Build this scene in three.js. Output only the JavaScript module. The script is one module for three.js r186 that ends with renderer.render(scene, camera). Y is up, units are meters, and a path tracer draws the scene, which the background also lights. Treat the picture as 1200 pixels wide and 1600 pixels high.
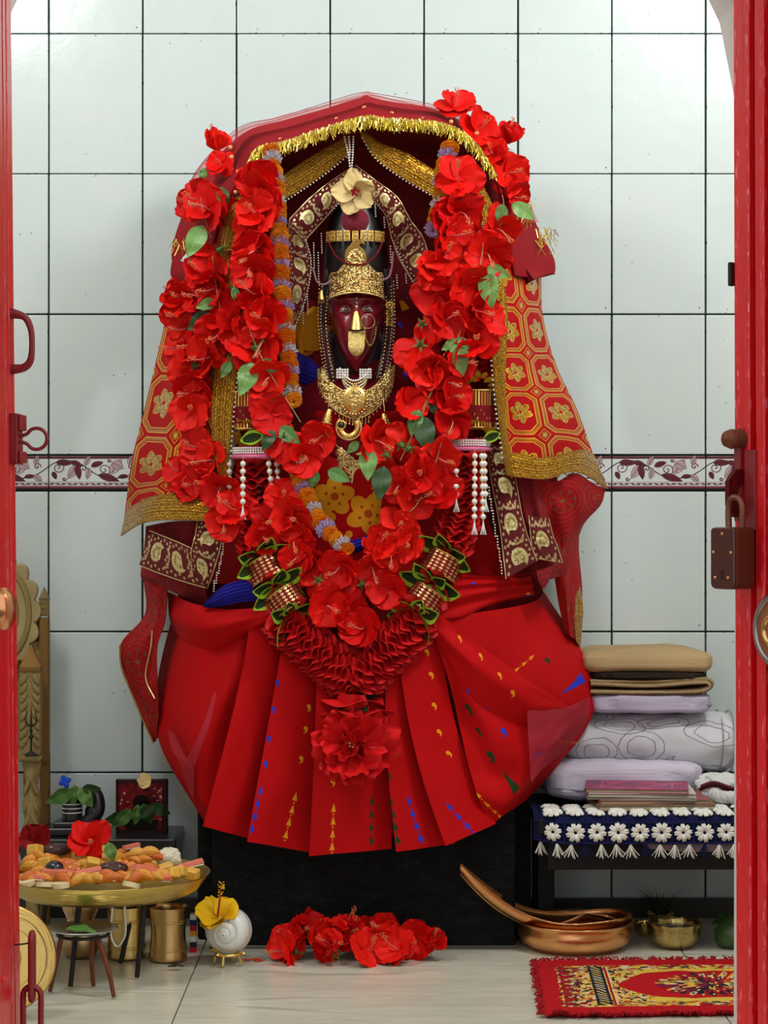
import * as THREE from 'three';
import { RoundedBoxGeometry } from 'three/addons/geometries/RoundedBoxGeometry.js';
import { mergeGeometries, mergeVertices } from 'three/addons/utils/BufferGeometryUtils.js';
import { RectAreaLightUniformsLib } from 'three/addons/lights/RectAreaLightUniformsLib.js';
import { ImprovedNoise } from 'three/addons/math/ImprovedNoise.js';

// ---------- camera, sky, lamps, exposure ----------
RectAreaLightUniformsLib.init();
const scene = new THREE.Scene();
const FOCAL = 3300, WALL_DIST = 4.5, EYE = 0.862;
const camera = new THREE.PerspectiveCamera(2 * Math.atan(800 / FOCAL) * 180 / Math.PI, 0.75, 0.1, 60);
camera.position.set(0, EYE, WALL_DIST);
camera.lookAt(0, EYE, 0);
const renderer = new THREE.WebGLRenderer({ antialias: true });
renderer.toneMapping = THREE.LinearToneMapping;
renderer.toneMappingExposure = 1.0;
renderer.shadowMap.enabled = true;
const SKY = new THREE.Color().setRGB(0.92, 0.97, 1.0).multiplyScalar(1.15);
scene.background = SKY;
const LAMPS = [   // x, y, z, width, height, colour, intensity: unseen lamps high inside the front wall, placed to light the shrine
  { x: 0.92, y: 2.28, z: 1.36, w: 0.34, h: 0.42, i: 42, c: [0.96, 1.0, 0.99] },
  { x: -1.02, y: 2.34, z: 1.36, w: 0.26, h: 0.36, i: 41, c: [0.96, 1.0, 0.99] },
];

// ---------- helpers ----------
let seedState = 12345;
function seed(s) { seedState = s | 0; }
function rnd() { seedState = (seedState + 0x6d2b79f5) | 0; let t = Math.imul(seedState ^ (seedState >>> 15), 1 | seedState); t = (t + Math.imul(t ^ (t >>> 7), 61 | t)) ^ t; return ((t ^ (t >>> 14)) >>> 0) / 4294967296; }
const rr = (a, b) => a + (b - a) * rnd();
const pick = (a) => a[Math.floor(rnd() * a.length)];
const V = (x, y, z) => new THREE.Vector3(x, y, z);
// a place read off the photograph, put at its own distance d in front of the tiled wall
const P = (px, py, d) => { const s = (WALL_DIST - d) / FOCAL; return V((px - 600) * s, EYE - (py - 800) * s, d); };
const PX = (n, d) => n * (WALL_DIST - d) / FOCAL;        // n photo pixels at distance d, in metres
const noiseGen = new ImprovedNoise();
const noise = (x, y, z = 0) => noiseGen.noise(x, y, z);
const lerp = (a, b, t) => a + (b - a) * t;
const clamp = (v, a = 0, b = 1) => Math.min(b, Math.max(a, v));
const smooth = (a, b, x) => { const t = clamp((x - a) / (b - a)); return t * t * (3 - 2 * t); };

const names = new Map();
function numbered(name) { const n = names.get(name) || 0; names.set(name, n + 1); return n ? name + '_' + String(n).padStart(3, '0') : name; }
function shade(o) { o.castShadow = true; o.receiveShadow = true; return o; }
function thing(name, label, category, pos = [0, 0, 0], group) {
  const o = new THREE.Group(); o.name = numbered(name); scene.add(o);
  if (pos.isVector3) o.position.copy(pos); else o.position.set(...pos);
  o.userData = { label, category }; if (group) o.userData.group = group;
  return o;
}
function single(name, label, category, geo, mat, group) {
  const o = shade(new THREE.Mesh(geo, mat)); o.name = numbered(name); scene.add(o);
  o.userData = { label, category }; if (group) o.userData.group = group;
  return o;
}
function structure(name, label, geo, mat) {
  const o = geo ? shade(new THREE.Mesh(geo, mat)) : new THREE.Group(); o.name = name; scene.add(o);
  o.userData = { label, category: name.split('_')[0], kind: 'structure' };
  return o;
}
function part(parent, name, geo, mat, label) {
  const o = shade(new THREE.Mesh(geo, mat)); o.name = name; parent.add(o);
  if (label) o.userData.label = label;
  return o;
}
function group(parent, name, label) { const o = new THREE.Group(); o.name = name; parent.add(o); if (label) o.userData.label = label; return o; }
// world-space geometry placed under a thing whose origin is elsewhere
function local(parent, geo) { const p = parent.position; return geo.translate(-p.x, -p.y, -p.z); }

function box(w, h, d, x = 0, y = 0, z = 0, r = 0) {
  const g = r ? new RoundedBoxGeometry(w, h, d, 2, r) : new THREE.BoxGeometry(w, h, d);
  return g.translate(x, y, z);
}
function clean(g) { const k = g.index ? g.toNonIndexed() : g; for (const n of Object.keys(k.attributes)) if (!['position', 'normal', 'uv'].includes(n)) k.deleteAttribute(n); return k; }
function join(list) { return mergeGeometries(list.map(clean), false); }
function tube(points, radius, seg = 40, rad = 8, closed = false) {
  const c = new THREE.CatmullRomCurve3(points.map((p) => (p.isVector3 ? p : V(...p))), closed);
  const g = new THREE.TubeGeometry(c, seg, 1, rad, closed);
  const pos = g.attributes.position, rf = typeof radius === 'function' ? radius : () => radius;
  for (let i = 0; i <= seg; i++) {
    const t = i / seg, cc = c.getPointAt(t), r = rf(t);
    for (let j = 0; j <= rad; j++) {
      const k = i * (rad + 1) + j;
      pos.setXYZ(k, cc.x + (pos.getX(k) - cc.x) * r, cc.y + (pos.getY(k) - cc.y) * r, cc.z + (pos.getZ(k) - cc.z) * r);
    }
  }
  g.computeVertexNormals();
  if (!closed) return capTube(g, c, seg, rad);
  return g;
}
function capTube(g, c, seg, rad) {
  const list = [clean(g)];
  for (const end of [0, seg]) {
    const pos = g.attributes.position, cen = c.getPointAt(end / seg), t = c.getTangentAt(end / seg).multiplyScalar(end ? 1 : -1);
    const p = [], n = [], u = [];
    for (let j = 0; j < rad; j++) {
      const a = end * (rad + 1) + j, b = a + 1, order = end ? [a, b] : [b, a];
      p.push(cen.x, cen.y, cen.z); for (const k of order) p.push(pos.getX(k), pos.getY(k), pos.getZ(k));
      for (let q = 0; q < 3; q++) { n.push(t.x, t.y, t.z); u.push(0.5, 0.5); }
    }
    const e = new THREE.BufferGeometry();
    e.setAttribute('position', new THREE.Float32BufferAttribute(p, 3)); e.setAttribute('normal', new THREE.Float32BufferAttribute(n, 3)); e.setAttribute('uv', new THREE.Float32BufferAttribute(u, 2));
    list.push(e);
  }
  return mergeGeometries(list, false);
}
function lathe(profile, seg = 40) { return new THREE.LatheGeometry(profile.map(([r, y]) => new THREE.Vector2(r, y)), seg); }
function ball(r, x = 0, y = 0, z = 0, w = 12, h = 8) { return new THREE.SphereGeometry(r, w, h).translate(x, y, z); }
function extrude(points, depth, bevel = 0, curve = 8) {
  const s = points instanceof THREE.Shape ? points : new THREE.Shape(points.map(([x, y]) => new THREE.Vector2(x, y)));
  return new THREE.ExtrudeGeometry(s, { depth, bevelEnabled: bevel > 0, bevelSize: bevel, bevelThickness: bevel, bevelSegments: 2, curveSegments: curve });
}
function catmull(a, b, c, d, t) { return 0.5 * ((2 * b) + (c - a) * t + (2 * a - 5 * b + 4 * c - d) * t * t + (3 * b - a - 3 * c + d) * t * t * t); }
function spline(list, t) {                               // list of equally long arrays, t in 0..1
  const n = list.length - 1, f = clamp(t) * n, i = Math.min(n - 1, Math.floor(f)), k = f - i;
  const a = list[Math.max(0, i - 1)], b = list[i], c = list[i + 1], d = list[Math.min(n, i + 2)];
  return b.map((_, j) => catmull(i ? a[j] : 2 * b[j] - c[j], b[j], c[j], i + 2 > n ? 2 * c[j] - b[j] : d[j], k));
}
// surface through fn(u, v) -> Vector3, given a thickness (a closed sheet of cloth, petal or leaf)
function sheet(fn, nu, nv, thick = 0, uvScale = [1, 1]) {
  const pos = [], uv = [], idx = [], W = nu + 1;
  for (let j = 0; j <= nv; j++) for (let i = 0; i <= nu; i++) { const p = fn(i / nu, j / nv); pos.push(p.x, p.y, p.z); uv.push(i / nu * uvScale[0], j / nv * uvScale[1]); }
  for (let j = 0; j < nv; j++) for (let i = 0; i < nu; i++) { const a = j * W + i, b = a + 1, c = a + W, d = c + 1; idx.push(a, c, b, b, c, d); }
  const g = new THREE.BufferGeometry();
  g.setAttribute('position', new THREE.Float32BufferAttribute(pos, 3)); g.setAttribute('uv', new THREE.Float32BufferAttribute(uv, 2)); g.setIndex(idx); g.computeVertexNormals();
  if (!thick) return g;
  const nrm = g.attributes.normal, N = W * (nv + 1);
  const p2 = pos.slice(), u2 = uv.slice(), id = idx.slice();
  for (let k = 0; k < N; k++) { p2.push(pos[3 * k] - nrm.getX(k) * thick, pos[3 * k + 1] - nrm.getY(k) * thick, pos[3 * k + 2] - nrm.getZ(k) * thick); u2.push(uv[2 * k], uv[2 * k + 1]); }
  for (let k = 0; k < idx.length; k += 3) id.push(idx[k] + N, idx[k + 2] + N, idx[k + 1] + N);
  const rim = []; for (let i = 0; i < nu; i++) { rim.push([i, i + 1]); rim.push([nv * W + i + 1, nv * W + i]); }
  for (let j = 0; j < nv; j++) { rim.push([(j + 1) * W, j * W]); rim.push([j * W + nu, (j + 1) * W + nu]); }
  for (const [a, b] of rim) id.push(a, b, a + N, b, b + N, a + N);
  const h = new THREE.BufferGeometry();
  h.setAttribute('position', new THREE.Float32BufferAttribute(p2, 3)); h.setAttribute('uv', new THREE.Float32BufferAttribute(u2, 2)); h.setIndex(id);
  const nn = []; for (let k = 0; k < N; k++) nn.push(nrm.getX(k), nrm.getY(k), nrm.getZ(k)); for (let k = 0; k < N; k++) nn.push(-nrm.getX(k), -nrm.getY(k), -nrm.getZ(k));
  h.setAttribute('normal', new THREE.Float32BufferAttribute(nn, 3));
  return h;
}
// cloth through rows of [px, py, d]; bend(u, v, p) may move the point
function clothFn(rows, bend) {
  return (u, v) => { const r = spline(rows.map((row) => spline(row, u)), v); const p = P(r[0], r[1], r[2]); return bend ? bend(u, v, p) || p : p; };
}
function cloth(rows, nu, nv, thick, bend, uvScale) { return sheet(clothFn(rows, bend), nu, nv, thick, uvScale); }

// ---------- textures and materials ----------
function canvasTex(w, h, draw, { srgb = true, repeat } = {}) {
  const c = document.createElement('canvas'); c.width = w; c.height = h; const x = c.getContext('2d'); draw(x, w, h);
  const t = new THREE.CanvasTexture(c); if (srgb) t.colorSpace = THREE.SRGBColorSpace; t.wrapS = t.wrapT = THREE.RepeatWrapping; t.magFilter = THREE.LinearFilter; t.anisotropy = 8;
  if (repeat) t.repeat.set(...repeat);
  return t;
}
function dataTex(w, h, fn, srgb = false) {
  const a = new Uint8Array(w * h * 4);
  for (let j = 0; j < h; j++) for (let i = 0; i < w; i++) { const c = fn(i / w, j / h, i, j); const k = 4 * (j * w + i); if (Array.isArray(c)) { a[k] = c[0]; a[k + 1] = c[1]; a[k + 2] = c[2]; } else a[k] = a[k + 1] = a[k + 2] = c; a[k + 3] = 255; }
  const t = new THREE.DataTexture(a, w, h); t.wrapS = t.wrapT = THREE.RepeatWrapping; t.magFilter = THREE.LinearFilter; t.needsUpdate = true; if (srgb) t.colorSpace = THREE.SRGBColorSpace;
  return t;
}
const lin = (r, g, b) => new THREE.Color().setRGB(r, g, b);
function std(color, rough = 0.6, metal = 0, extra = {}) { return new THREE.MeshPhysicalMaterial({ specularIntensity: 0.45, color: color instanceof THREE.Color ? color : new THREE.Color(color), roughness: rough, metalness: metal, side: THREE.DoubleSide, ...extra }); }
function phys(color, rough = 0.6, metal = 0, extra = {}) { return new THREE.MeshPhysicalMaterial({ color: color instanceof THREE.Color ? color : new THREE.Color(color), roughness: rough, metalness: metal, side: THREE.DoubleSide, ...extra }); }
const weave = dataTex(128, 128, (u, v, i, j) => 128 + 60 * Math.sin(i * Math.PI / 2) * (j % 4 < 2 ? 1 : -1) + 40 * (rnd() - 0.5));
const grit = dataTex(256, 256, (u, v) => 128 + 90 * noise(u * 24, v * 24, 3) + 50 * noise(u * 70, v * 70, 7));
const creases = dataTex(256, 256, (u, v) => 128 + 70 * noise(u * 5, v * 3 + 0.6 * noise(u * 6, v * 2, 1), 3) + 50 * noise(u * 14, v * 5, 6) + 16 * noise(u * 50, v * 40, 2));
const M = {
  gold: std(lin(0.83, 0.56, 0.16), 0.28, 1, { bumpMap: grit, bumpScale: 0.0004 }),
  goldGapShade: std(lin(0.30, 0.17, 0.04), 0.5, 1),  // darkened plate gold stands in for shade between the filigree grains
  goldPale: std(lin(0.86, 0.66, 0.30), 0.3, 1),
  brass: std(lin(0.66, 0.46, 0.17), 0.24, 1),
  copper: std(lin(0.72, 0.33, 0.15), 0.24, 1),
  iron: std(lin(0.035, 0.030, 0.028), 0.55, 0.6),
  steel: std(lin(0.78, 0.78, 0.74), 0.36, 1),
  black: phys(lin(0.010, 0.010, 0.011), 0.3, 0, { clearcoat: 0.4, clearcoatRoughness: 0.3 }),
  white: std(lin(0.78, 0.77, 0.74), 0.55),
  pearl: phys(lin(0.82, 0.78, 0.72), 0.25, 0, { clearcoat: 0.6 }),
  red: std(lin(0.50, 0.010, 0.012), 0.75),
  darkred: std(lin(0.13, 0.004, 0.008), 0.8),
  green: std(lin(0.10, 0.22, 0.055), 0.5),
};
// ---------- the room ----------
const TILE_W = 0.2, TILE_H = 0.3, GAP = 0.0035;
const rowY = (py) => EYE - (py - 800) / (FOCAL / WALL_DIST);
const colX = (px) => (px - 600) / (FOCAL / WALL_DIST);
function tileTexture(s) {
  seed(s);
  return canvasTex(256, 384, (x, w, h) => {
    x.fillStyle = '#d0dddc'; x.fillRect(0, 0, w, h);
    for (let i = 0; i < 60; i++) { x.fillStyle = `rgba(${pick(['205,214,214', '224,226,222', '212,222,218'])},0.10)`; x.beginPath(); x.ellipse(rr(0, w), rr(0, h), rr(15, 60), rr(15, 70), rr(0, 3), 0, 7); x.fill(); }
    for (let i = 0; i < 5; i++) { x.fillStyle = `rgba(40,48,50,${rr(0.4, 0.9)})`; x.beginPath(); x.ellipse(rr(0, w), rr(0, h), rr(0.7, 1.8), rr(0.7, 2.4), rr(0, 3), 0, 7); x.fill(); }
    x.fillStyle = 'rgba(48,66,62,0.8)';                   // grout smeared over the edges
    for (let i = 0; i < 10; i++) { const e = rnd() < 0.5; x.beginPath(); if (e) x.ellipse(pick([1, w - 1]), rr(0, h), rr(1, 2.5), rr(2, 8), 0, 0, 7); else x.ellipse(rr(0, w), pick([1, h - 1]), rr(2, 8), rr(1, 2), 0, 0, 7); x.fill(); }
  });
}
const tileBump = dataTex(128, 192, (u, v) => 128 + 100 * noise(u * 5, v * 7, 1) + 25 * noise(u * 22, v * 30, 4));
const tileMats = [11, 22, 33, 44].map((s) => phys('#ffffff', 0.16, 0, { map: tileTexture(s), bumpMap: tileBump, bumpScale: 0.0006, side: THREE.FrontSide }));
function tileUV(g, w, h) { const p = g.attributes.position, uv = g.attributes.uv; for (let i = 0; i < p.count; i++) uv.setXY(i, p.getX(i) / w + 0.5, p.getY(i) / h + 0.5); return g; }
const tileGeo = tileUV(new RoundedBoxGeometry(TILE_W - GAP, TILE_H - GAP, 0.009, 1, 0.0018), TILE_W, TILE_H);
const grout = std('#2f3d39', 0.9, 0, { bumpMap: grit, bumpScale: 0.001 });

const wallBack = structure('wall_back', 'back wall of pale glossy tiles with a printed border row', box(2.7, 2.85, 0.2, 0, 1.325, -0.1065), grout);
const rowsOfTiles = [[rowY(1427), 1207], [rowY(1207), 987], [rowY(987), 766], [rowY(711), 491], [rowY(491), 272], [rowY(272), 53], [rowY(53), -167], [rowY(-167), -387], [rowY(-387), -607]];
seed(5);
for (const [y0] of rowsOfTiles) for (let c = -5; c <= 11; c++) {
  const x = colX(76 + 146.67 * c) - 0.1; if (Math.abs(x) > 1.3) continue;
  const t = part(wallBack, 'tile', tileGeo, pick(tileMats));
  t.position.set(x + rr(-0.0005, 0.0005), y0 + TILE_H / 2, -0.0045 + rr(-0.0006, 0.0006));
}
// printed scroll border
function leafPath(x, cx, cy, len, wid, ang, fill, line) {
  x.save(); x.translate(cx, cy); x.rotate(ang); x.fillStyle = fill; x.strokeStyle = line; x.lineWidth = 2.2; x.beginPath(); x.moveTo(0, 0);
  x.bezierCurveTo(len * 0.2, -wid, len * 0.7, -wid * 0.8, len, 0); x.bezierCurveTo(len * 0.7, wid * 0.5, len * 0.3, wid * 0.8, 0, 0); x.fill(); x.stroke();
  x.lineWidth = 1.4; for (let i = 1; i < 4; i++) { x.beginPath(); x.moveTo(len * 0.1, 0); x.quadraticCurveTo(len * 0.4, -wid * 0.25 * (i - 1.5), len * 0.85, wid * 0.12 * (2 - i)); x.stroke(); }
  x.restore();
}
function curl(x, cx, cy, r, turns, start, dir, lw, col) {
  x.strokeStyle = col; x.lineWidth = lw; x.lineCap = 'round'; x.beginPath();
  for (let i = 0; i <= 60; i++) { const t = i / 60, a = start + dir * t * turns * 6.283, q = r * (1 - t * 0.9); const X = cx + Math.cos(a) * q, Y = cy + Math.sin(a) * q; if (i) x.lineTo(X, Y); else x.moveTo(X, Y); }
  x.stroke();
}
const borderTex = canvasTex(512, 192, (x, w, h) => {
  x.fillStyle = '#d6dcda'; x.fillRect(0, 0, w, h);
  x.fillStyle = '#1a0d10'; x.fillRect(0, 0, w, 5); x.fillStyle = '#6b2a33'; x.fillRect(0, 5, w, 10); x.fillStyle = '#1a0d10'; x.fillRect(0, 15, w, 3);
  const dk = '#2a1017', mr = '#6a2632', pk = '#c3a7ad';
  x.strokeStyle = dk; x.lineWidth = 5; x.beginPath(); x.moveTo(0, 62); x.bezierCurveTo(60, 15, 130, 20, 190, 55); x.bezierCurveTo(240, 90, 260, 120, 330, 128); x.bezierCurveTo(400, 132, 450, 115, 512, 62); x.stroke();
  curl(x, 52, 68, 34, 1.4, -1.2, 1, 7, dk); curl(x, 52, 68, 32, 1.3, -1.2, 1, 4, pk);
  curl(x, 302, 80, 34, 1.4, 1.2, -1, 7, dk); curl(x, 302, 80, 32, 1.3, 1.2, -1, 4, pk);
  curl(x, 190, 74, 20, 1.2, 3, 1, 5, dk); curl(x, 450, 62, 20, 1.2, 0, -1, 6, mr);
  leafPath(x, 40, 40, 90, 30, 0.05, mr, dk); leafPath(x, 120, 36, 66, 26, 0.35, mr, dk);
  leafPath(x, 150, 52, 90, 38, 2.1, pk, dk); leafPath(x, 150, 52, 84, 30, 1.35, mr, dk);
  leafPath(x, 200, 56, 62, 24, -1.1, pk, dk); leafPath(x, 232, 62, 70, 26, -0.35, mr, dk);
  leafPath(x, 220, 70, 64, 26, 1.75, pk, dk); leafPath(x, 270, 110, 120, 34, 0.3, mr, dk);
  leafPath(x, 340, 104, 100, 44, -0.95, pk, dk); leafPath(x, 345, 40, 70, 40, 0.5, pk, dk); leafPath(x, 380, 122, 60, 20, -0.1, mr, dk);
  leafPath(x, 430, 110, 60, 28, 0.75, pk, dk); leafPath(x, 440, 55, 60, 24, -1.3, pk, dk); leafPath(x, 20, 92, 46, 22, 1.1, mr, dk); leafPath(x, 0, 90, 40, 20, 2.6, pk, dk);
  curl(x, 85, 132, 12, 1.1, 0, 1, 6, mr); curl(x, 330, 28, 11, 1.1, 0, 1, 6, mr);
  x.fillStyle = '#a39aa0'; x.fillRect(0, 146, w, 2); x.fillStyle = '#c7c4c6'; x.fillRect(0, 148, w, 24);
  for (let i = 0; i < 8; i++) { curl(x, i * 64 + 18, 162, 8, 1, 3, 1, 4, dk); curl(x, i * 64 + 50, 158, 8, 1, 0, 1, 4, mr); x.strokeStyle = mr; x.lineWidth = 3; x.beginPath(); x.moveTo(i * 64, 166); x.quadraticCurveTo(i * 64 + 32, 146, i * 64 + 64, 166); x.stroke(); }
  x.fillStyle = '#7b3a44'; x.fillRect(0, 172, w, 12); x.fillStyle = '#1a0d10'; x.fillRect(0, 184, w, 8);
});
const borderGeo = tileUV(new RoundedBoxGeometry(TILE_W - GAP * 0.6, 0.0725, 0.009, 1, 0.0015), TILE_W, 0.0725);
const borderMat = phys('#ffffff', 0.18, 0, { map: borderTex, bumpMap: tileBump, bumpScale: 0.0004, side: THREE.FrontSide });
for (let c = -5; c <= 11; c++) {
  const x = colX(76 + 146.67 * c) - 0.1; if (Math.abs(x) > 1.3) continue;
  part(wallBack, 'border_tile', borderGeo, borderMat, 'printed border tile with maroon leaf scrolls').position.set(x, (rowY(711) + rowY(766)) / 2, -0.0045);
}
structure('baseboard_back', 'black skirting strip along the tiled wall', box(2.6, 0.042, 0.018, 0, 0.021, 0.009, 0.002), M.black);

// side walls, ceiling, front wall with an arched opening
const plaster = std('#d9d4cb', 0.85, 0, { bumpMap: grit, bumpScale: 0.0015 });
structure('wall_left', 'plain plaster wall left of the shrine', box(0.2, 2.85, 1.9, -1.4, 1.325, 0.75), plaster);
structure('wall_right', 'plain plaster wall right of the shrine', box(0.2, 2.85, 1.9, 1.4, 1.325, 0.75), plaster);
structure('ceiling', 'plain white ceiling over the shrine', box(3.0, 0.15, 2.0, 0, 2.825, 0.7), plaster);
const archPts = [[-0.525, -0.1], [-0.537, 1.58], [-0.526, 1.603], [-0.46, 1.72], [-0.36, 1.86], [-0.2, 1.98], [0, 2.06], [0.19, 1.98], [0.31, 1.86], [0.40, 1.72], [0.4665, 1.600], [0.4815, 1.569], [0.4835, 1.563], [0.5003, 1.479], [0.5035, 1.46], [0.506, 1.3], [0.503, -0.1]];
const frontShape = new THREE.Shape([[-1.5, -0.1], [-1.5, 2.75], [1.5, 2.75], [1.5, -0.1]].map(([a, b]) => new THREE.Vector2(a, b)));
frontShape.holes.push(new THREE.Path(archPts.map(([a, b]) => new THREE.Vector2(a, b))));
structure('wall_front', 'plastered front wall with an arched doorway', new THREE.ExtrudeGeometry(frontShape, { depth: 0.12, bevelEnabled: false }).translate(0, 0, 1.46), std('#d8d6cf', 0.7, 0, { bumpMap: grit, bumpScale: 0.001 }));

// lamps out of view above the doorway, lighting the tiles and the idol
for (const L of LAMPS) {
  const t = thing('unseen_wall_lamp', L.x > 0 ? 'unseen lamp panel high on the front wall, right of the doorway' : 'unseen lamp panel high on the front wall, left of the doorway', 'lamp', [L.x, L.y, L.z]);
  part(t, 'housing', box(L.w + 0.03, L.h + 0.03, 0.06, 0, 0, 0.06, 0.008), M.white);
  part(t, 'diffuser', box(L.w, L.h, 0.01, 0, 0, 0.027, 0.003), std('#ffffff', 0.5, 0, { emissive: lin(...L.c), emissiveIntensity: 3.0 }));
  t.lookAt(V(0, 0.9, 0).multiplyScalar(1)); t.rotateY(Math.PI);
  const l = new THREE.RectAreaLight(lin(...L.c), L.i, L.w, L.h); l.name = 'lamp_light'; l.position.set(0, 0, 0.0); t.add(l); l.castShadow = true;
}

// marble floor: each slab a piece
const marble = (s) => { seed(s); const ox = rr(0, 50); return dataTex(512, 512, (u, v) => {
  const a = noise(u * 3 + ox, v * 9, 2), b = noise(u * 10 + ox, v * 40, 5), c = noise(u * 30, v * 90 + ox, 8), vein = smooth(0.10, 0.0, Math.abs(noise(u * 2 + ox, v * 14 + 0.8 * a, 11)));
  const k = 1 + 0.06 * a + 0.05 * b + 0.03 * c - 0.14 * vein * smooth(-0.1, 0.5, a);
  const w = smooth(0.15, 0.6, b) * 0.10;
  return [clamp(212 * k + 8 * w, 0, 255), clamp((208 - 18 * w) * k, 0, 255), clamp((190 - 60 * w) * k, 0, 255)]; }, true); };
const floorMats = [71, 72, 73].map((s) => phys('#ffffff', 0.26, 0, { map: marble(s), side: THREE.FrontSide }));
const floor = structure('floor', 'pale marble slab floor with thin dark joints', box(3.2, 0.2, 2.6, 0, -0.107, 1.15), std('#4a4a40', 0.9));
structure('ground_unseen', 'unseen surface outside the shrine door, blocks light from below', box(16, 0.2, 14, 0, -0.115, 9.3), std('#6f6a5f', 0.9, 0, { bumpMap: grit, bumpScale: 0.002 }));  // out of view, kept dark to cut the light rising from below
const xs = [-1.30, -0.358, 0.585, 1.3];
for (let i = 0; i < 3; i++) {
  const zs = i === 0 ? [0, 0.70, 1.6, 2.45] : [0, i === 1 ? 0.99 : 0.42, i === 1 ? 1.7 : 1.36, 2.45];
  for (let j = 0; j < 3; j++) {
    const w = xs[i + 1] - xs[i] - 0.0025, l = zs[j + 1] - zs[j] - 0.0025;
    const g = box(w, 0.012, l, 0, 0, 0, 0.001); const p = g.attributes.position, uv = g.attributes.uv; for (let k = 0; k < p.count; k++) uv.setXY(k, p.getX(k) * 1.0 + i * 0.37, p.getZ(k) + j * 0.41);
    part(floor, 'floor_slab', g, floorMats[(i + j) % 3]).position.set((xs[i] + xs[i + 1]) / 2, -0.006, (zs[j] + zs[j + 1]) / 2);
  }
}
// ---------- red door leaves ----------
function paintTex(s) {
  seed(s);
  return canvasTex(512, 1024, (x, w, h) => {
    x.fillStyle = '#d8020e'; x.fillRect(0, 0, w, h);
    for (let i = 0; i < 420; i++) { x.fillStyle = `rgba(${pick(['176,0,10', '225,10,22', '150,0,14', '205,8,40'])},0.22)`; x.fillRect(rr(0, w), rr(0, h), rr(2, 9), rr(20, 200)); }
    for (let i = 0; i < 1500; i++) { x.fillStyle = `rgba(${pick(['240,120,125', '246,160,160', '225,70,85'])},${rr(0.25, 0.7)})`; const c = pick([112, 150, 152, 198, 222, 224, 360, 470]); x.beginPath(); x.ellipse(c + (rnd() - 0.5) * 16, rr(0, h), rr(0.8, 3), rr(1.2, 7), 0, 0, 7); x.fill(); }
  });
}
const doorPaint = [phys('#ffffff', 0.34, 0, { map: paintTex(301), bumpMap: grit, bumpScale: 0.0012, clearcoat: 0.5, clearcoatRoughness: 0.25 }), phys('#ffffff', 0.34, 0, { map: paintTex(302), bumpMap: grit, bumpScale: 0.0012, clearcoat: 0.5, clearcoatRoughness: 0.25 })];
const rust = std('#7a4630', 0.5, 0.5, { bumpMap: grit, bumpScale: 0.001 });
const redIron = phys('#8c0a14', 0.42, 0, { bumpMap: grit, bumpScale: 0.0012, clearcoat: 0.3 });
function plankUV(g) { const p = g.attributes.position, n = g.attributes.normal, uv = g.attributes.uv; for (let i = 0; i < p.count; i++) uv.setXY(i, (Math.abs(n.getX(i)) > 0.6 ? p.getZ(i) : p.getX(i)) * 3.2 + 0.2, p.getY(i) * 0.7); return g; }
// leaf in its own frame: far edge at z = 0, running to +z (towards the camera), seen face at +x
function doorLeaf(name, label, mat, strips) {
  const leaf = structure(name, label);
  for (const [z0, z1, proud, nm] of strips) part(leaf, nm, plankUV(box(0.03 + proud, 2.25, z1 - z0, -0.015 + proud / 2, 1.13, (z0 + z1) / 2, 0.003)), mat);
  return leaf;
}
const strips = [[0, 0.030, 0.004, 'stile'], [0.030, 0.042, -0.006, 'groove_strip'], [0.042, 0.060, 0.006, 'moulding'], [0.060, 0.072, -0.004, 'groove_strip'], [0.072, 0.40, 0.008, 'panel']];
const leafL = doorLeaf('door_1', 'red painted wooden door leaf carrying the loop handle', doorPaint[0], strips);
leafL.position.set(-0.5035, 0, 1.585); leafL.rotation.set(0, -0.06, 0.0096);
const leafR = doorLeaf('door_2', 'red painted wooden door leaf carrying the padlock', doorPaint[1], strips.map(([a, b, c, n]) => [a * 1.0, b * 1.0, c, n]));
leafR.scale.x = -1; leafR.position.set(0.489, 0, 1.585); leafR.rotation.set(0, 0.62, 0.0044);

// loop handle on the left leaf (bent flat strap)
function strap(points, wide, thick, seg = 40) {
  const c = new THREE.CatmullRomCurve3(points.map((p) => V(...p)), false, 'centripetal');
  const list = []; const up = V(0, 0, 1);
  return sheet((u, v) => {
    const p = c.getPointAt(v), t = c.getTangentAt(v), n = V().crossVectors(t, up).normalize(), k = u * 4, e = Math.floor(k) % 4, f = k - Math.floor(k), q = [[-1, -1], [1, -1], [1, 1], [-1, 1], [-1, -1]];
    const a = lerp(q[e][0], q[e + 1][0], f), b = lerp(q[e][1], q[e + 1][1], f);
    return p.clone().addScaledVector(up, a * wide / 2).addScaledVector(n, b * (typeof thick === 'function' ? thick(v) : thick) / 2);
  }, 8, seg);
}
const handle = part(leafL, 'loop_handle', strap([[-0.004, EYE + 0.272, 0.02], [0.012, EYE + 0.271, 0.02], [0.024, EYE + 0.266, 0.02], [0.031, EYE + 0.252, 0.02], [0.033, EYE + 0.232, 0.02], [0.030, EYE + 0.206, 0.02], [0.022, EYE + 0.198, 0.02], [0.010, EYE + 0.196, 0.02], [-0.004, EYE + 0.196, 0.02]], 0.012, (v) => 0.0055 + 0.012 * Math.pow(Math.abs(v * 2 - 1), 2.2), 48), redIron);
const latch = part(leafL, 'latch_plate', plankUV(join([box(0.014, 0.07, 0.035, 0.008, EYE + 0.1, 0.018, 0.002), box(0.006, 0.022, 0.03, 0.018, EYE + 0.122, 0.018, 0.002), box(0.006, 0.016, 0.03, 0.018, EYE + 0.075, 0.018, 0.002)])), redIron);
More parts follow.
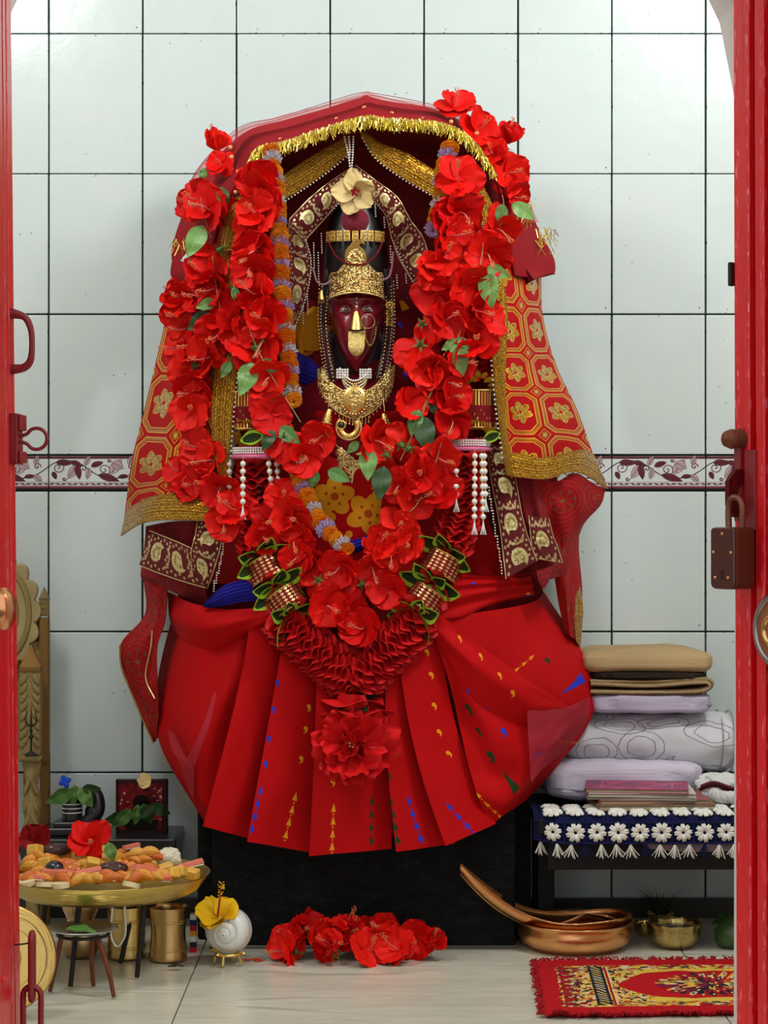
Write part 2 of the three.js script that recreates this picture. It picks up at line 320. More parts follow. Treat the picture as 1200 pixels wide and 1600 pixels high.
{ const y = EYE + 0.100, pts = []; for (let i = 0; i <= 14; i++) { const a = -2.6 + 5.2 * i / 14; pts.push([0.038 + 0.0145 * Math.cos(a), y + 0.0145 * Math.sin(a), 0.02]); } pts.unshift([0.012, y - 0.002, 0.02]); pts.push([0.012, y + 0.002, 0.02]);
  part(latch, 'staple_ring', tube(pts, 0.0026, 60, 8), redIron); }
{ const k = part(leafL, 'knob', lathe([[0, 0.02], [0.02, 0.018], [0.028, 0.010], [0.029, 0.0], [0.026, -0.004], [0, -0.004]], 32).rotateZ(-Math.PI / 2).translate(0.010, EYE - 0.128, 0.125), M.copper, 'round worn copper boss'); }
part(leafL, 'rivet', ball(0.007, 0.008, EYE - 0.62, 0.115), doorPaint[0]);

// hasp on the right leaf, and the boss
part(leafR, 'hasp_pin', join([lathe([[0, 0.022], [0.011, 0.018], [0.014, 0.008], [0.012, 0], [0.015, -0.006], [0.012, -0.014], [0, -0.014]], 24).rotateZ(-Math.PI / 2).rotateY(0.0).translate(0.012, EYE + 0.1, 0.012), tube([[-0.01, EYE + 0.1, 0.012], [0.012, EYE + 0.1, 0.012]], 0.006, 4, 10)]), rust);
part(leafR, 'hasp_strap', join([box(0.005, 0.115, 0.012, 0.008, EYE + 0.045, 0.012, 0.001), box(0.006, 0.11, 0.02, 0.006, EYE + 0.03, 0.035, 0.001)]), redIron);
{ const s = new THREE.Shape(); const o = [[0.012, 0.036], [-0.006, 0.036], [-0.02, 0.02], [-0.02, -0.012], [-0.008, -0.028], [0.012, -0.026]]; o.forEach(([a, b], i) => (i ? s.lineTo(a, b) : s.moveTo(a, b)));
  const h = new THREE.Path(); h.absarc(0.006, 0.002, 0.012, 0, 7); 
  const pts = [[0.012, 0.036], [-0.006, 0.036], [-0.02, 0.02], [-0.02, -0.012], [-0.008, -0.028], [0.012, -0.026], [0.012, -0.012], [0.0, -0.010], [-0.005, 0.002], [0.0, 0.014], [0.012, 0.018]];
  part(leafR, 'hasp_staple', extrude(pts.map(([a, b]) => [-a, b]), 0.006, 0.001).translate(0.012, EYE + 0.022, 0.012), std('#8a1a20', 0.6, 0, { map: canvasTex(64, 64, (x, w, h) => { seed(9); x.fillStyle = '#a02028'; x.fillRect(0, 0, w, h); for (let i = 0; i < 60; i++) { x.fillStyle = pick(['#e6cfc4', '#b87a4a', '#7a1018']); x.beginPath(); x.ellipse(rr(0, w), rr(0, h), rr(1, 4), rr(1, 5), 0, 0, 7); x.fill(); } }, { repeat: [20, 20] }) }), 'chipped red staple'); }
{ const b = part(leafR, 'boss', lathe([[0, 0.022], [0.018, 0.021], [0.034, 0.016], [0.043, 0.008], [0.050, 0.006], [0.050, -0.006], [0, -0.006]], 40).rotateZ(-Math.PI / 2).translate(0.014, EYE - 0.158, 0.105), std(lin(0.42, 0.17, 0.08), 0.4, 0.8, { bumpMap: grit, bumpScale: 0.002 }), 'large round copper boss');
  part(b, 'boss_rim', new THREE.TorusGeometry(0.05, 0.006, 10, 48).rotateY(Math.PI / 2).translate(0.017, EYE - 0.158, 0.105), std(lin(0.35, 0.33, 0.32), 0.3, 1));
  part(b, 'boss_ring', new THREE.TorusGeometry(0.02, 0.005, 8, 30).rotateY(Math.PI / 2).translate(0.034, EYE - 0.158, 0.105), M.brass); }

part(leafR, 'edge_catch', box(0.010, 0.033, 0.006, 0.004, EYE + 0.328, -0.004, 0.002), M.iron, 'black metal catch on the edge');
// padlock
{
  const t = thing('padlock', 'old brown iron padlock hanging from the red hasp', 'padlock', P(1146, 872, 1.635));
  const s = new THREE.Shape(); const w = 0.019, h = 0.040, r = 0.008;
  s.moveTo(-w + r, -h); s.lineTo(w - r, -h); s.quadraticCurveTo(w, -h, w, -h + r); s.lineTo(w, h - r * 0.6); s.quadraticCurveTo(w, h, w - r * 0.6, h); s.lineTo(-w + r * 0.6, h); s.quadraticCurveTo(-w, h, -w, h - r * 0.6); s.lineTo(-w, -h + r); s.quadraticCurveTo(-w, -h, -w + r, -h);
  const b = part(t, 'lock_body', extrude(s, 0.034, 0.002).translate(0, 0, -0.017), std('#6b3a28', 0.4, 0.5, { bumpMap: grit, bumpScale: 0.001 }));
  part(b, 'cover_plate', extrude(s, 0.003, 0.0015).translate(0, 0, 0.019), std('#62524a', 0.32, 0.8));
  for (const [x, y] of [[-0.012, -0.026], [0.010, -0.026], [-0.015, 0.008], [0.015, 0.008], [0, 0.033]]) part(b, 'rivet', ball(0.0025, x, y, 0.0235), M.copper);
  part(b, 'keyhole_cover', box(0.004, 0.014, 0.002, 0, -0.022, 0.0235, 0.0008), M.iron);
  part(t, 'shackle', tube([[-0.008, 0.035, 0], [-0.008, 0.07, 0], [-0.004, 0.08, 0], [0.006, 0.082, 0], [0.014, 0.074, 0], [0.014, 0.035, 0]], 0.0045, 40, 10), std('#7a5040', 0.35, 0.7));
  t.rotation.y = -0.85;
}
// chain on the left leaf
{
  const t = thing('door_chain', 'dark red painted iron chain hanging beside the left door leaf', 'chain', P(50, 1500, 1.62));
  const link = (yc, L, tw, rad, turned) => { const pts = []; for (let i = 0; i < 24; i++) { const a = i / 24 * 6.2832; const cx = tw * Math.cos(a), cy = (L - tw) * Math.sign(Math.sin(a)) * (Math.abs(Math.sin(a)) > 0.02 ? 1 : 0) + tw * Math.sin(a); pts.push(turned ? [cx * 0.0 + 0, yc + cy, cx] : [cx, yc + cy, 0]); } return tube(pts, rad, 64, 8, true); };
  part(t, 'link', link(-0.009, 0.046, 0.009, 0.0042, true), redIron);
  part(t, 'link', link(-0.078, 0.042, 0.012, 0.0042, false), redIron);
  part(t, 'link', link(-0.148, 0.042, 0.009, 0.0042, true), redIron);
  part(t, 'hook', tube([[-0.028, 0.021, 0.002], [-0.014, 0.0215, 0], [0.0, 0.024, 0]], 0.0012, 10, 6), M.iron);
}
// ---------- pedestal ----------
{
  const stone = std(lin(0.012, 0.012, 0.013), 0.8, 0, { bumpMap: grit, bumpScale: 0.003, map: dataTex(256, 256, (u, v) => { const n = noise(u * 60, v * 60, 2) + noise(u * 15, v * 15, 6); return clamp(150 + 90 * n, 60, 255); }, true) });
  const t = thing('pedestal', 'black rough stone pedestal under the red skirted idol', 'pedestal', [-0.04, 0, 0.17]);
  part(t, 'block', box(0.60, 0.34, 0.31, 0.0, 0.17, 0.0, 0.006), stone);
  part(t, 'back_block', box(0.672, 0.36, 0.24, -0.0, 0.18, -0.045, 0.006), stone);
  part(t, 'plinth_lip', box(0.61, 0.005, 0.322, 0.0, 0.0025, 0.002, 0.002), std('#8d8a80', 0.9, 0, { bumpMap: grit, bumpScale: 0.003 }), 'crumbling pale mortar at the foot');
}

// ---------- fabrics ----------
const weaveFine = weave.clone(); weaveFine.repeat.set(60, 60); weaveFine.needsUpdate = true;
const weaveCloth = weave.clone(); weaveCloth.repeat.set(24, 40); weaveCloth.needsUpdate = true;
function two(w, h, draw) {                                // colour map and its rough/metal map, drawn by the same strokes
  const s0 = seedState, map = canvasTex(w, h, (x) => draw(x, (c) => c, w, h)); seed(s0);
  const orm = canvasTex(w, h, (x) => draw(x, (c, metal = 0, rough = 0.85) => `rgb(0,${Math.round(255 * rough)},${Math.round(255 * metal)})`, w, h), { srgb: false });
  return { map, metalnessMap: orm, roughnessMap: orm };
}
function petalShape(x, cx, cy, len, wid, a) { x.save(); x.translate(cx, cy); x.rotate(a); x.beginPath(); x.moveTo(0, 0); x.bezierCurveTo(wid, -len * 0.3, wid, -len * 0.8, 0, -len); x.bezierCurveTo(-wid, -len * 0.8, -wid, -len * 0.3, 0, 0); x.restore(); }
seed(77);
const brocadeMaps = two(384, 512, (x, c, w, h) => {
  x.fillStyle = c('#b0080f', 0, 0.78); x.fillRect(0, 0, w, h);
  const G = (k = 1) => c(k ? '#f2c348' : '#c58d24', 0.75, 0.34);
  x.lineJoin = 'round';
  const oct = (cx, cy, a, b) => { const k = 0.33; const p = [[-a, -b * (1 - k)], [-a * (1 - k * 1.3), -b], [a * (1 - k * 1.3), -b], [a, -b * (1 - k)], [a, b * (1 - k)], [a * (1 - k * 1.3), b], [-a * (1 - k * 1.3), b], [-a, b * (1 - k)]]; x.beginPath(); p.forEach(([u, v], i) => (i ? x.lineTo(cx + u, cy + v) : x.moveTo(cx + u, cy + v))); x.closePath(); };
  oct(192, 256, 176, 236); x.strokeStyle = G(1); x.lineWidth = 8; x.stroke();
  oct(192, 256, 146, 200); x.strokeStyle = G(1); x.lineWidth = 8; x.stroke();
  oct(192, 256, 163, 221); x.strokeStyle = G(0); x.lineWidth = 20; x.setLineDash([16, 5]); x.stroke(); x.setLineDash([]);
  for (let i = 0; i < 6; i++) { const a = i * Math.PI / 3 + 0.2; petalShape(x, 192 + 18 * Math.sin(a), 256 - 18 * Math.cos(a), 105, 44, a); x.fillStyle = G(0); x.fill(); x.strokeStyle = G(1); x.lineWidth = 6; x.stroke(); }
  for (let i = 0; i < 70; i++) { const a = rr(0, 6.28), r = rr(20, 108); x.fillStyle = c(pick(['#f4d984', '#e7bf55', '#7a1410', '#c08a22']), 0.9, 0.2); x.beginPath(); x.arc(192 + Math.sin(a) * r, 256 - Math.cos(a) * r, rr(4, 9), 0, 7); x.fill(); }
  for (const [u, v] of [[0, 0], [w, 0], [0, h], [w, h]]) { x.strokeStyle = G(1); x.lineWidth = 5; x.beginPath(); x.moveTo(u - 54, v); x.lineTo(u, v - 66); x.lineTo(u + 54, v); x.lineTo(u, v + 66); x.closePath(); x.stroke(); x.fillStyle = G(0); x.beginPath(); x.ellipse(u, v, 26, 34, 0, 0, 7); x.fill(); x.fillStyle = c('#f1d27a', 0.9, 0.2); x.beginPath(); x.ellipse(u, v, 10, 12, 0, 0, 7); x.fill(); }
});
const brocade = phys('#ffffff', 1, 1, { ...brocadeMaps, bumpMap: brocadeMaps.metalnessMap, bumpScale: 0.0008, specularIntensity: 0.3 });
const brocadeBack = std('#ffffff', 0.8, 0, { map: canvasTex(384, 512, (x, w, h) => {
  x.fillStyle = '#9c0c12'; x.fillRect(0, 0, w, h); x.strokeStyle = '#d1524a'; x.lineWidth = 2.5;
  for (let i = 0; i < 8; i++) { const a = i * Math.PI / 4; x.beginPath(); x.moveTo(192, 256); x.lineTo(192 + 100 * Math.sin(a), 256 - 100 * Math.cos(a)); x.stroke(); x.fillStyle = '#6d4a22'; x.beginPath(); x.ellipse(192 + 105 * Math.sin(a), 256 - 105 * Math.cos(a), 14, 18, 0, 0, 7); x.fill(); }
  x.fillStyle = '#7a5a2a'; x.beginPath(); x.arc(192, 256, 22, 0, 7); x.fill();
  for (const k of [0.5, 0.7, 0.9]) { x.beginPath(); x.ellipse(192, 256, 190 * k + 20, 250 * k + 10, 0, 0, 7); x.stroke(); }
}) });
seed(78);
const goldBandMaps = two(128, 256, (x, c, w, h) => {
  x.fillStyle = c('#b8801c', 0.85, 0.36); x.fillRect(0, 0, w, h);
  for (let i = 0; i < 16; i++) { x.fillStyle = c(i % 2 ? '#e0b23a' : '#a06a14', 0.9, 0.3); x.fillRect(i * 8, 0, 5, h); }
  for (const u of [6, 44, 84, 122]) { x.fillStyle = c('#6a1408', 0.1, 0.8); x.fillRect(u, 0, 2.5, h); }
  for (let i = 0; i < 900; i++) { x.fillStyle = c(pick(['#ffe88c', '#8c4a12', '#f0c850', '#7a1c0c', '#d79a28']), 0.8, pick([0.15, 0.3, 0.5])); x.fillRect(rr(0, w), rr(0, h), rr(2, 5), rr(3, 8)); }
});
const goldBand = std('#ffffff', 1, 1, { ...goldBandMaps, bumpMap: goldBandMaps.map, bumpScale: 0.003 });
seed(79);
const velvetStrip = two(256, 512, (x, c, w, h) => {
  x.fillStyle = c('#5e070f', 0, 0.9); x.fillRect(0, 0, w, h);
  const S = (k) => c(['#d6c384', '#a98d48', '#f4ebc4'][k], 0.6, 0.34);
  const paisley = (cx, cy, s, flip) => { x.save(); x.translate(cx, cy); x.scale(flip * s, s); for (let k = 3; k >= 1; k--) { x.beginPath(); x.moveTo(30 * k / 3, -62 * k / 3); x.bezierCurveTo(70 * k / 3, -30 * k / 3, 62 * k / 3, 52 * k / 3, 0, 56 * k / 3); x.bezierCurveTo(-66 * k / 3, 52 * k / 3, -56 * k / 3, -44 * k / 3, 2, -36 * k / 3); x.bezierCurveTo(26 * k / 3, -32 * k / 3, 38 * k / 3, -44 * k / 3, 30 * k / 3, -62 * k / 3); x.fillStyle = S(k === 2 ? 1 : 0); x.fill(); } for (let i = 0; i < 40; i++) { x.fillStyle = S(2); x.beginPath(); x.arc(rr(-34, 38), rr(-34, 44), rr(2, 4.5), 0, 7); x.fill(); } x.restore(); };
  const ring = (cx, cy, r) => { x.strokeStyle = S(0); x.lineWidth = 4; x.beginPath(); x.ellipse(cx, cy, r, r * 1.25, 0, 0, 7); x.stroke(); x.fillStyle = S(2); x.beginPath(); x.arc(cx, cy, r * 0.5, 0, 7); x.fill(); };
  paisley(128, 95, 1.35, 1); paisley(128, 350, 1.35, -1);
  for (const [bx, by] of [[128, 225], [128, 480]]) for (let i = -3; i <= 3; i++) { ring(bx + i * 24, by + (i % 2) * 18 - Math.abs(i) * 3, 9); ring(bx + i * 20 + 6, by - 26 + Math.abs(i) * 4, 7); }
  for (let i = 0; i < 12; i++) { ring(28 + (i % 2) * 16, i * 43 + 20, 8); ring(228 - (i % 2) * 16, i * 43 + 40, 8); }
  x.fillStyle = S(0); x.fillRect(0, 0, 7, h); x.fillRect(w - 7, 0, 7, h);
});
const velvetBand = phys('#ffffff', 1, 1, { ...velvetStrip, bumpMap: velvetStrip.metalnessMap, bumpScale: 0.001, sheen: 0.4, sheenColor: lin(0.5, 0.05, 0.08), sheenRoughness: 0.4 });
seed(80);
const velvetDark = phys('#ffffff', 0.9, 0, { sheen: 0.5, sheenColor: lin(0.4, 0.03, 0.05), sheenRoughness: 0.45, map: canvasTex(512, 512, (x, w, h) => { x.fillStyle = '#860c17'; x.fillRect(0, 0, w, h); for (let i = 0; i < 36; i++) { const u = (i % 6 + 0.5 + (Math.floor(i / 6) % 2) * 0.5) * w / 6, v = (Math.floor(i / 6) + 0.5) * h / 6; x.fillStyle = '#c9a9a0'; x.beginPath(); x.arc(u % w, v, 3, 0, 7); x.fill(); } }) });
const hoodRed = phys(lin(0.30, 0.006, 0.012), 0.8, 0, { specularIntensity: 0.3, sheen: 0.15, sheenColor: lin(0.8, 0.03, 0.05), sheenRoughness: 0.5, bumpMap: weaveCloth, bumpScale: 0.0003 });
const net = phys(lin(0.62, 0.03, 0.04), 0.8, 0, { transparent: true, opacity: 0.3, specularIntensity: 0.1 });
const RED = '#c2060c';

// saree panels: the woven motifs stand at their places on each panel
const COL = { y: '#f0a01c', b: '#2a3fd0', g: '#23401f' };
function sareePanel(parent, name, rows, marks = [], opt = {}) {
  const nu = opt.nu || 24, nv = opt.nv || 40, fn = clothFn(rows, opt.bend), cw = opt.cw || 384, ch = opt.ch || 768;
  const raw = (u, v) => spline(rows.map((r) => spline(r, u)), v);
  const where = (px, py) => { let best = [0, 0], bd = 1e9; for (let j = 0; j <= 40; j++) for (let i = 0; i <= 40; i++) { const r = raw(i / 40, j / 40), d = (r[0] - px) ** 2 + (r[1] - py) ** 2; if (d < bd) { bd = d; best = [i / 40, j / 40]; } } return best; };
  const tex = canvasTex(cw, ch, (x) => {
    x.fillStyle = opt.color || RED; x.fillRect(0, 0, cw, ch);
    seed(400 + marks.length); for (let i = 0; i < 300; i++) { x.fillStyle = `rgba(${pick(['150,0,6', '205,14,18', '175,2,8'])},0.08)`; if (rnd() < 0.5) x.fillRect(0, rr(0, ch), cw, 2); else x.fillRect(rr(0, cw), 0, 2, ch); }
    for (const [px, py, kind, col, ang = 0, size = 1] of marks) {
      const [u, v] = where(px, py), a = raw(u, v), e = 0.03, du = raw(Math.min(1, u + e), v), dv = raw(u, Math.min(1, v + e));
      const sx = cw * e / Math.max(2, Math.hypot(du[0] - a[0], du[1] - a[1])), sy = ch * e / Math.max(2, Math.hypot(dv[0] - a[0], dv[1] - a[1]));
      x.save(); x.translate(u * cw, v * ch); x.scale(Math.min(sx, 9), Math.min(sy, 9)); x.rotate(ang); x.scale(size, size); x.fillStyle = COL[col];
      if (kind === 'p') { x.beginPath(); x.arc(0, -2, 3.4, 0, 7); x.fill(); x.beginPath(); x.moveTo(-3, -1); x.quadraticCurveTo(4, 1, -1, 7); x.quadraticCurveTo(6, 5, 3.4, -2); x.fill(); }
      else if (kind === 't') { for (let k = 0; k < 4; k++) { x.beginPath(); x.moveTo(0, k * 20 - 8); x.lineTo(4, k * 20 + 6); x.lineTo(-4, k * 20 + 6); x.fill(); x.fillRect(-1, k * 20 + 8, 2, 3); } }
      else if (kind === 'w') { x.beginPath(); x.moveTo(-20, 0); x.lineTo(20, -8); x.lineTo(20, 8); x.fill(); }
      else if (kind === 'F') { for (let k = 0; k < 5; k++) { x.save(); x.rotate(k * 1.257); x.beginPath(); x.ellipse(0, -13, 10, 13, 0, 0, 7); x.fill(); x.restore(); } x.fillStyle = '#c24d12'; x.beginPath(); x.arc(0, 0, 5, 0, 7); x.fill(); for (let k = 0; k < 5; k++) { x.beginPath(); x.arc(11 * Math.sin(k * 1.257), -11 * Math.cos(k * 1.257), 2, 0, 7); x.fill(); } }
      else if (kind === 'S') { x.fillRect(-70, -18, 140, 36); x.fillStyle = '#0c1258'; for (let k = -3; k < 4; k++) x.fillRect(-70, k * 5, 140, 1.6); }
      x.restore();
    }
  });
  tex.flipY = false; tex.needsUpdate = true;
  const m = phys('#ffffff', 0.7, 0, { specularIntensity: 0.25, map: tex, bumpMap: weaveCloth, bumpScale: 0.0002, sheen: 0.05, sheenColor: lin(1, 0.05, 0.05), ...(opt.mat || {}) });
  return part(parent, name, sheet(fn, nu, nv, 0.0016), m);
}
// two edges and a bulge give a strip; each edge is a list of [px, py, d]
function stripRows(L, R, bulge, n = 5) {
  const rows = []; for (let j = 0; j < n; j++) { const t = j / (n - 1), a = spline(L, t), b = spline(R, t), row = []; for (let i = 0; i < 5; i++) { const s = i / 4; row.push([lerp(a[0], b[0], s), lerp(a[1], b[1], s), lerp(a[2], b[2], s) + bulge * Math.sin(Math.PI * s)]); } rows.push(row); } return rows;
}
const ruffle = (amp, fx, fy, s) => (u, v, p) => { p.z += amp * noise(u * fx, v * fy, s); return p; };

// ---------- skirt (pleated saree) ----------
{
  const t = thing('saree_skirt', 'wide pleated red saree skirt with small woven motifs, over the black pedestal', 'skirt', P(580, 1330, 0.4));
  const before = t.children.length;
  const add = (name, rows, marks, opt) => { const m = sareePanel(t, name, rows, marks, opt); local(t, m.geometry); return m; };
  // under layer
  add('under_skirt', [[[285, 905, 0.20], [430, 900, 0.33], [560, 900, 0.37], [700, 900, 0.34], [830, 895, 0.20]], [[262, 1000, 0.18], [410, 1000, 0.34], [560, 1000, 0.39], [710, 1000, 0.35], [880, 1000, 0.18]], [[258, 1120, 0.2], [400, 1140, 0.36], [560, 1150, 0.41], [720, 1140, 0.37], [900, 1100, 0.2]], [[335, 1270, 0.3], [430, 1290, 0.37], [560, 1305, 0.41], [700, 1295, 0.39], [815, 1225, 0.25]]], [], { nu: 40, color: '#8a0509' });
  // left puff
  add('side_puff', [[[270, 960, 0.20], [300, 985, 0.32], [350, 970, 0.38], [400, 950, 0.40], [440, 950, 0.40]], [[250, 1040, 0.18], [290, 1050, 0.33], [340, 1060, 0.40], [380, 1060, 0.41], [420, 1060, 0.41]], [[243, 1110, 0.18], [280, 1130, 0.33], [325, 1140, 0.40], [365, 1140, 0.41], [400, 1140, 0.41]], [[252, 1165, 0.19], [285, 1195, 0.33], [320, 1205, 0.40], [355, 1205, 0.41], [390, 1205, 0.41]], [[275, 1215, 0.22], [300, 1240, 0.32], [320, 1250, 0.38], [345, 1255, 0.40], [380, 1255, 0.40]], [[322, 1288, 0.30], [330, 1289, 0.34], [340, 1290, 0.37], [350, 1291, 0.38], [370, 1292, 0.38]]], [], { nu: 40, nv: 50, bend: (u, v, p) => { p.z += 0.012 * Math.sin(u * 13 + v * 4) * Math.sin(v * 3.1) + 0.018 * noise(u * 4, v * 3, 9); return p; } });
  add('waist_fold', [[[262, 925, 0.24], [300, 942, 0.36], [350, 952, 0.42], [410, 948, 0.45], [455, 935, 0.46]], [[264, 960, 0.26], [300, 975, 0.38], [350, 978, 0.44], [410, 968, 0.46], [455, 950, 0.47]], [[270, 985, 0.22], [300, 1010, 0.33], [345, 1018, 0.38], [390, 990, 0.42], [450, 965, 0.44]]], [], { nu: 36, nv: 20, bend: ruffle(0.008, 6, 3, 4) });
  const pleat = (L, R, marks, b = 0.006) => add('pleat', stripRows(L, R, b, 5), marks, { bend: (u, v, p) => { p.z += 0.006 * noise(u * 2, v * 4, L[0][0]) * v; return p; } });
  const blues = [[432, 1070], [426, 1112], [420, 1153], [415, 1195]].map(([a, b]) => [a, b, 'p', 'b']);
  pleat([[392, 955, 0.44], [380, 1040, 0.45], [352, 1160, 0.455], [317, 1291, 0.46]], [[455, 985, 0.41], [445, 1060, 0.41], [425, 1180, 0.405], [395, 1312, 0.40]], []);
  pleat([[445, 975, 0.45], [432, 1060, 0.455], [410, 1180, 0.46], [386, 1315, 0.465]], [[510, 1000, 0.42], [505, 1080, 0.42], [498, 1200, 0.41], [488, 1332, 0.41]], [...blues, [408, 1232, 't', 'b', 0.05], [488, 1062, 'p', 'y', 0.2], [484, 1102, 'p', 'y', 0.2], [476, 1143, 'p', 'y', 0.3], [471, 1186, 'p', 'y', 0.3], [461, 1245, 't', 'y', 0.12]]);
  pleat([[498, 1000, 0.455], [494, 1080, 0.46], [490, 1200, 0.47], [483, 1338, 0.475]], [[612, 1000, 0.43], [612, 1080, 0.43], [612, 1200, 0.42], [612, 1326, 0.42]], [[519, 1223, 'p', 'y'], [520, 1260, 't', 'y'], [580, 1252, 't', 'g']], 0.012);
  pleat([[605, 1000, 0.45], [602, 1080, 0.455], [606, 1200, 0.465], [619, 1331, 0.475]], [[640, 990, 0.43], [645, 1080, 0.43], [665, 1200, 0.425], [712, 1318, 0.42]], [[606, 1215, 'p', 'g'], [610, 1250, 't', 'g', -0.06], [638, 1250, 't', 'b', -0.06]], 0.004);
  pleat([[622, 985, 0.455], [630, 1080, 0.46], [655, 1200, 0.465], [696, 1322, 0.47]], [[690, 985, 0.43], [700, 1080, 0.43], [730, 1190, 0.42], [775, 1287, 0.41]], [[666, 1016, 'p', 'y'], [673, 1058, 'p', 'y'], [679, 1100, 'p', 'y'], [686, 1141, 'p', 'y'], [701, 1176, 'p', 'y', -0.3], [700, 1258, 't', 'b', -0.35]]);
  add('side_puff', [[[672, 975, 0.44], [730, 960, 0.42], [790, 950, 0.36], [835, 940, 0.28], [850, 925, 0.2]], [[700, 1060, 0.44], [745, 1070, 0.425], [800, 1060, 0.39], [870, 1040, 0.30], [910, 1020, 0.18]], [[715, 1120, 0.44], [760, 1140, 0.43], [815, 1140, 0.40], [885, 1110, 0.32], [929, 1095, 0.19]], [[728, 1180, 0.44], [770, 1205, 0.43], [820, 1195, 0.40], [865, 1170, 0.33], [908, 1150, 0.20]], [[745, 1240, 0.43], [785, 1245, 0.42], [815, 1230, 0.39], [845, 1205, 0.32], [875, 1190, 0.22]], [[766, 1291, 0.41], [785, 1275, 0.40], [805, 1262, 0.36], [822, 1250, 0.30], [838, 1235, 0.24]]],
    [[733, 1106, 'p', 'g', 0, 1.6], [748, 1146, 'p', 'g', 0, 1.2], [766, 1180, 'p', 'g', 0, 1.7], [735, 1245, 't', 'y', -0.55], [835, 1030, 't', 'y', 1.1, 0.7], [878, 1160, 't', 'y', -1.1, 0.7], [785, 1140, 'p', 'b', 0, 1.3], [837, 1180, 'p', 'b', -1, 1.3], [852, 1030, 'p', 'g'], [895, 1074, 'w', 'b', -0.3], [800, 1225, 'w', 'g', 1.1]], { nu: 46, nv: 50, bend: (u, v, p) => { p.z += 0.010 * Math.sin(u * 11 - v * 5) * Math.sin(v * 3.1) + 0.02 * noise(u * 3, v * 4, 19); return p; } });
  // swag across the right side
  add('swag', [[[668, 945, 0.46], [740, 1000, 0.465], [800, 1045, 0.44], [860, 1085, 0.38], [900, 1108, 0.30]], [[672, 975, 0.465], [735, 1035, 0.472], [795, 1080, 0.45], [850, 1105, 0.395], [895, 1112, 0.31]], [[682, 1005, 0.45], [722, 1070, 0.45], [765, 1120, 0.43], [815, 1135, 0.39], [890, 1122, 0.30]]], [[717, 998, 'p', 'y', -0.3], [748, 1026, 'p', 'y', -0.3], [778, 1056, 'p', 'y', -0.3], [802, 1084, 'p', 'y', -0.3], [731, 1082, 'p', 'b'], [755, 1113, 'p', 'b']], { nu: 40, nv: 22, bend: ruffle(0.006, 5, 3, 44) });
  add('waist_fold', [[[640, 905, 0.44], [700, 898, 0.44], [770, 900, 0.38], [830, 895, 0.28]], [[650, 940, 0.455], [700, 925, 0.45], [770, 918, 0.39], [832, 912, 0.29]], [[665, 965, 0.44], [715, 965, 0.43], [770, 945, 0.37], [835, 930, 0.27]]], [[741, 912, 'p', 'b'], [826, 928, 'p', 'y'], [828, 938, 'p', 'b']], { nu: 40, nv: 24, bend: (u, v, p) => { p.z += 0.006 * Math.sin(v * 20 + u * 3); return p; } });
  // sheer ends
  const sheer = phys(lin(0.55, 0.045, 0.075), 0.7, 0, { transparent: true, opacity: 0.4, specularIntensity: 0.2 });
  part(t, 'sheer_panel', local(t, cloth([[[824, 1110, 0.422], [855, 1108, 0.385], [885, 1105, 0.345], [922, 1088, 0.235]], [[826, 1160, 0.425], [850, 1165, 0.395], [880, 1150, 0.355], [918, 1125, 0.24]], [[830, 1222, 0.415], [845, 1205, 0.38], [862, 1190, 0.345], [885, 1172, 0.27]]], 20, 20, 0.0008, ruffle(0.006, 5, 5, 3))), sheer, 'sheer pinkish cloth end');
  part(t, 'sheer_panel', local(t, cloth([[[335, 1080, 0.428], [338, 1085, 0.43]], [[318, 1130, 0.43], [328, 1130, 0.434]], [[303, 1165, 0.42], [313, 1170, 0.428]], [[285, 1195, 0.38], [302, 1202, 0.40]]], 6, 20, 0.0008)), sheer, 'sheer pinkish fold');
  part(t, 'sheer_panel', local(t, cloth([[[262, 1140, 0.31], [272, 1145, 0.34]], [[268, 1170, 0.335], [288, 1180, 0.375]], [[280, 1190, 0.36], [302, 1200, 0.405]], [[290, 1225, 0.34], [302, 1250, 0.37]]], 8, 20, 0.0008)), sheer, 'sheer pinkish fold');
}

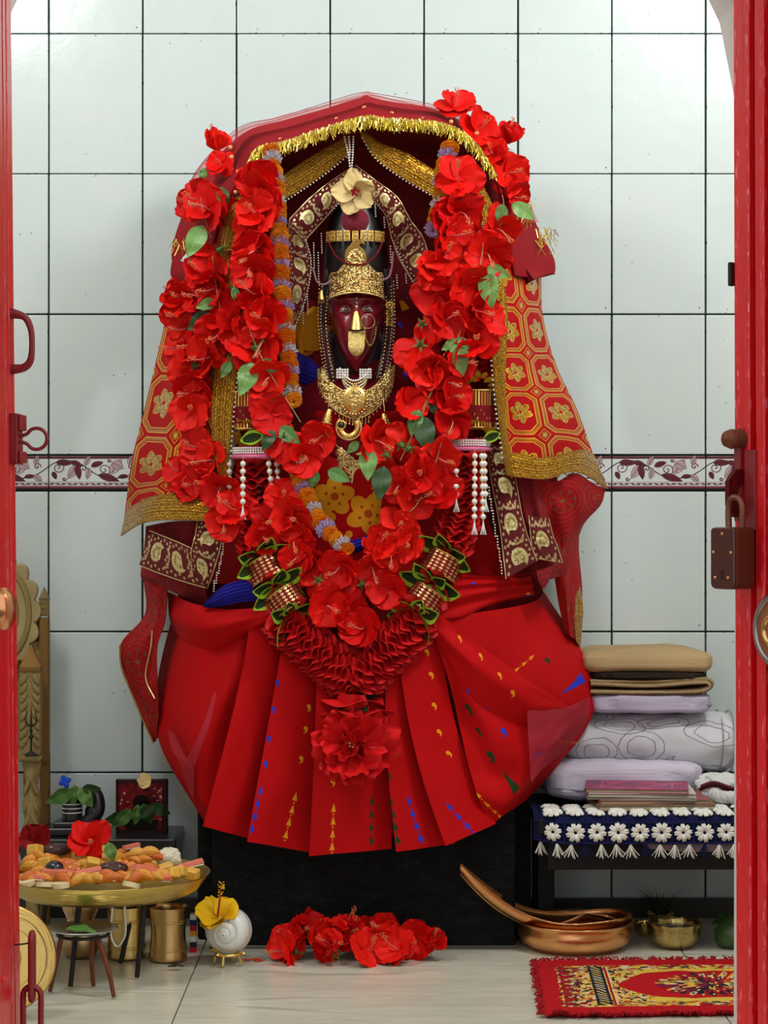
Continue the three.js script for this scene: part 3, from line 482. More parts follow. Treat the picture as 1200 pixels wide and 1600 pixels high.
// ---------- upper saree wrapped round the chest ----------
{
  const t = thing('saree_wrap', 'red saree wrapped round the chest with yellow flower print and blue band', 'saree', P(560, 900, 0.3));
  const add = (name, rows, marks, opt) => { const m = sareePanel(t, name, rows, marks, opt); local(t, m.geometry); return m; };
  add('wrap_upper', [[[455, 470, 0.24], [500, 470, 0.27], [560, 480, 0.28], [620, 470, 0.27], [690, 470, 0.24]], [[430, 560, 0.24], [490, 560, 0.31], [560, 570, 0.33], [630, 560, 0.31], [720, 560, 0.24]], [[400, 690, 0.245], [480, 690, 0.368], [560, 700, 0.398], [640, 690, 0.368], [740, 690, 0.255]], [[400, 715, 0.23], [480, 715, 0.35], [560, 722, 0.38], [640, 715, 0.35], [740, 715, 0.24]]],
    [[480, 515, 'F', 'y', 0.4, 1.5], [505, 535, 'p', 'y', 1, 2.2], [624, 432, 'w', 'y', 1.2, 0.8], [622, 510, 'p', 'b'], [632, 588, 'p', 'b'], [634, 570, 'p', 'y']],
    { nu: 60, nv: 40, cw: 768, ch: 768, color: '#72081a', bend: (u, v, p) => { p.z += 0.006 * Math.sin(u * 20 + 6 * v) * v + 0.010 * noise(u * 6, v * 6, 8); return p; } });
  add('wrap_front', [[[420, 640, 0.24], [480, 640, 0.345], [560, 645, 0.375], [640, 640, 0.345], [730, 640, 0.24]], [[400, 680, 0.24], [480, 680, 0.36], [560, 690, 0.39], [640, 680, 0.36], [740, 680, 0.25]], [[380, 800, 0.24], [480, 800, 0.385], [560, 800, 0.41], [640, 800, 0.385], [760, 800, 0.25]], [[300, 910, 0.24], [430, 915, 0.38], [560, 915, 0.41], [680, 915, 0.38], [800, 910, 0.24]]],
    [[525, 775, 'F', 'y', 0, 1.25], [573, 805, 'F', 'y', 0.5, 1.3], [588, 780, 'p', 'y', 0, 2], [510, 815, 'p', 'y', 1, 2.5], [600, 720, 'p', 'y', 2, 2.5], [645, 690, 'F', 'y', 0, 0.9], [390, 885, 'p', 'y', 0, 2], [590, 760, 'p', 'y', 1, 1.6], [545, 840, 'p', 'y', 1, 1.8], [612, 842, 'p', 'y', 1, 1.5]],
    { nu: 60, nv: 60, cw: 1024, ch: 1024, bend: (u, v, p) => { p.z += 0.007 * Math.sin(u * 22 + 5 * v) * v + 0.012 * noise(u * 6, v * 6, 3); return p; } });
  add('blue_fold', [[[322, 940, 0.40], [350, 915, 0.425], [385, 905, 0.435], [410, 905, 0.43]], [[318, 948, 0.41], [350, 932, 0.44], [385, 922, 0.45], [412, 922, 0.45]], [[330, 950, 0.405], [355, 945, 0.43], [385, 940, 0.44], [420, 938, 0.44]]], [], { nu: 24, nv: 24, color: '#1626a0', bend: (u, v, p) => { p.z += 0.0025 * Math.sin(v * 40); return p; } });
  add('blue_fold', [[[545, 845, 0.43], [565, 840, 0.435], [588, 830, 0.43]], [[545, 858, 0.435], [565, 852, 0.44], [590, 842, 0.435]], [[550, 866, 0.43], [568, 860, 0.43], [590, 855, 0.43]]], [], { nu: 14, nv: 16, color: '#1626a0', bend: (u, v, p) => { p.z += 0.002 * Math.sin(v * 30); return p; } });
  add('blue_fold', [[[462, 550, 0.315], [485, 560, 0.325], [500, 575, 0.325]], [[462, 575, 0.325], [485, 585, 0.335], [503, 592, 0.335]], [[465, 598, 0.325], [485, 602, 0.33], [500, 600, 0.33]]], [], { nu: 14, nv: 18, color: '#141f8a', bend: (u, v, p) => { p.z += 0.002 * Math.sin(v * 36); return p; } });
  add('yellow_fold', [[[458, 495, 0.30], [475, 488, 0.31], [500, 492, 0.31]], [[462, 520, 0.31], [478, 520, 0.32], [500, 525, 0.315]], [[470, 545, 0.31], [482, 548, 0.315], [498, 548, 0.31]]], [], { nu: 12, nv: 14, color: '#c98a14' });
}

// ---------- backdrop velvet, hood ----------
{
  const t = thing('velvet_backdrop', 'dark maroon velvet cloth with tiny dots behind the masked head', 'cloth', P(560, 600, 0.2));
  part(t, 'sheet', local(t, cloth([[[385, 250, 0.16], [470, 205, 0.20], [570, 190, 0.22], [670, 200, 0.20], [790, 280, 0.16]], [[385, 400, 0.16], [470, 330, 0.20], [560, 300, 0.20], [660, 330, 0.20], [800, 400, 0.16]], [[390, 560, 0.16], [480, 500, 0.18], [560, 500, 0.16], [660, 500, 0.18], [800, 560, 0.16]], [[350, 800, 0.16], [470, 700, 0.18], [560, 700, 0.16], [680, 700, 0.18], [820, 800, 0.16]], [[300, 930, 0.16], [430, 930, 0.18], [560, 930, 0.16], [700, 930, 0.18], [850, 930, 0.16]]], 50, 40, 0.003, (u, v, p) => { p.z += 0.008 * Math.sin(u * 30 + v * 2) * (1 - Math.abs(u - 0.5)); return p; }, [5, 6])), velvetDark);
}
function beadsAlong(pts, r, step) {                      // tiny pearl edging, one part
  const c = new THREE.CatmullRomCurve3(pts), L = c.getLength(), n = Math.max(2, Math.round(L / step)), list = [];
  for (let i = 0; i <= n; i++) { const p = c.getPointAt(i / n); list.push(new THREE.IcosahedronGeometry(r, 1).translate(p.x, p.y, p.z)); }
  return join(list);
}
function goldStrip(t, name, L, R, bulge = 0.004, uv = [1, 8], seg = 50, mat = goldBand, thick = 0.0025) { return part(t, name, local(t, cloth(stripRows(L, R, bulge, Math.max(5, L.length * 2)), 10, seg, thick, ruffle(0.003, 3, 8, L[0][0]), uv)), mat); }
{
  const t = thing('velvet_stole', 'dark velvet stole with jewelled paisley border framing the masked face', 'stole', P(560, 500, 0.3));
  const D = 0.345;
  goldStrip(t, 'paisley_band', [[555, 258, D], [520, 280, D], [485, 308, D], [452, 342, D]], [[555, 292, D], [530, 315, D], [505, 345, D], [478, 374, D]], 0.006, [1, 1.6], 40, velvetBand);
  goldStrip(t, 'paisley_band', [[555, 258, D], [590, 285, D], [620, 308, D], [641, 343, D]], [[555, 292, D], [580, 310, D], [602, 335, D], [612, 372, D]], 0.006, [1, 1.5], 40, velvetBand);
  goldStrip(t, 'paisley_band', [[452, 342, D], [449, 390, 0.335], [452, 440, 0.33], [450, 530, 0.32]], [[478, 374, D], [486, 406, 0.335], [480, 457, 0.33], [455, 522, 0.325]], 0.004, [1, 1.8], 40, velvetBand);
  goldStrip(t, 'paisley_band', [[612, 372, D], [622, 402, 0.335], [640, 432, 0.33], [659, 464, 0.32]], [[641, 343, D], [662, 372, 0.335], [672, 410, 0.33], [678, 450, 0.32]], 0.004, [1, 1.5], 40, velvetBand);
  part(t, 'bead_fringe', local(t, join([beadsAlong([P(478, 376, D), P(486, 408, D), P(480, 457, D), P(457, 522, D)], 0.0017, 0.006), beadsAlong([P(612, 372, D), P(636, 424, D), P(659, 464, D)], 0.0017, 0.006), beadsAlong([P(555, 292, D), P(520, 328, D), P(478, 374, D)], 0.0015, 0.006), beadsAlong([P(555, 292, D), P(602, 335, D), P(612, 372, D)], 0.0015, 0.006),
    ...[[490, 380, 418], [497, 395, 440], [502, 365, 395], [480, 460, 490], [473, 480, 505], [610, 385, 410], [620, 430, 450], [634, 428, 442], [644, 448, 462], [657, 468, 482], [600, 340, 355], [586, 320, 338]].map(([x, a, b]) => beadsAlong([P(x, a, D), P(x + 1, b, D)], 0.0016, 0.005))])), M.pearl, 'strings of tiny pale beads');
}
{
  const t = thing('draped_hood', 'red cloth hood with gold tinsel fringe draped over the idol', 'hood', P(560, 430, 0.25));
  const outer = [[276, 432, 0.13], [268, 395, 0.13], [285, 335, 0.14], [312, 275, 0.15], [348, 236, 0.16], [388, 203, 0.19], [440, 189, 0.215], [505, 170, 0.24], [558, 154, 0.265], [573, 149, 0.27], [588, 154, 0.265], [640, 164, 0.24], [690, 174, 0.22], [735, 198, 0.20], [772, 236, 0.18], [805, 285, 0.16], [838, 350, 0.14], [868, 428, 0.13]];
  const midr = [[300, 436, 0.26], [302, 398, 0.265], [315, 345, 0.275], [340, 290, 0.285], [368, 255, 0.30], [398, 218, 0.325], [446, 204, 0.345], [508, 186, 0.36], [559, 170, 0.378], [574, 166, 0.38], [588, 169, 0.378], [640, 177, 0.36], [692, 184, 0.345], [735, 208, 0.33], [765, 242, 0.31], [792, 290, 0.295], [815, 352, 0.28], [836, 434, 0.26]];
  const front = [[326, 428, 0.34], [328, 398, 0.345], [340, 350, 0.36], [360, 300, 0.375], [384, 262, 0.39], [402, 234, 0.40], [442, 224, 0.405], [492, 207, 0.41], [545, 190, 0.418], [574, 184, 0.42], [602, 187, 0.418], [648, 190, 0.41], [690, 195, 0.40], [722, 208, 0.395], [748, 232, 0.385], [775, 275, 0.37], [792, 340, 0.355], [806, 430, 0.34]];
  const under = front.map(([a, b, d]) => [lerp(a, 570, 0.03), lerp(b, 420, 0.04), d - 0.04]);
  part(t, 'hood_cloth', local(t, cloth([outer, midr, front, under], 110, 24, 0.003, (u, v, p) => { p.z += 0.006 * noise(u * 22, v * 3, 5) * v; p.y += 0.003 * noise(u * 16, v * 2, 8) * (1 - v); return p; })), hoodRed);
  part(t, 'lining', local(t, cloth([under, under.map(([a, b, d]) => [lerp(a, 570, 0.10), lerp(b, 420, 0.10), d - 0.10]), under.map(([a, b, d]) => [lerp(a, 570, 0.22), lerp(b, 420, 0.18), 0.19])], 90, 16, 0.002, ruffle(0.008, 26, 3, 2), [8, 2])), velvetDark);
  // stiff velvet ends
  part(t, 'stiff_end', local(t, cloth([[[272, 392, 0.18], [318, 385, 0.325]], [[266, 425, 0.18], [315, 420, 0.325]], [[271, 438, 0.18], [320, 438, 0.325]]], 6, 8, 0.02)), hoodRed);
  part(t, 'stiff_end', local(t, cloth([[[808, 372, 0.30], [850, 372, 0.15]], [[820, 415, 0.30], [866, 405, 0.15]], [[834, 436, 0.30], [868, 424, 0.15]]], 6, 8, 0.02)), hoodRed);
  // tinsel fringe along the front edge
  seed(90); const fr = []; const fc = new THREE.CatmullRomCurve3(front.map((p) => P(...p)));
  const strand = (p, dir, len, w) => { const g = new THREE.BoxGeometry(w, len, 0.0006).translate(0, -len / 2, 0); g.rotateY(rr(-1, 1)); g.applyQuaternion(new THREE.Quaternion().setFromUnitVectors(V(0, -1, 0), dir)); return g.translate(p.x, p.y, p.z); };
  for (let i = 0; i < 1500; i++) { const u = rr(0.245, 0.79), p = fc.getPointAt(u); p.z += 0.004 + rr(0, 0.004); p.y += rr(-0.004, 0.005); const d = V(rr(-0.45, 0.45), -1, rr(-0.1, 0.5)).normalize(); fr.push(strand(p, d, rr(0.006, 0.026), rr(0.0007, 0.0018))); }
  for (let i = 0; i < 160; i++) { const q = pick([P(rr(272, 312), rr(372, 392), rr(0.16, 0.26)), P(rr(835, 868), rr(352, 390), rr(0.17, 0.24)), P(rr(800, 830), rr(310, 345), 0.3)]); fr.push(strand(q, V(rr(-0.8, 0.8), -1, rr(-0.2, 0.6)).normalize(), rr(0.008, 0.026), rr(0.0008, 0.002))); }
  const tin = part(t, 'tinsel_fringe', local(t, join(fr)), std(lin(0.80, 0.62, 0.12), 0.22, 1), 'gold tinsel fringe'); tin.userData.kind = 'stuff';
  part(t, 'edge_braid', local(t, tube(front.slice(4, 16).map(([a, b, d]) => P(a, b, d + 0.004)), 0.0035, 90, 6)), M.goldPale);
  // sequin dots
  const dots = []; for (const [a, b] of [[438, 218], [484, 205], [526, 186], [569, 168], [612, 177], [660, 186], [705, 190], [745, 208], [395, 240], [372, 268], [368, 300], [362, 245], [352, 320], [360, 230]]) { const u = (a - 268) / 600; dots.push(ball(0.0042, 0, 0, 0, 10, 6).scale(1, 1, 0.3).translate(...P(a, b, 0.385).toArray())); }
  for (const g of dots) part(t, 'sequin', local(t, g), std('#e79a63', 0.35, 0.4));
  // net veil over the hood
  const veilTop = outer.map(([a, b, d], i) => [a + (a < 480 ? -7 : a > 660 ? 4 : 0), b - (i > 2 && i < 15 ? 6 : 2), d + 0.01]);
  part(t, 'net_veil', local(t, cloth([veilTop.slice(2, 17), midr.slice(2, 17).map(([a, b, d], i) => [a - (a < 420 ? 6 : -4), b - 6, d + 0.012])], 80, 8, 0.0006, (u, v, p) => { p.z += 0.006 * noise(u * 30, v * 4, 1); p.y += 0.004 * noise(u * 14, v, 6); return p; })), net, 'sheer red net');
  const seam = []; for (const k of [0, 1]) seam.push(tube(veilTop.slice(2, 16).map(([a, b, d], i) => P(a, b - 1 + 5 * k + 2 * Math.sin(i * 2 + k), d + 0.004)), 0.0007, 60, 5)); part(t, 'net_hem', local(t, join(seam)), std('#a83c40', 0.7));
  // gold swags inside
  goldStrip(t, 'gold_swag', [[545, 212, 0.375], [500, 236, 0.365], [465, 258, 0.355], [436, 278, 0.345]], [[550, 236, 0.375], [515, 265, 0.365], [480, 290, 0.355], [444, 312, 0.345]], 0.006, [1, 4]);
  goldStrip(t, 'gold_swag', [[560, 198, 0.38], [590, 222, 0.37], [635, 240, 0.36], [690, 275, 0.345]], [[566, 214, 0.38], [585, 244, 0.37], [625, 275, 0.36], [682, 308, 0.345]], 0.006, [1, 4]);
  part(t, 'pearl_edging', local(t, join([beadsAlong([P(550, 238, 0.38), P(515, 267, 0.37), P(480, 292, 0.36), P(446, 314, 0.35)], 0.0018, 0.0075), beadsAlong([P(566, 216, 0.385), P(585, 246, 0.375), P(625, 277, 0.365), P(682, 310, 0.35)], 0.0018, 0.0075)])), M.pearl);
}

// ---------- brocade shawl over both shoulders ----------
{
  const t = thing('brocade_shawl', 'red shawl with gold octagon brocade and gold border draped over both shoulders', 'shawl', P(570, 800, 0.25));
  const fold = (s) => (u, v, p) => { p.z += 0.006 * Math.sin(u * 16 + s + 3 * v) * v + 0.014 * noise(u * 4 + s, v * 3, 2); return p; };
  part(t, 'shawl_side', local(t, cloth([[[270, 425, 0.15], [305, 420, 0.27], [335, 395, 0.33], [362, 345, 0.36]], [[256, 510, 0.14], [290, 510, 0.28], [320, 500, 0.34], [344, 480, 0.38]], [[233, 610, 0.14], [275, 610, 0.30], [312, 605, 0.36], [338, 600, 0.39]], [[206, 720, 0.14], [255, 722, 0.31], [305, 722, 0.37], [336, 715, 0.40]], [[193, 815, 0.14], [240, 795, 0.32], [300, 792, 0.385], [346, 795, 0.40]]], 50, 60, 0.002, fold(1), [2.4, 4.6])), brocade);
  part(t, 'shawl_side', local(t, cloth([[[752, 320, 0.36], [785, 370, 0.33], [822, 405, 0.27], [846, 405, 0.16]], [[772, 490, 0.40], [800, 490, 0.36], [830, 490, 0.28], [848, 492, 0.15]], [[780, 570, 0.41], [812, 570, 0.37], [845, 572, 0.28], [870, 572, 0.15]], [[788, 640, 0.42], [822, 640, 0.38], [866, 640, 0.29], [903, 643, 0.16]], [[793, 725, 0.42], [836, 730, 0.385], [882, 722, 0.30], [936, 736, 0.17]]], 50, 60, 0.002, fold(4), [2.0, 4.6])), brocade);
  goldStrip(t, 'gold_hem', [[199, 796, 0.15], [240, 776, 0.325], [292, 775, 0.39], [346, 784, 0.41]], [[190, 838, 0.16], [226, 817, 0.33], [285, 812, 0.40], [346, 817, 0.415]], 0.003, [1, 5]);
  goldStrip(t, 'gold_hem', [[794, 705, 0.425], [850, 716, 0.39], [905, 702, 0.31], [926, 710, 0.19]], [[792, 743, 0.43], [850, 749, 0.40], [900, 738, 0.33], [948, 764, 0.19]], 0.003, [1, 5]);
  goldStrip(t, 'gold_border', [[372, 305, 0.375], [352, 342, 0.375], [344, 385, 0.38], [340, 470, 0.39], [335, 560, 0.40], [330, 640, 0.41], [333, 720, 0.415], [340, 790, 0.415]], [[404, 322, 0.395], [386, 350, 0.395], [375, 390, 0.40], [368, 470, 0.40], [371, 560, 0.41], [364, 640, 0.42], [358, 720, 0.425], [352, 790, 0.42]], 0.004, [1, 12], 80);
  goldStrip(t, 'gold_border', [[718, 292, 0.395], [744, 330, 0.395], [752, 390, 0.40], [762, 480, 0.41], [769, 560, 0.42], [777, 645, 0.43], [786, 715, 0.435], [791, 744, 0.43]], [[752, 284, 0.375], [771, 325, 0.375], [778, 390, 0.385], [793, 480, 0.40], [791, 560, 0.415], [790, 645, 0.425], [797, 705, 0.43], [802, 742, 0.43]], 0.004, [1, 12], 80);
  part(t, 'pearl_edging', local(t, join([beadsAlong([[404, 324, 0.4], [388, 350, 0.4], [377, 390, 0.405], [370, 470, 0.405], [373, 560, 0.415], [366, 640, 0.425], [360, 720, 0.43]].map((p) => P(...p)), 0.0021, 0.0095), beadsAlong([[718, 294, 0.4], [742, 330, 0.4], [750, 390, 0.405], [760, 480, 0.415], [767, 560, 0.425], [775, 645, 0.435], [785, 715, 0.44]].map((p) => P(...p)), 0.0021, 0.0095)])), M.pearl);
  // turned-over lower ends
  part(t, 'turned_end', local(t, cloth([[[838, 752, 0.36], [870, 752, 0.35], [900, 742, 0.32], [946, 766, 0.20]], [[850, 810, 0.33], [880, 800, 0.33], [910, 795, 0.29], [938, 790, 0.19]], [[862, 870, 0.29], [880, 860, 0.30], [895, 850, 0.26], [906, 835, 0.18]], [[872, 940, 0.26], [885, 930, 0.27], [898, 925, 0.23], [910, 930, 0.17]], [[885, 990, 0.24], [892, 995, 0.24], [900, 1000, 0.21], [906, 1012, 0.17]]], 30, 40, 0.002, ruffle(0.015, 5, 4, 7), [1.4, 3])), brocadeBack);
  goldStrip(t, 'gold_trim', [[899, 800, 0.28], [888, 850, 0.27], [893, 920, 0.24], [900, 1000, 0.22]], [[906, 835, 0.19], [897, 880, 0.19], [911, 940, 0.18], [907, 1012, 0.18]], 0.003, [0.6, 6]);
  part(t, 'turned_end', local(t, cloth([[[224, 900, 0.16], [240, 905, 0.24], [262, 915, 0.28]], [[226, 960, 0.15], [242, 965, 0.24], [258, 965, 0.28]], [[188, 1008, 0.15], [215, 1010, 0.23], [246, 1010, 0.27]], [[196, 1060, 0.15], [220, 1060, 0.22], [246, 1060, 0.26]], [[218, 1110, 0.16], [232, 1112, 0.21], [247, 1110, 0.25]], [[240, 1160, 0.18], [243, 1158, 0.19], [247, 1150, 0.2]]], 24, 44, 0.002, ruffle(0.018, 4, 5, 12), [1, 3])), brocadeBack);
  part(t, 'gold_trim', local(t, tube([[188, 1008, 0.152], [190, 1040, 0.152], [205, 1080, 0.155], [222, 1120, 0.163], [240, 1160, 0.182]].map((p) => P(...p)), 0.003, 50, 6)), M.gold);
  part(t, 'gold_trim', local(t, tube([[238, 985, 0.27], [236, 1010, 0.265], [228, 1060, 0.24], [242, 1092, 0.26]].map((p) => P(...p)), 0.002, 40, 6)), M.goldPale);
}
// velvet ends under the shawl
{
  const t = thing('velvet_scarf', 'dark velvet scarf with jewelled paisleys below the gold hem, beside the red turned shawl end', 'scarf', P(820, 900, 0.3));
  part(t, 'fold', local(t, cloth([[[800, 740, 0.36], [830, 745, 0.36], [870, 745, 0.30]], [[812, 800, 0.355], [842, 800, 0.36], [875, 800, 0.29]], [[828, 880, 0.33], [855, 880, 0.35], [888, 875, 0.28]], [[835, 905, 0.32], [858, 905, 0.33], [880, 900, 0.28]]], 24, 24, 0.003, (u, v, p) => { p.z += 0.008 * Math.sin(u * 14); return p; }, [1.2, 1.5])), velvetDark);
  goldStrip(t, 'paisley_band', [[760, 690, 0.375], [766, 745, 0.385], [780, 820, 0.395], [790, 905, 0.405]], [[800, 700, 0.385], [806, 745, 0.385], [820, 820, 0.395], [840, 876, 0.385]], 0.006, [1, 2.0], 40, velvetBand);
  goldStrip(t, 'paisley_band', [[826, 805, 0.375], [828, 830, 0.38], [830, 850, 0.38], [830, 872, 0.375]], [[858, 810, 0.36], [864, 835, 0.36], [872, 855, 0.355], [880, 880, 0.35]], 0.006, [1, 0.6], 20, velvetBand);
  goldStrip(t, 'turned_corner', [[838, 892, 0.37], [840, 900, 0.37], [842, 908, 0.37], [848, 920, 0.365]], [[880, 880, 0.35], [876, 886, 0.35], [868, 892, 0.355], [852, 918, 0.36]], 0.004, [0.3, 0.3], 14, velvetDark);
  part(t, 'bead_fringe', local(t, join([[766, 762], [769, 780], [772, 798], [775, 820], [779, 838], [782, 858], [785, 878]].map(([a, b]) => beadsAlong([P(a - 2, b, 0.41), P(a - 1, b + 18, 0.41)], 0.0018, 0.0055)))), M.pearl);
}
{
  const t = thing('velvet_scarf', 'square velvet scarf corner with jewelled paisleys below the gold hem, above the blue fold', 'scarf', P(280, 920, 0.25));
  part(t, 'fold', local(t, cloth([[[228, 822, 0.22], [270, 815, 0.33], [330, 815, 0.38]], [[226, 850, 0.22], [270, 850, 0.32], [330, 860, 0.37]], [[220, 895, 0.22], [270, 905, 0.32], [320, 915, 0.36]], [[222, 905, 0.20], [265, 922, 0.29], [330, 955, 0.33]]], 24, 24, 0.003, (u, v, p) => { p.z += 0.006 * Math.sin(u * 12 + v); return p; }, [1.2, 1])), velvetDark);
  goldStrip(t, 'paisley_band', [[235, 829, 0.30], [258, 838, 0.345], [280, 847, 0.37], [300, 856, 0.39]], [[219, 884, 0.30], [250, 896, 0.345], [285, 908, 0.37], [324, 919, 0.385]], 0.006, [1, 1.3], 30, velvetBand);
  goldStrip(t, 'paisley_band', [[308, 815, 0.392], [304, 838, 0.396], [298, 862, 0.397], [300, 890, 0.393]], [[350, 815, 0.40], [346, 850, 0.40], [336, 886, 0.397], [324, 921, 0.388]], 0.004, [1, 1.0], 30, velvetBand);
  part(t, 'bead_fringe', local(t, join([[346, 850], [343, 865], [340, 880], [336, 895], [332, 908]].map(([a, b]) => beadsAlong([P(a + 3, b, 0.405), P(a + 2, b + 16, 0.405)], 0.0018, 0.0055)))), M.pearl);
}
// ---------- the idol: dark stone figure with a red painted face ----------
const idolRed = phys(lin(0.25, 0.009, 0.02), 0.26, 0, { clearcoat: 0.5, clearcoatRoughness: 0.2, bumpMap: grit, bumpScale: 0.0006 });
function surfBeads(fn, n, r0, r1, push, rows = []) {      // small grains soldered on a sheet
  const list = []; for (let i = 0; i < n; i++) { const u = rr(0.03, 0.97), v = rr(0.04, 0.96), p = fn(u, v); list.push(new THREE.IcosahedronGeometry(rr(r0, r1), 1).translate(p.x, p.y, p.z + push)); }
  for (const [v, m, r] of rows) for (let i = 0; i <= m; i++) { const p = fn(i / m, v); list.push(new THREE.IcosahedronGeometry(r, 1).translate(p.x, p.y, p.z + push)); }
  return list;
}
function curlWire(p, r, turns, dir, rad) { const pts = []; for (let i = 0; i <= 22; i++) { const t = i / 22, a = dir * turns * 6.28 * t + p.x * 900, q = r * (1 - 0.85 * t); pts.push(V(p.x + q * Math.cos(a), p.y + q * Math.sin(a), p.z + 0.001 + 0.003 * t)); } return tube(pts, rad, 22, 5); }
{
  const t = thing('stone_idol', 'dark stone idol with a shiny red face, gold nose cap and gold tongue', 'idol', P(556, 760, 0.2));
  const L = (g) => local(t, g);
  part(t, 'torso', L(lathe([[0, 0.34], [0.16, 0.34], [0.17, 0.5], [0.13, 0.75], [0.15, 0.95], [0.10, 1.05], [0.05, 1.09], [0.05, 1.14], [0, 1.15]], 40).scale(1, 1, 0.55).translate(-0.054, 0, 0.20)), M.black);
  const head = part(t, 'head', L(new THREE.SphereGeometry(1, 40, 30).scale(0.066, 0.165, 0.058).translate(...P(556, 425, 0.30).toArray())), M.black);
  part(t, 'hair_mass', L(new THREE.SphereGeometry(1, 30, 20).scale(0.066, 0.075, 0.026).translate(...P(557, 548, 0.312).toArray())), M.black);
  // face as one sculpted sheet
  const W = [[436, 45], [455, 45.5], [470, 45], [485, 44], [500, 42], [515, 38.5], [530, 34], [545, 28.5], [558, 22.5], [570, 15], [580, 5]];
  const face = (u, v) => {
    const k = spline(W, v), a = (u - 0.5) * 2, px = 557 + a * k[1], py = k[0];
    let d = 0.322 + 0.072 * Math.sqrt(Math.max(0, 1 - a * a)) * (0.82 + 0.18 * Math.sin(Math.PI * v)) - 0.012 * v;
    const gx = (x, y, sx, sy) => Math.exp(-(((px - x) / sx) ** 2) - (((py - y) / sy) ** 2));
    d += 0.011 * gx(540, 466, 14, 5) + 0.011 * gx(574, 466, 14, 5);                    // brows
    d -= 0.009 * (gx(540, 484, 11, 7) + gx(573, 483, 11, 7));                           // eye hollows
    d += 0.012 * gx(557, 500, 6, 16) + 0.006 * gx(536, 510, 9, 12) + 0.006 * gx(578, 510, 9, 12);
    d -= 0.010 * gx(557, 517, 10, 3); d += 0.006 * gx(557, 560, 9, 8);
    return P(px, py, d);
  };
  const fm = part(t, 'face', L(sheet(face, 48, 60, 0.004)), idolRed, 'shiny dark red face');
  for (const [x, y] of [[540, 484], [573, 483]]) {
    const e = part(fm, 'eye', L(new THREE.SphereGeometry(1, 24, 16).scale(0.0105, 0.0062, 0.006).translate(...P(x, y, 0.3795).toArray())), phys(lin(0.42, 0.27, 0.24), 0.15, 0, { clearcoat: 1 }), 'pale glassy eye');
    part(fm, 'pupil', L(new THREE.SphereGeometry(1, 20, 12).scale(0.0044, 0.0044, 0.002).translate(...P(x + 1, y, 0.3852).toArray())), phys(lin(0.05, 0.02, 0.02), 0.1, 0, { clearcoat: 1 }));
    part(fm, 'eye_gold_dot', L(ball(0.0014, ...P(x + 1, y, 0.3872).toArray())), M.goldPale);  // small gold dot at the centre of the pupil
    part(fm, 'eyelid', L(tube([[x - 11, y + 1, 0.377], [x - 5, y - 5, 0.384], [x + 4, y - 5.5, 0.385], [x + 11, y + 1, 0.377]].map((p) => P(...p)), 0.0016, 20, 6)), idolRed);
  }
  for (const [x, y, r] of [[557, 466, 0.0026], [557.5, 473, 0.0022], [557, 479.5, 0.0036]]) part(fm, 'forehead_dot', L(ball(r, ...P(x, y, 0.403).toArray()).clone()), M.goldPale);
  // gold nose cap: a half cone
  part(t, 'nose_cap', L(sheet((u, v) => { const a = (u - 0.5) * Math.PI, w = lerp(2.5, 11.5, Math.pow(v, 0.75)); return P(556.5 + w * Math.sin(a), lerp(486, 513, v) + 2 * Math.cos(a) * v, 0.397 + lerp(0.004, 0.017, v) * Math.cos(a)); }, 20, 14, 0.0015)), M.gold, 'gold nose cap');
  part(t, 'mouth', L(new THREE.SphereGeometry(1, 20, 12).scale(0.013, 0.004, 0.006).translate(...P(557, 516, 0.392).toArray())), std(lin(0.02, 0.002, 0.003), 0.5));
  const tongue = (u, v) => { const a = u * 2 - 1, w = 13 * Math.sqrt(Math.max(0.02, 1 - Math.pow(Math.max(0, (v - 0.55) / 0.46), 2))); return P(557 + a * w, lerp(517, 556, v), 0.400 + 0.012 * Math.sin(v * 2.4) + 0.003 * (1 - a * a) + 0.0016 * noise(u * 9, v * 12, 1)); };
  part(t, 'tongue', L(sheet(tongue, 24, 30, 0.002)), std(lin(0.85, 0.66, 0.25), 0.24, 1, { bumpMap: grit, bumpScale: 0.002 }), 'long crinkled gold tongue');
  const ring = new THREE.TorusGeometry(PX(11, 0.4), 0.0006, 8, 40).rotateY(0.3).translate(...P(575, 502, 0.402).toArray()); part(t, 'nose_ring', L(ring), M.goldPale);
  seed(31); part(t, 'nose_ring_chain', L(beadsAlong([P(570, 513, 0.412), P(572, 530, 0.408), P(578, 540, 0.40), P(585, 530, 0.392), P(588, 512, 0.385)], 0.0018, 0.0048)), M.gold);
  seed(32);
  for (const s of [-1, 1]) for (let i = 0; i < 7; i++) {  // twisted hair cords
    const x0 = 557 + s * rr(47, 58), pts = [[x0 - s * 6, 420, 0.33], [x0, 470, 0.345 - 0.002 * i], [x0 - s * 2 + rr(-2, 2), 520, 0.36], [x0 - s * rr(6, 12), 560, 0.385], [x0 - s * rr(12, 20), 592, 0.40]];
    part(t, 'hair_cord', L(tube(pts.map((p) => P(...p)), 0.0018, 36, 6)), i % 3 === 2 ? std('#5a1020', 0.6) : M.black);
  }
}
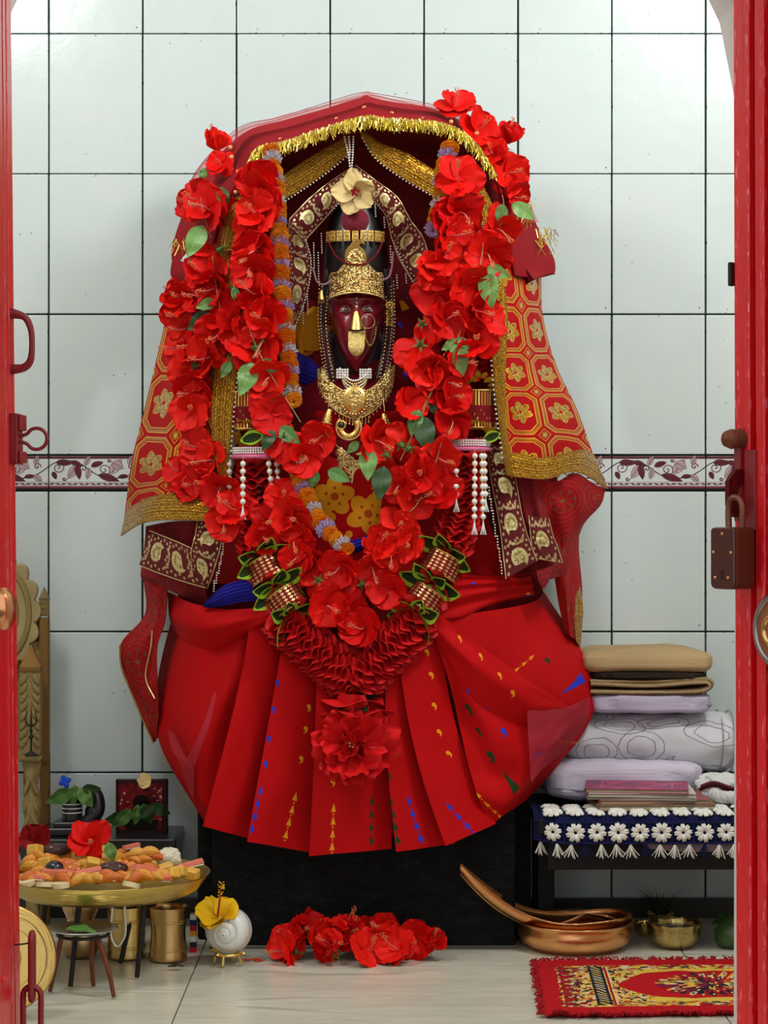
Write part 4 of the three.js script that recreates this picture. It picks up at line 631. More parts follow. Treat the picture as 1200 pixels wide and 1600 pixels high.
// red ball and cream hibiscus are added with the flowers; crown ornaments here
{
  const t = thing('filigree_crown', 'gold filigree crown set low above the red face', 'gold_crown', P(557, 462, 0.36));  // gold filigree crown of the idol
  const L = (g) => local(t, g);
  const top = (a) => 413 + 24 * Math.pow(Math.abs(a), 1.8) + 3.5 * Math.cos(a * 11);
  const fn = (u, v) => { const a = u * 2 - 1; return P(557 + 43 * Math.sin(a * 1.35) / Math.sin(1.35), lerp(top(a), 462 + 6 * a * a - 5 * (1 - Math.abs(a)), v), 0.335 + 0.085 * Math.cos(a * 1.2) - 0.024 * (1 - v)); };
  part(t, 'crown_plate', L(sheet(fn, 50, 20, 0.003)), M.goldGapShade);
  seed(41); const g = surfBeads(fn, 420, 0.0013, 0.0028, 0.0012, [[0.99, 44, 0.002], [0.9, 44, 0.0015], [0.02, 44, 0.0018]]);
  for (let i = 0; i < 70; i++) g.push(curlWire(fn(rr(0.06, 0.94), rr(0.12, 0.85)), rr(0.004, 0.007), 1.3, pick([-1, 1]), 0.0011));
  part(t, 'filigree', L(join(g)), M.goldPale);
  // paisley plume in the middle
  const s = new THREE.Shape(); s.moveTo(0, -0.022); s.bezierCurveTo(0.026, -0.02, 0.024, 0.012, 0.006, 0.022); s.bezierCurveTo(0.004, 0.030, 0.014, 0.032, 0.017, 0.026); s.bezierCurveTo(0.014, 0.040, -0.004, 0.038, -0.010, 0.024); s.bezierCurveTo(-0.026, 0.012, -0.024, -0.02, 0, -0.022);
  const pc = P(556, 404, 0.392), plume = part(t, 'paisley_plume', L(extrude(s, 0.003, 0.0015, 14).translate(pc.x, pc.y, pc.z)), M.goldGapShade);
  const pg = []; for (let i = 0; i < 110; i++) { const a = rr(0, 6.28), q = Math.sqrt(rnd()); pg.push(new THREE.IcosahedronGeometry(rr(0.0014, 0.0028), 1).translate(pc.x + 0.017 * q * Math.cos(a), pc.y - 0.002 + 0.019 * q * Math.sin(a), pc.z + 0.0045)); } part(plume, 'grains', L(join(pg)), M.goldPale);
}
{
  const t = thing('gold_headband', 'narrow gold plaque headband across the black forehead below the cream flower', 'headband', P(555, 378, 0.34));
  seed(42);
  for (let i = 0; i < 9; i++) { const a = (i - 4) / 4, x = 555 + 42 * Math.sin(a * 1.1) / Math.sin(1.1), d = 0.325 + 0.055 * Math.cos(a * 1.2); const c = P(x, 368 + 2 * a * a, d), g = []; g.push(box(0.0126, 0.022, 0.003, 0, 0, 0, 0.001)); g.push(new THREE.TorusGeometry(0.004, 0.0011, 6, 16).translate(0, 0, 0.002)); g.push(ball(0.0024, 0, 0, 0.003)); for (const [u, v] of [[-1, -1], [1, -1], [1, 1], [-1, 1], [0, 1.1], [0, -1.1]]) g.push(ball(0.0017, u * 0.0036, v * 0.0068, 0.002, 8, 6)); part(t, 'plaque', local(t, join(g).rotateY(a * 0.8).translate(c.x, c.y, c.z)), M.gold); }
}
// bead loops across the crown
{
  const t = thing('bead_chain', 'string of small pink beads looping from the crown to both sides', 'bead chain', P(556, 450, 0.36));
  part(t, 'bead_string', local(t, beadsAlong([P(489, 420, 0.37), P(497, 442, 0.385), P(508, 444, 0.39), P(517, 438, 0.39)], 0.0021, 0.0044)), std('#b98a8f', 0.3));
  part(t, 'bead_string', local(t, beadsAlong([P(596, 438, 0.39), P(606, 434, 0.388), P(612, 420, 0.375), P(614, 395, 0.37)], 0.0021, 0.0044)), std('#b98a8f', 0.3));
  part(t, 'cord', local(t, tube([P(513, 378, 0.375), P(525, 400, 0.39), P(545, 412, 0.40), P(570, 412, 0.40), P(588, 398, 0.39), P(598, 378, 0.375)], 0.0018, 40, 6)), std('#7a1822', 0.5));
}
{
  const t = thing('bead_chain', 'pearl bead pendants hanging from the hood peak to the cream flower', 'bead chain', P(548, 280, 0.38));
  for (const [x, a, b, e] of [[538, 214, 268, 548], [545, 214, 250, 546], [552, 214, 275, 548]]) part(t, 'bead_string', local(t, beadsAlong([P(x, a, 0.39), P((x + e) / 2 + 1, (a + b) / 2, 0.392), P(e, b, 0.385)], 0.0021, 0.0052)), M.pearl);
}
for (const [side, label] of [[-1, 'long strings of dark and gold beads hanging on the blue-fold side of the red face'], [1, 'long strings of dark and gold beads hanging on the nose-ring side of the red face']]) {
  const t = thing('bead_strand', label, 'bead strands', P(557 + side * 45, 600, 0.38));
  seed(50 + side);
  for (let i = 0; i < 5; i++) { const x = 557 + side * (60 - i * 4); part(t, 'bead_string', local(t, beadsAlong([P(x - side * 2, 440 + i * 8, 0.37), P(x, 500, 0.378 + i * 0.002), P(x - side * 4, 545, 0.388 + i * 0.002), P(x - side * 12, 595, 0.402)], 0.0017 + 0.0004 * (i % 2), 0.0075 - 0.001 * (i % 3))), [M.goldPale, std('#a08078', 0.3), std('#3a1010', 0.3), M.gold, std('#5a2428', 0.3)][i]); }
  if (side > 0) for (const y of [477, 490, 503]) { const c = P(609, y, 0.375), g = [new THREE.TorusGeometry(0.006, 0.0018, 8, 20).translate(c.x, c.y, c.z), ball(0.0035, c.x, c.y, c.z)]; for (let k = 0; k < 8; k++) g.push(ball(0.0016, c.x + 0.0085 * Math.cos(k * 0.785), c.y + 0.0085 * Math.sin(k * 0.785), c.z, 8, 6)); part(t, 'gold_rosette', local(t, join(g)), M.gold); }
  else { const c = P(502, 463, 0.385); part(t, 'gold_drop', local(t, join([lathe([[0, 0.012], [0.003, 0.011], [0.0065, -0.006], [0.006, -0.008], [0, -0.008]], 16).translate(c.x, c.y, c.z), ...[-1, 0, 1].map((k) => ball(0.002, c.x + k * 0.0045, c.y - 0.011, c.z, 8, 6))])), M.gold); }
}
{
  const t = thing('gold_collar', 'broad gold filigree collar necklace with a round face medallion', 'necklace', P(556, 650, 0.4));
  const L = (g) => local(t, g);
  const outer = [[497, 578, 0.385], [499, 605, 0.40], [515, 632, 0.42], [535, 648, 0.43], [556, 654, 0.435], [578, 646, 0.43], [598, 628, 0.42], [612, 604, 0.40], [616, 572, 0.385]];
  const inner = [[507, 572, 0.385], [514, 592, 0.395], [526, 604, 0.405], [540, 611, 0.41], [556, 613, 0.412], [572, 610, 0.41], [586, 602, 0.405], [598, 588, 0.395], [604, 568, 0.385]];
  const fn = (u, v) => { const a = spline(inner, u), b = spline(outer, u); return P(lerp(a[0], b[0], v), lerp(a[1], b[1], v), lerp(a[2], b[2], v) + 0.006 * Math.sin(Math.PI * v)); };
  part(t, 'collar_plate', L(sheet(fn, 60, 12, 0.003)), M.goldGapShade);
  seed(61); const g = surfBeads(fn, 560, 0.0013, 0.0026, 0.0012, [[1.0, 70, 0.0021], [0.88, 70, 0.0014], [0.02, 60, 0.0018], [0.5, 60, 0.0013]]);
  for (let i = 0; i < 90; i++) g.push(curlWire(fn(rr(0.05, 0.95), rr(0.12, 0.88)), rr(0.004, 0.007), 1.3, pick([-1, 1]), 0.0011));
  for (let i = 0; i < 30; i++) { const p = fn(i / 29, 1); g.push(tube([p, V(p.x, p.y - 0.006, p.z + 0.001)], 0.0006, 3, 5), new THREE.IcosahedronGeometry(0.0017, 1).translate(p.x, p.y - 0.007, p.z + 0.001)); }
  part(t, 'filigree', L(join(g)), M.goldPale);
  const c = P(554, 625, 0.447), m = part(t, 'medallion', L(new THREE.SphereGeometry(1, 30, 20).scale(0.025, 0.028, 0.008).translate(c.x, c.y, c.z)), M.gold, 'round gold medallion');
  const mg = []; for (let i = 0; i < 26; i++) { const a = i / 26 * 6.283; mg.push(ball(0.0024, c.x + 0.025 * Math.cos(a), c.y + 0.028 * Math.sin(a), c.z + 0.001, 8, 6)); } for (let i = 0; i < 18; i++) mg.push(curlWire(V(c.x + rr(-0.014, 0.014), c.y + rr(-0.016, 0.018), c.z + 0.006), 0.005, 1.4, pick([-1, 1]), 0.0009)); for (const [u, v] of [[-0.006, 0.006], [0.006, 0.006], [0, -0.003]]) mg.push(ball(0.0032, c.x + u, c.y + v, c.z + 0.008, 10, 8)); part(m, 'medallion_relief', L(join(mg)), M.goldPale);
  for (let i = 0; i < 9; i++) { const x = 536 + i * 5, p = P(x, 655 - Math.abs(i - 4) * 1.2, 0.437); part(t, 'drop_fringe', L(join([tube([p, V(p.x, p.y - 0.011, p.z)], 0.0011, 3, 5), ball(0.0019, p.x, p.y - 0.012, p.z, 8, 6)])), M.gold); }
  for (const [x, y, n] of [[513, 648, -1], [601, 655, 1]]) { const q = P(x, y, 0.44); const bell = lathe([[0, 0.012], [0.004, 0.010], [0.007, -0.004], [0.009, -0.016], [0.008, -0.017], [0, -0.010]], 20); const bits = [bell]; for (let k = 0; k < 10; k++) bits.push(ball(0.0017, 0.0085 * Math.cos(k * 0.628), -0.017, 0.0085 * Math.sin(k * 0.628), 8, 6)); for (let r = 0; r < 4; r++) for (let k = 0; k < 9; k++) bits.push(ball(0.0012, (0.0045 + r * 0.0012) * Math.cos(k * 0.7 + r), 0.006 - r * 0.005, (0.0045 + r * 0.0012) * Math.sin(k * 0.7 + r), 6, 5)); part(t, 'bell_drop', L(join(bits).rotateZ(n * 0.2).translate(q.x, q.y, q.z)), M.gold); part(t, 'drop_thread', L(tube([P(x - n * 2, 622, 0.425), P(x, y - 12, 0.44)], 0.0008, 6, 5)), M.goldPale); }
}
{
  const t = thing('pearl_choker', 'pearl choker with rows of cream beads at the throat', 'choker', P(553, 600, 0.4));
  seed(62);
  for (let r = 0; r < 4; r++) part(t, 'bead_string', local(t, beadsAlong([P(531 + r, 576 + r * 5, 0.40), P(541, 590 + r * 5, 0.412), P(554, 595 + r * 5, 0.416), P(567, 590 + r * 5, 0.412), P(577 - r, 577 + r * 5, 0.40)], 0.0024, 0.0046)), r % 2 ? M.goldPale : M.pearl);
  for (const [a, b] of [[535, 586], [571, 586]]) { const g = []; for (let i = 0; i < 5; i++) for (let j = 0; j < 4; j++) g.push(ball(0.0026, ...P(a - 8 + i * 4, b - 8 + j * 4, 0.408).toArray(), 8, 6)); part(t, 'bead_cluster', local(t, join(g)), M.pearl); }
}
{
  const t = thing('gold_pendant', 'gold crescent pendant with a dark stone below the collar', 'pendant', P(545, 690, 0.44));
  const L = (g) => local(t, g), c = P(545, 668, 0.452);
  part(t, 'crescent', L(new THREE.TorusGeometry(0.017, 0.006, 10, 40, 4.6).rotateZ(2.4).scale(1, 1, 0.6).translate(c.x, c.y, c.z)), M.gold);
  const g = []; for (let i = 0; i < 34; i++) { const a = 2.4 + 4.6 * i / 33; g.push(ball(0.0019, c.x + 0.024 * Math.cos(a), c.y + 0.024 * Math.sin(a), c.z, 8, 6)); if (i % 2) g.push(ball(0.0016, c.x + 0.017 * Math.cos(a), c.y + 0.017 * Math.sin(a), c.z + 0.004, 8, 6)); } part(t, 'grains', L(join(g)), M.goldPale);
  const q = P(533, 664, 0.455); part(t, 'dark_stone', L(ball(0.006, q.x, q.y, q.z)), M.black); part(t, 'stone_setting', L(new THREE.TorusGeometry(0.008, 0.002, 8, 24).translate(q.x, q.y, q.z)), M.gold);
}
for (const [x, y, a, lab] of [[535, 712, 0.5, 'flared gold leaf ornament among the flowers, touching the round green leaf'], [583, 702, -0.55, 'flared gold leaf ornament among the flowers, below the bell drop'], [545, 728, 0.9, 'small gold leaf ornament above the printed yellow flowers']]) {
  const t = thing('gold_leaf_ornament', lab, 'ornament', P(x, y, 0.455)); seed(70 + x);
  const fn = (u, v) => V((u - 0.5) * lerp(0.010, 0.042, v), 0.016 - 0.036 * v + 0.005 * Math.cos((u - 0.5) * 5) * v, 0.006 * Math.sin(Math.PI * u));
  part(t, 'plate', sheet(fn, 16, 14, 0.002), M.goldGapShade); part(t, 'grains', join(surfBeads(fn, 120, 0.0014, 0.0026, 0.0014, [[1, 14, 0.0022], [0.75, 12, 0.0016]])), M.goldPale); t.rotation.z = a;
}
// ---------- flowers ----------
function petalGeo(s, len, wid, cup, frill) {
  return sheet((u, v) => {
    const a = u * 2 - 1, w = wid * (0.14 + 1.05 * Math.pow(Math.sin(Math.PI * Math.min(0.98, 0.06 + 0.80 * v)), 0.8)), edge = smooth(0.55, 1, v);
    const y = len * v * (1 - 0.14 * a * a * v) + edge * 0.05 * len * noise(u * 7 + s, s, 1);
    const z = cup * (0.35 * v + 0.8 * v * v * (1 - 0.5 * v)) * len - 0.16 * wid * (1 - a * a) * (1 - v) + frill * edge * Math.sin(a * 8 + s) * len + frill * 0.8 * noise(u * 4 + s, v * 4, 2) * len * v;
    return V(a * w / 2 * 1.0, y - 0.001, z);
  }, 10, 10, 0.0004);
}
const petalVariants = [petalGeo(1, 0.047, 0.048, 0.30, 0.05), petalGeo(2.7, 0.045, 0.050, 0.12, 0.07), petalGeo(4.1, 0.049, 0.046, -0.12, 0.06), petalGeo(5.9, 0.043, 0.048, 0.5, 0.06)];
seed(101);
const hibTex = (base, vein) => canvasTex(128, 128, (x, w, h) => { x.fillStyle = base; x.fillRect(0, 0, w, h); x.strokeStyle = vein; for (let i = 0; i <= 26; i++) { const u = i / 26 * w; x.globalAlpha = rr(0.12, 0.4); x.lineWidth = rr(0.6, 1.4); x.beginPath(); x.moveTo(w / 2 + (u - w / 2) * 0.3, h); x.quadraticCurveTo(u * 0.5 + w / 4, h / 2, u, 0); x.stroke(); } x.globalAlpha = 1; });
const petalMat = (base, vein) => phys('#ffffff', 0.55, 0, { map: hibTex(base, vein), specularIntensity: 0.35 });
const hibRed = [petalMat('#e3120a', '#a00306'), petalMat('#d60c08', '#920206'), petalMat('#ea1c10', '#b40808')];
const hibCream = petalMat('#e6cb8e', '#c39a58'), hibYellow = petalMat('#f2c01a', '#c98a08');
const stamenRed = std(lin(0.62, 0.05, 0.06), 0.5), stamenTip = std(lin(0.75, 0.16, 0.05), 0.5), stamenPink = std(lin(0.65, 0.22, 0.2), 0.5);
const calyxMat = std(lin(0.10, 0.16, 0.04), 0.6);
const stamenGeo = (() => tube([V(0, 0, 0), V(0.001, 0.001, 0.02), V(0.003, -0.004, 0.042), V(0.006, -0.010, 0.058)], (t) => 0.0017 - 0.0009 * t, 20, 6))();
const antherGeo = (() => { seed(5); const g = []; for (let i = 0; i < 34; i++) { const t = rr(0.62, 1.02), a = rr(0, 6.28), r = rr(0.002, 0.0055); g.push(new THREE.IcosahedronGeometry(rr(0.0008, 0.0014), 0).translate(0.003 + 0.004 * (t - 0.6) * 2 + r * Math.cos(a), -0.004 - 0.012 * (t - 0.65) + r * Math.sin(a), 0.058 * t)); } return join(g); })();
const calyxGeo = (() => { const g = [new THREE.ConeGeometry(0.006, 0.016, 10).rotateX(-Math.PI / 2).translate(0, 0, -0.010)]; for (let i = 0; i < 5; i++) g.push(sheet((u, v) => V((u - 0.5) * 0.006 * (1 - v), 0.003 + 0.013 * v, -0.004 - 0.003 * v), 2, 3, 0.0006).rotateZ(i * 1.257)); g.push(tube([V(0, 0, -0.016), V(0.002, 0.003, -0.03)], 0.0013, 5, 6)); return join(g).translate(0, 0, -0.012); })();
function hibiscus(parent, pos, { dir = [0, 0, 1], spin = 0, size = 1, open = 1, mat, stamen = true, narrow = 1, name = 'hibiscus_flower' } = {}) {
  const f = group(parent, name); f.position.copy(pos);
  f.quaternion.setFromUnitVectors(V(0, 0, 1), V(...dir).normalize()); f.rotateZ(spin); f.scale.setScalar(size);
  const m = mat || pick(hibRed);
  for (let i = 0; i < 5; i++) { const p = part(f, 'petal', pick(petalVariants), m); p.rotation.order = 'ZXY'; p.rotation.z = i * 1.2566 + rr(-0.14, 0.14); p.rotation.x = (open < 0.5 ? 1.0 : 0.12) + rr(-0.18, 0.30); p.rotation.y = rr(-0.32, 0.32) + 0.22; p.scale.set(narrow * rr(0.92, 1.1), rr(0.9, 1.08), 1); p.position.z = 0.0007 * i; }
  if (stamen) { const s = part(f, 'stamen', stamenGeo, mat ? stamenRed : stamenPink); const a = part(f, 'anthers', antherGeo, mat ? stamenTip : stamenTip); s.rotation.z = a.rotation.z = rr(-0.6, 0.6); }
  part(f, 'calyx', calyxGeo, calyxMat);
  return f;
}
const depthAt = (px) => { const k = Math.abs(px - 568); return k < 120 ? 0.468 : k < 190 ? lerp(0.468, 0.455, (k - 120) / 70) : k < 250 ? lerp(0.455, 0.40, (k - 190) / 60) : lerp(0.40, 0.34, Math.min(1, (k - 250) / 50)); };
// leaf: pointed oval with a midrib fold
const leafGeo = sheet((u, v) => { const a = u * 2 - 1, w = 0.5 * Math.pow(Math.sin(Math.PI * Math.pow(v, 0.8)), 0.9) * (1 - 0.25 * v); return V(a * w * 0.62, -v, 0.10 * Math.abs(a) * w + 0.10 * Math.sin(v * 2.6) + 0.02 * Math.sin(v * 14 + a)); }, 8, 12, 0.012);
const leafMats = [0, 1, 2].map((k) => { seed(200 + k); const c = ['#6f9a4e', '#4d7a34', '#2c4a22'][k]; return phys('#ffffff', 0.42, 0, { map: canvasTex(64, 128, (x, w, h) => { x.fillStyle = c; x.fillRect(0, 0, w, h); x.strokeStyle = k === 2 ? '#4d6b38' : '#9cbf74'; x.lineWidth = 1.6; x.beginPath(); x.moveTo(w / 2, 0); x.lineTo(w / 2, h); x.stroke(); x.lineWidth = 0.7; for (let i = 0; i < 9; i++) { x.beginPath(); x.moveTo(w / 2, h - i * 13); x.lineTo(0, h - i * 13 - 20); x.moveTo(w / 2, h - i * 13); x.lineTo(w, h - i * 13 - 20); x.stroke(); } }) }); });
const stemMat = std('#a9a06a', 0.6);
function belLeaf(t, px, py, len, ang, k = 0, dd = 0.012) { const p = P(px, py, depthAt(px) + dd), m = part(t, 'bel_leaf', leafGeo, leafMats[k]); m.position.copy(p).sub(t.position); m.rotation.set(rr(-0.15, 0.2), rr(-0.4, 0.4), ang); m.scale.setScalar(PX(len, 0.45)); return m; }
function stem(t, pts) { part(t, 'stem', local(t, tube(pts.map(([a, b]) => P(a, b, depthAt(a) + 0.016)), 0.0009, 24, 5)), stemMat); }

// the flower garlands: two outer strands and the inner strand meeting at the chest
const garlandSpots = {
  left: [[312, 312], [330, 330], [398, 285], [412, 300], [404, 332], [392, 364], [400, 394], [390, 418], [337, 398], [318, 430], [336, 448], [288, 466], [408, 460], [284, 487], [295, 512], [359, 492], [345, 520], [398, 512], [412, 530], [280, 549], [300, 575], [424, 590], [303, 606], [420, 645], [400, 480], [320, 470], [375, 505], [310, 540], [330, 560], [390, 545], [418, 495], [422, 622], [300, 640], [285, 470]],
  leftLow: [[446, 690], [310, 698], [285, 738], [316, 752], [346, 760], [367, 795], [414, 836], [475, 712], [442, 775], [452, 806], [462, 846], [462, 872], [506, 680], [432, 812], [352, 818], [330, 720], [300, 760]],
  right: [[714, 282], [699, 338], [695, 400], [775, 360], [683, 458], [737, 484], [668, 512], [740, 532], [687, 574], [725, 446], [691, 600], [718, 560], [705, 370], [760, 400], [700, 500], [655, 540], [665, 575], [720, 330], [680, 420], [755, 500], [705, 620]],
  rightLow: [[640, 632], [708, 655], [621, 690], [681, 713], [653, 783], [621, 824], [607, 866], [660, 745], [690, 770], [600, 705], [640, 850], [590, 850], [625, 760], [585, 690], [640, 700]],
  low: [[531, 884], [500, 908], [513, 948], [571, 980], [608, 922], [560, 910], [545, 955], [580, 885], [490, 880]],
};
const gl = thing('hibiscus_garland', 'long garland of red hibiscus and green leaves hanging round the idol to its waist', 'garland', P(568, 900, 0.45));
seed(303);
for (const [key, list] of Object.entries(garlandSpots)) for (const [x, y] of list) {
  const p = P(x + rr(-3, 3), y + rr(-3, 3), depthAt(x) + rr(-0.006, 0.012)).sub(gl.position), back = rnd() < 0.16;
  const side = (x - 568) / 300;
  hibiscus(gl, p, { dir: [side * 0.7 + rr(-0.55, 0.55), rr(-0.6, 0.35), back ? -0.9 : 1], spin: rr(0, 6.28), size: key === 'low' || key === 'leftLow' || key === 'rightLow' ? rr(0.86, 1.02) : rr(0.96, 1.14), stamen: rnd() < 0.75 });
}
for (const a of [[318, 352, 58, -0.45, 0, 0.03], [345, 292, 36, 0.2, 1], [318, 262, 24, -0.2, 1], [336, 470, 34, -1.2, 0], [328, 488, 46, -0.9, 2], [366, 448, 26, 0.2, 1], [372, 470, 34, 0.5, 2], [360, 565, 30, -0.5, 1], [394, 566, 58, -0.35, 0], [410, 562, 34, 0.9, 1], [428, 672, 38, -0.5, 2], [437, 668, 44, 0.9, 1],
  [805, 322, 30, 0.9, 0], [800, 318, 44, 0.95, 0], [785, 318, 36, -0.1, 1], [752, 420, 36, -1.35, 0], [760, 418, 40, 1.2, 0], [762, 425, 62, 0.15, 0], [765, 415, 30, 1.0, 1], [712, 530, 30, -1.0, 0], [715, 528, 26, 0.8, 1], [713, 535, 54, 0.2, 0], [575, 700, 52, 0.0, 0], [600, 728, 56, -0.15, 2], [660, 650, 60, 0.15, 2], [655, 640, 44, -0.3, 1], [672, 628, 28, 0.5, 2], [495, 735, 30, -0.3, 1], [512, 735, 40, 1.1, 1], [560, 690, 26, -0.8, 0]]) belLeaf(gl, ...a);
for (const s of [[[312, 300], [318, 330], [326, 360], [330, 372]], [[332, 400], [338, 450], [345, 490]], [[385, 500], [400, 540], [420, 580], [445, 620], [470, 660]], [[755, 380], [752, 405], [745, 430]], [[690, 560], [700, 545], [714, 530], [720, 515]], [[660, 640], [680, 600], [640, 690], [625, 720]], [[785, 305], [787, 320], [784, 335]], [[500, 660], [520, 690], [548, 715]], [[690, 690], [675, 740], [650, 790], [640, 800]], [[395, 560], [405, 540], [412, 530]]]) stem(gl, s);

const topFlowers = thing('hibiscus_bunch', 'red hibiscus blooms tucked along the right edge of the red hood', 'flowers', P(760, 260, 0.3)); seed(310);
for (const [x, y, d, dir, o, s] of [[712, 166, 0.34, [0.1, 0.55, 0.8], 1, 0.95], [746, 203, 0.36, [0.5, 0.3, 0.9], 1, 1.0], [793, 222, 0.32, [0.1, 1, 0.35], 0.3, 0.85], [793, 272, 0.34, [0.3, -0.1, 1], 1, 1.05], [800, 305, 0.34, [0.6, -0.4, 0.8], 1, 0.85], [770, 240, 0.36, [-0.3, 0.2, 1], 1, 0.75]]) hibiscus(topFlowers, P(x, y, d).sub(topFlowers.position), { dir, spin: rr(0, 6), size: s, open: o });
const topFlowers2 = thing('hibiscus_bunch', 'red hibiscus blooms tucked along the left edge of the red hood above the price tag', 'flowers', P(330, 280, 0.3)); seed(311);
for (const [x, y, d, dir, o, s] of [[339, 232, 0.30, [-0.1, 1, 0.3], 0.3, 0.85], [345, 258, 0.31, [-0.3, 0.2, 1], 1, 0.7], [303, 318, 0.31, [-0.5, 0, 1], 1, 0.9], [352, 330, 0.37, [0.2, 0, 1], 1, 0.8], [283, 452, 0.31, [-0.8, 0.2, 0.6], 0.3, 0.7]]) hibiscus(topFlowers2, P(x, y, d).sub(topFlowers2.position), { dir, spin: rr(0, 6), size: s, open: o });
{ const t = single('price_tag', 'small white paper price tag tucked under the hood beside the green leaf', 'price tag', extrude([[-0.013, -0.016], [0.013, -0.012], [0.011, 0.016], [-0.006, 0.013]], 0.0006).translate(0, 0, 0), std('#ffffff', 0.6, 0, { map: canvasTex(64, 64, (x, w, h) => { x.fillStyle = '#e8ecea'; x.fillRect(0, 0, w, h); x.fillStyle = '#3a5a8a'; x.fillRect(20, 20, 26, 4); x.fillRect(18, 28, 30, 3); x.fillRect(22, 34, 22, 5); }, { repeat: [30, 30] }) })); t.position.copy(P(296, 401, 0.375)); t.rotation.set(0, -0.2, -0.5); }
{ // cream hibiscus over a red woollen ball
  const b = thing('red_ball', 'fuzzy dark red ball on the forehead under the cream hibiscus', 'ornament', P(555, 345, 0.37)); seed(320);
  const g = new THREE.IcosahedronGeometry(PX(22, 0.37), 4); const p = g.attributes.position; for (let i = 0; i < p.count; i++) { const k = 1 + 0.05 * noise(p.getX(i) * 900, p.getY(i) * 900, p.getZ(i) * 900); p.setXYZ(i, p.getX(i) * k, p.getY(i) * k * 0.92, p.getZ(i) * k * 0.8); } g.computeVertexNormals();
  part(b, 'ball', g, phys(lin(0.22, 0.01, 0.03), 0.9, 0, { sheen: 0.6, sheenColor: lin(0.8, 0.2, 0.25), bumpMap: grit, bumpScale: 0.002 }));
  const t = thing('cream_hibiscus', 'cream hibiscus with a red throat on the crown of the head', 'flower', P(555, 300, 0.405));
  const f = hibiscus(t, V(0, 0, 0), { dir: [0, -0.12, 1], spin: 0.25, size: 1.0, mat: hibCream, narrow: 0.74, stamen: false, name: 'bloom' });
  part(f, 'throat', sheet((u, v) => { const a = u * 6.283; const r = (0.004 + 0.006 * (0.6 + 0.4 * Math.cos(5 * a))) * v; return V(r * Math.cos(a), r * Math.sin(a), 0.0065 + 0.002 * v); }, 30, 4), std('#9a1020', 0.5)); part(f, 'stamen', stamenGeo.clone().scale(0.6, 0.6, 0.5), std('#c9a05a', 0.5));
}
// heap of hibiscus on the floor: every bloom a thing
{
  seed(330);
  const spots = [[450, 1488, 0.42, 0.95], [470, 1462, 0.40, 1.0], [500, 1470, 0.44, 1.0], [530, 1460, 0.42, 1.0], [520, 1490, 0.47, 0.95], [560, 1465, 0.41, 1.05], [575, 1488, 0.47, 1.0], [610, 1462, 0.42, 1.05], [620, 1485, 0.46, 1.05], [650, 1470, 0.42, 1.0], [672, 1482, 0.43, 0.85], [545, 1455, 0.40, 0.8], [485, 1450, 0.39, 0.85], [600, 1455, 0.40, 0.8]];
  spots.forEach(([x, y, d, s], i) => {
    const p = P(x, y, d); p.y = Math.max(0.026, p.y);
    const t = thing('fallen_hibiscus', 'wilted red hibiscus bloom in the heap on the floor before the pedestal', 'flower', p, 'hibiscus heaped on the floor');
    hibiscus(t, V(0, 0, 0), { dir: [rr(-0.9, 0.9), rr(0.0, 1.2), 0.8], spin: rr(0, 6), size: s, open: pick([0.3, 1, 1]), name: 'bloom' });
  });
  const q = thing('fallen_hibiscus', 'red hibiscus bloom lying sideways with a long stamen, edge of the floor heap', 'flower', P(450, 1488, 0.46), 'hibiscus heaped on the floor'); q.position.y = 0.02;
  hibiscus(q, V(0, 0, 0), { dir: [-0.9, 0.15, 0.5], spin: 1, size: 0.95, name: 'bloom' });
  const r = thing('fallen_hibiscus', 'red hibiscus bloom atop the floor heap with its stamen pointing up', 'flower', P(540, 1452, 0.41), 'hibiscus heaped on the floor'); hibiscus(r, V(0, 0, 0), { dir: [0.25, 0.95, 0.3], spin: 0, size: 0.95, name: 'bloom' });
}
// marigold and aster garland
const headGeo = (n, r, h, w, s) => { seed(s); const g = []; for (let i = 0; i < n; i++) { const a = i * 2.399, k = Math.sqrt((i + 1) / n), q = r * (0.25 + 0.75 * k); g.push(sheet((u, v) => V((u - 0.5) * w * (0.4 + v), 0.3 * q + 0.75 * q * v, h * (1 - k) * 0.8 + h * 0.3 * v * (1 - k) + 0.003 * noise(i, v * 3, 1)), 1, 2, 0.0005).rotateZ(a + rr(-0.2, 0.2))); } return join(g); };
const marigoldGeo = [headGeo(70, 0.018, 0.012, 0.0075, 1), headGeo(70, 0.017, 0.014, 0.008, 2)], asterGeo = [headGeo(80, 0.0175, 0.009, 0.0026, 3), headGeo(80, 0.019, 0.008, 0.0026, 4)];
const marigoldMat = [std(lin(0.88, 0.22, 0.006), 0.6), std(lin(0.92, 0.30, 0.010), 0.6)], asterMat = [std(lin(0.52, 0.36, 0.66), 0.6), std(lin(0.72, 0.66, 0.72), 0.6)];
const mg = thing('marigold_garland', 'string of orange marigolds and lilac asters inside the hibiscus garland', 'garland', P(500, 700, 0.43));
seed(340);
function headsAlong(pts, step, d0) {
  const c = new THREE.CatmullRomCurve3(pts.map(([a, b, d = d0]) => P(a, b, d))), n = Math.round(c.getLength() / step);
  for (let i = 0; i <= n; i++) { const t = i / n, p = c.getPointAt(t), dir = c.getTangentAt(t), aster = i % 3 === 1; const m = part(mg, aster ? 'aster_head' : 'marigold_head', pick(aster ? asterGeo : marigoldGeo), pick(aster ? asterMat : marigoldMat)); const big = aster ? 1.12 : 1; m.position.copy(p).sub(mg.position); m.quaternion.setFromUnitVectors(V(0, 0, 1), dir.clone().multiplyScalar(0.75).add(V(rr(-0.2, 0.2), rr(-0.2, 0.2), 1.0)).normalize()); m.rotateZ(rr(0, 6)); m.scale.setScalar(big * rr(0.85, 1.05)); }
}
headsAlong([[424, 236], [430, 290], [436, 350], [438, 420], [443, 480], [449, 540], [453, 575], [458, 625]], 0.0135, 0.452);
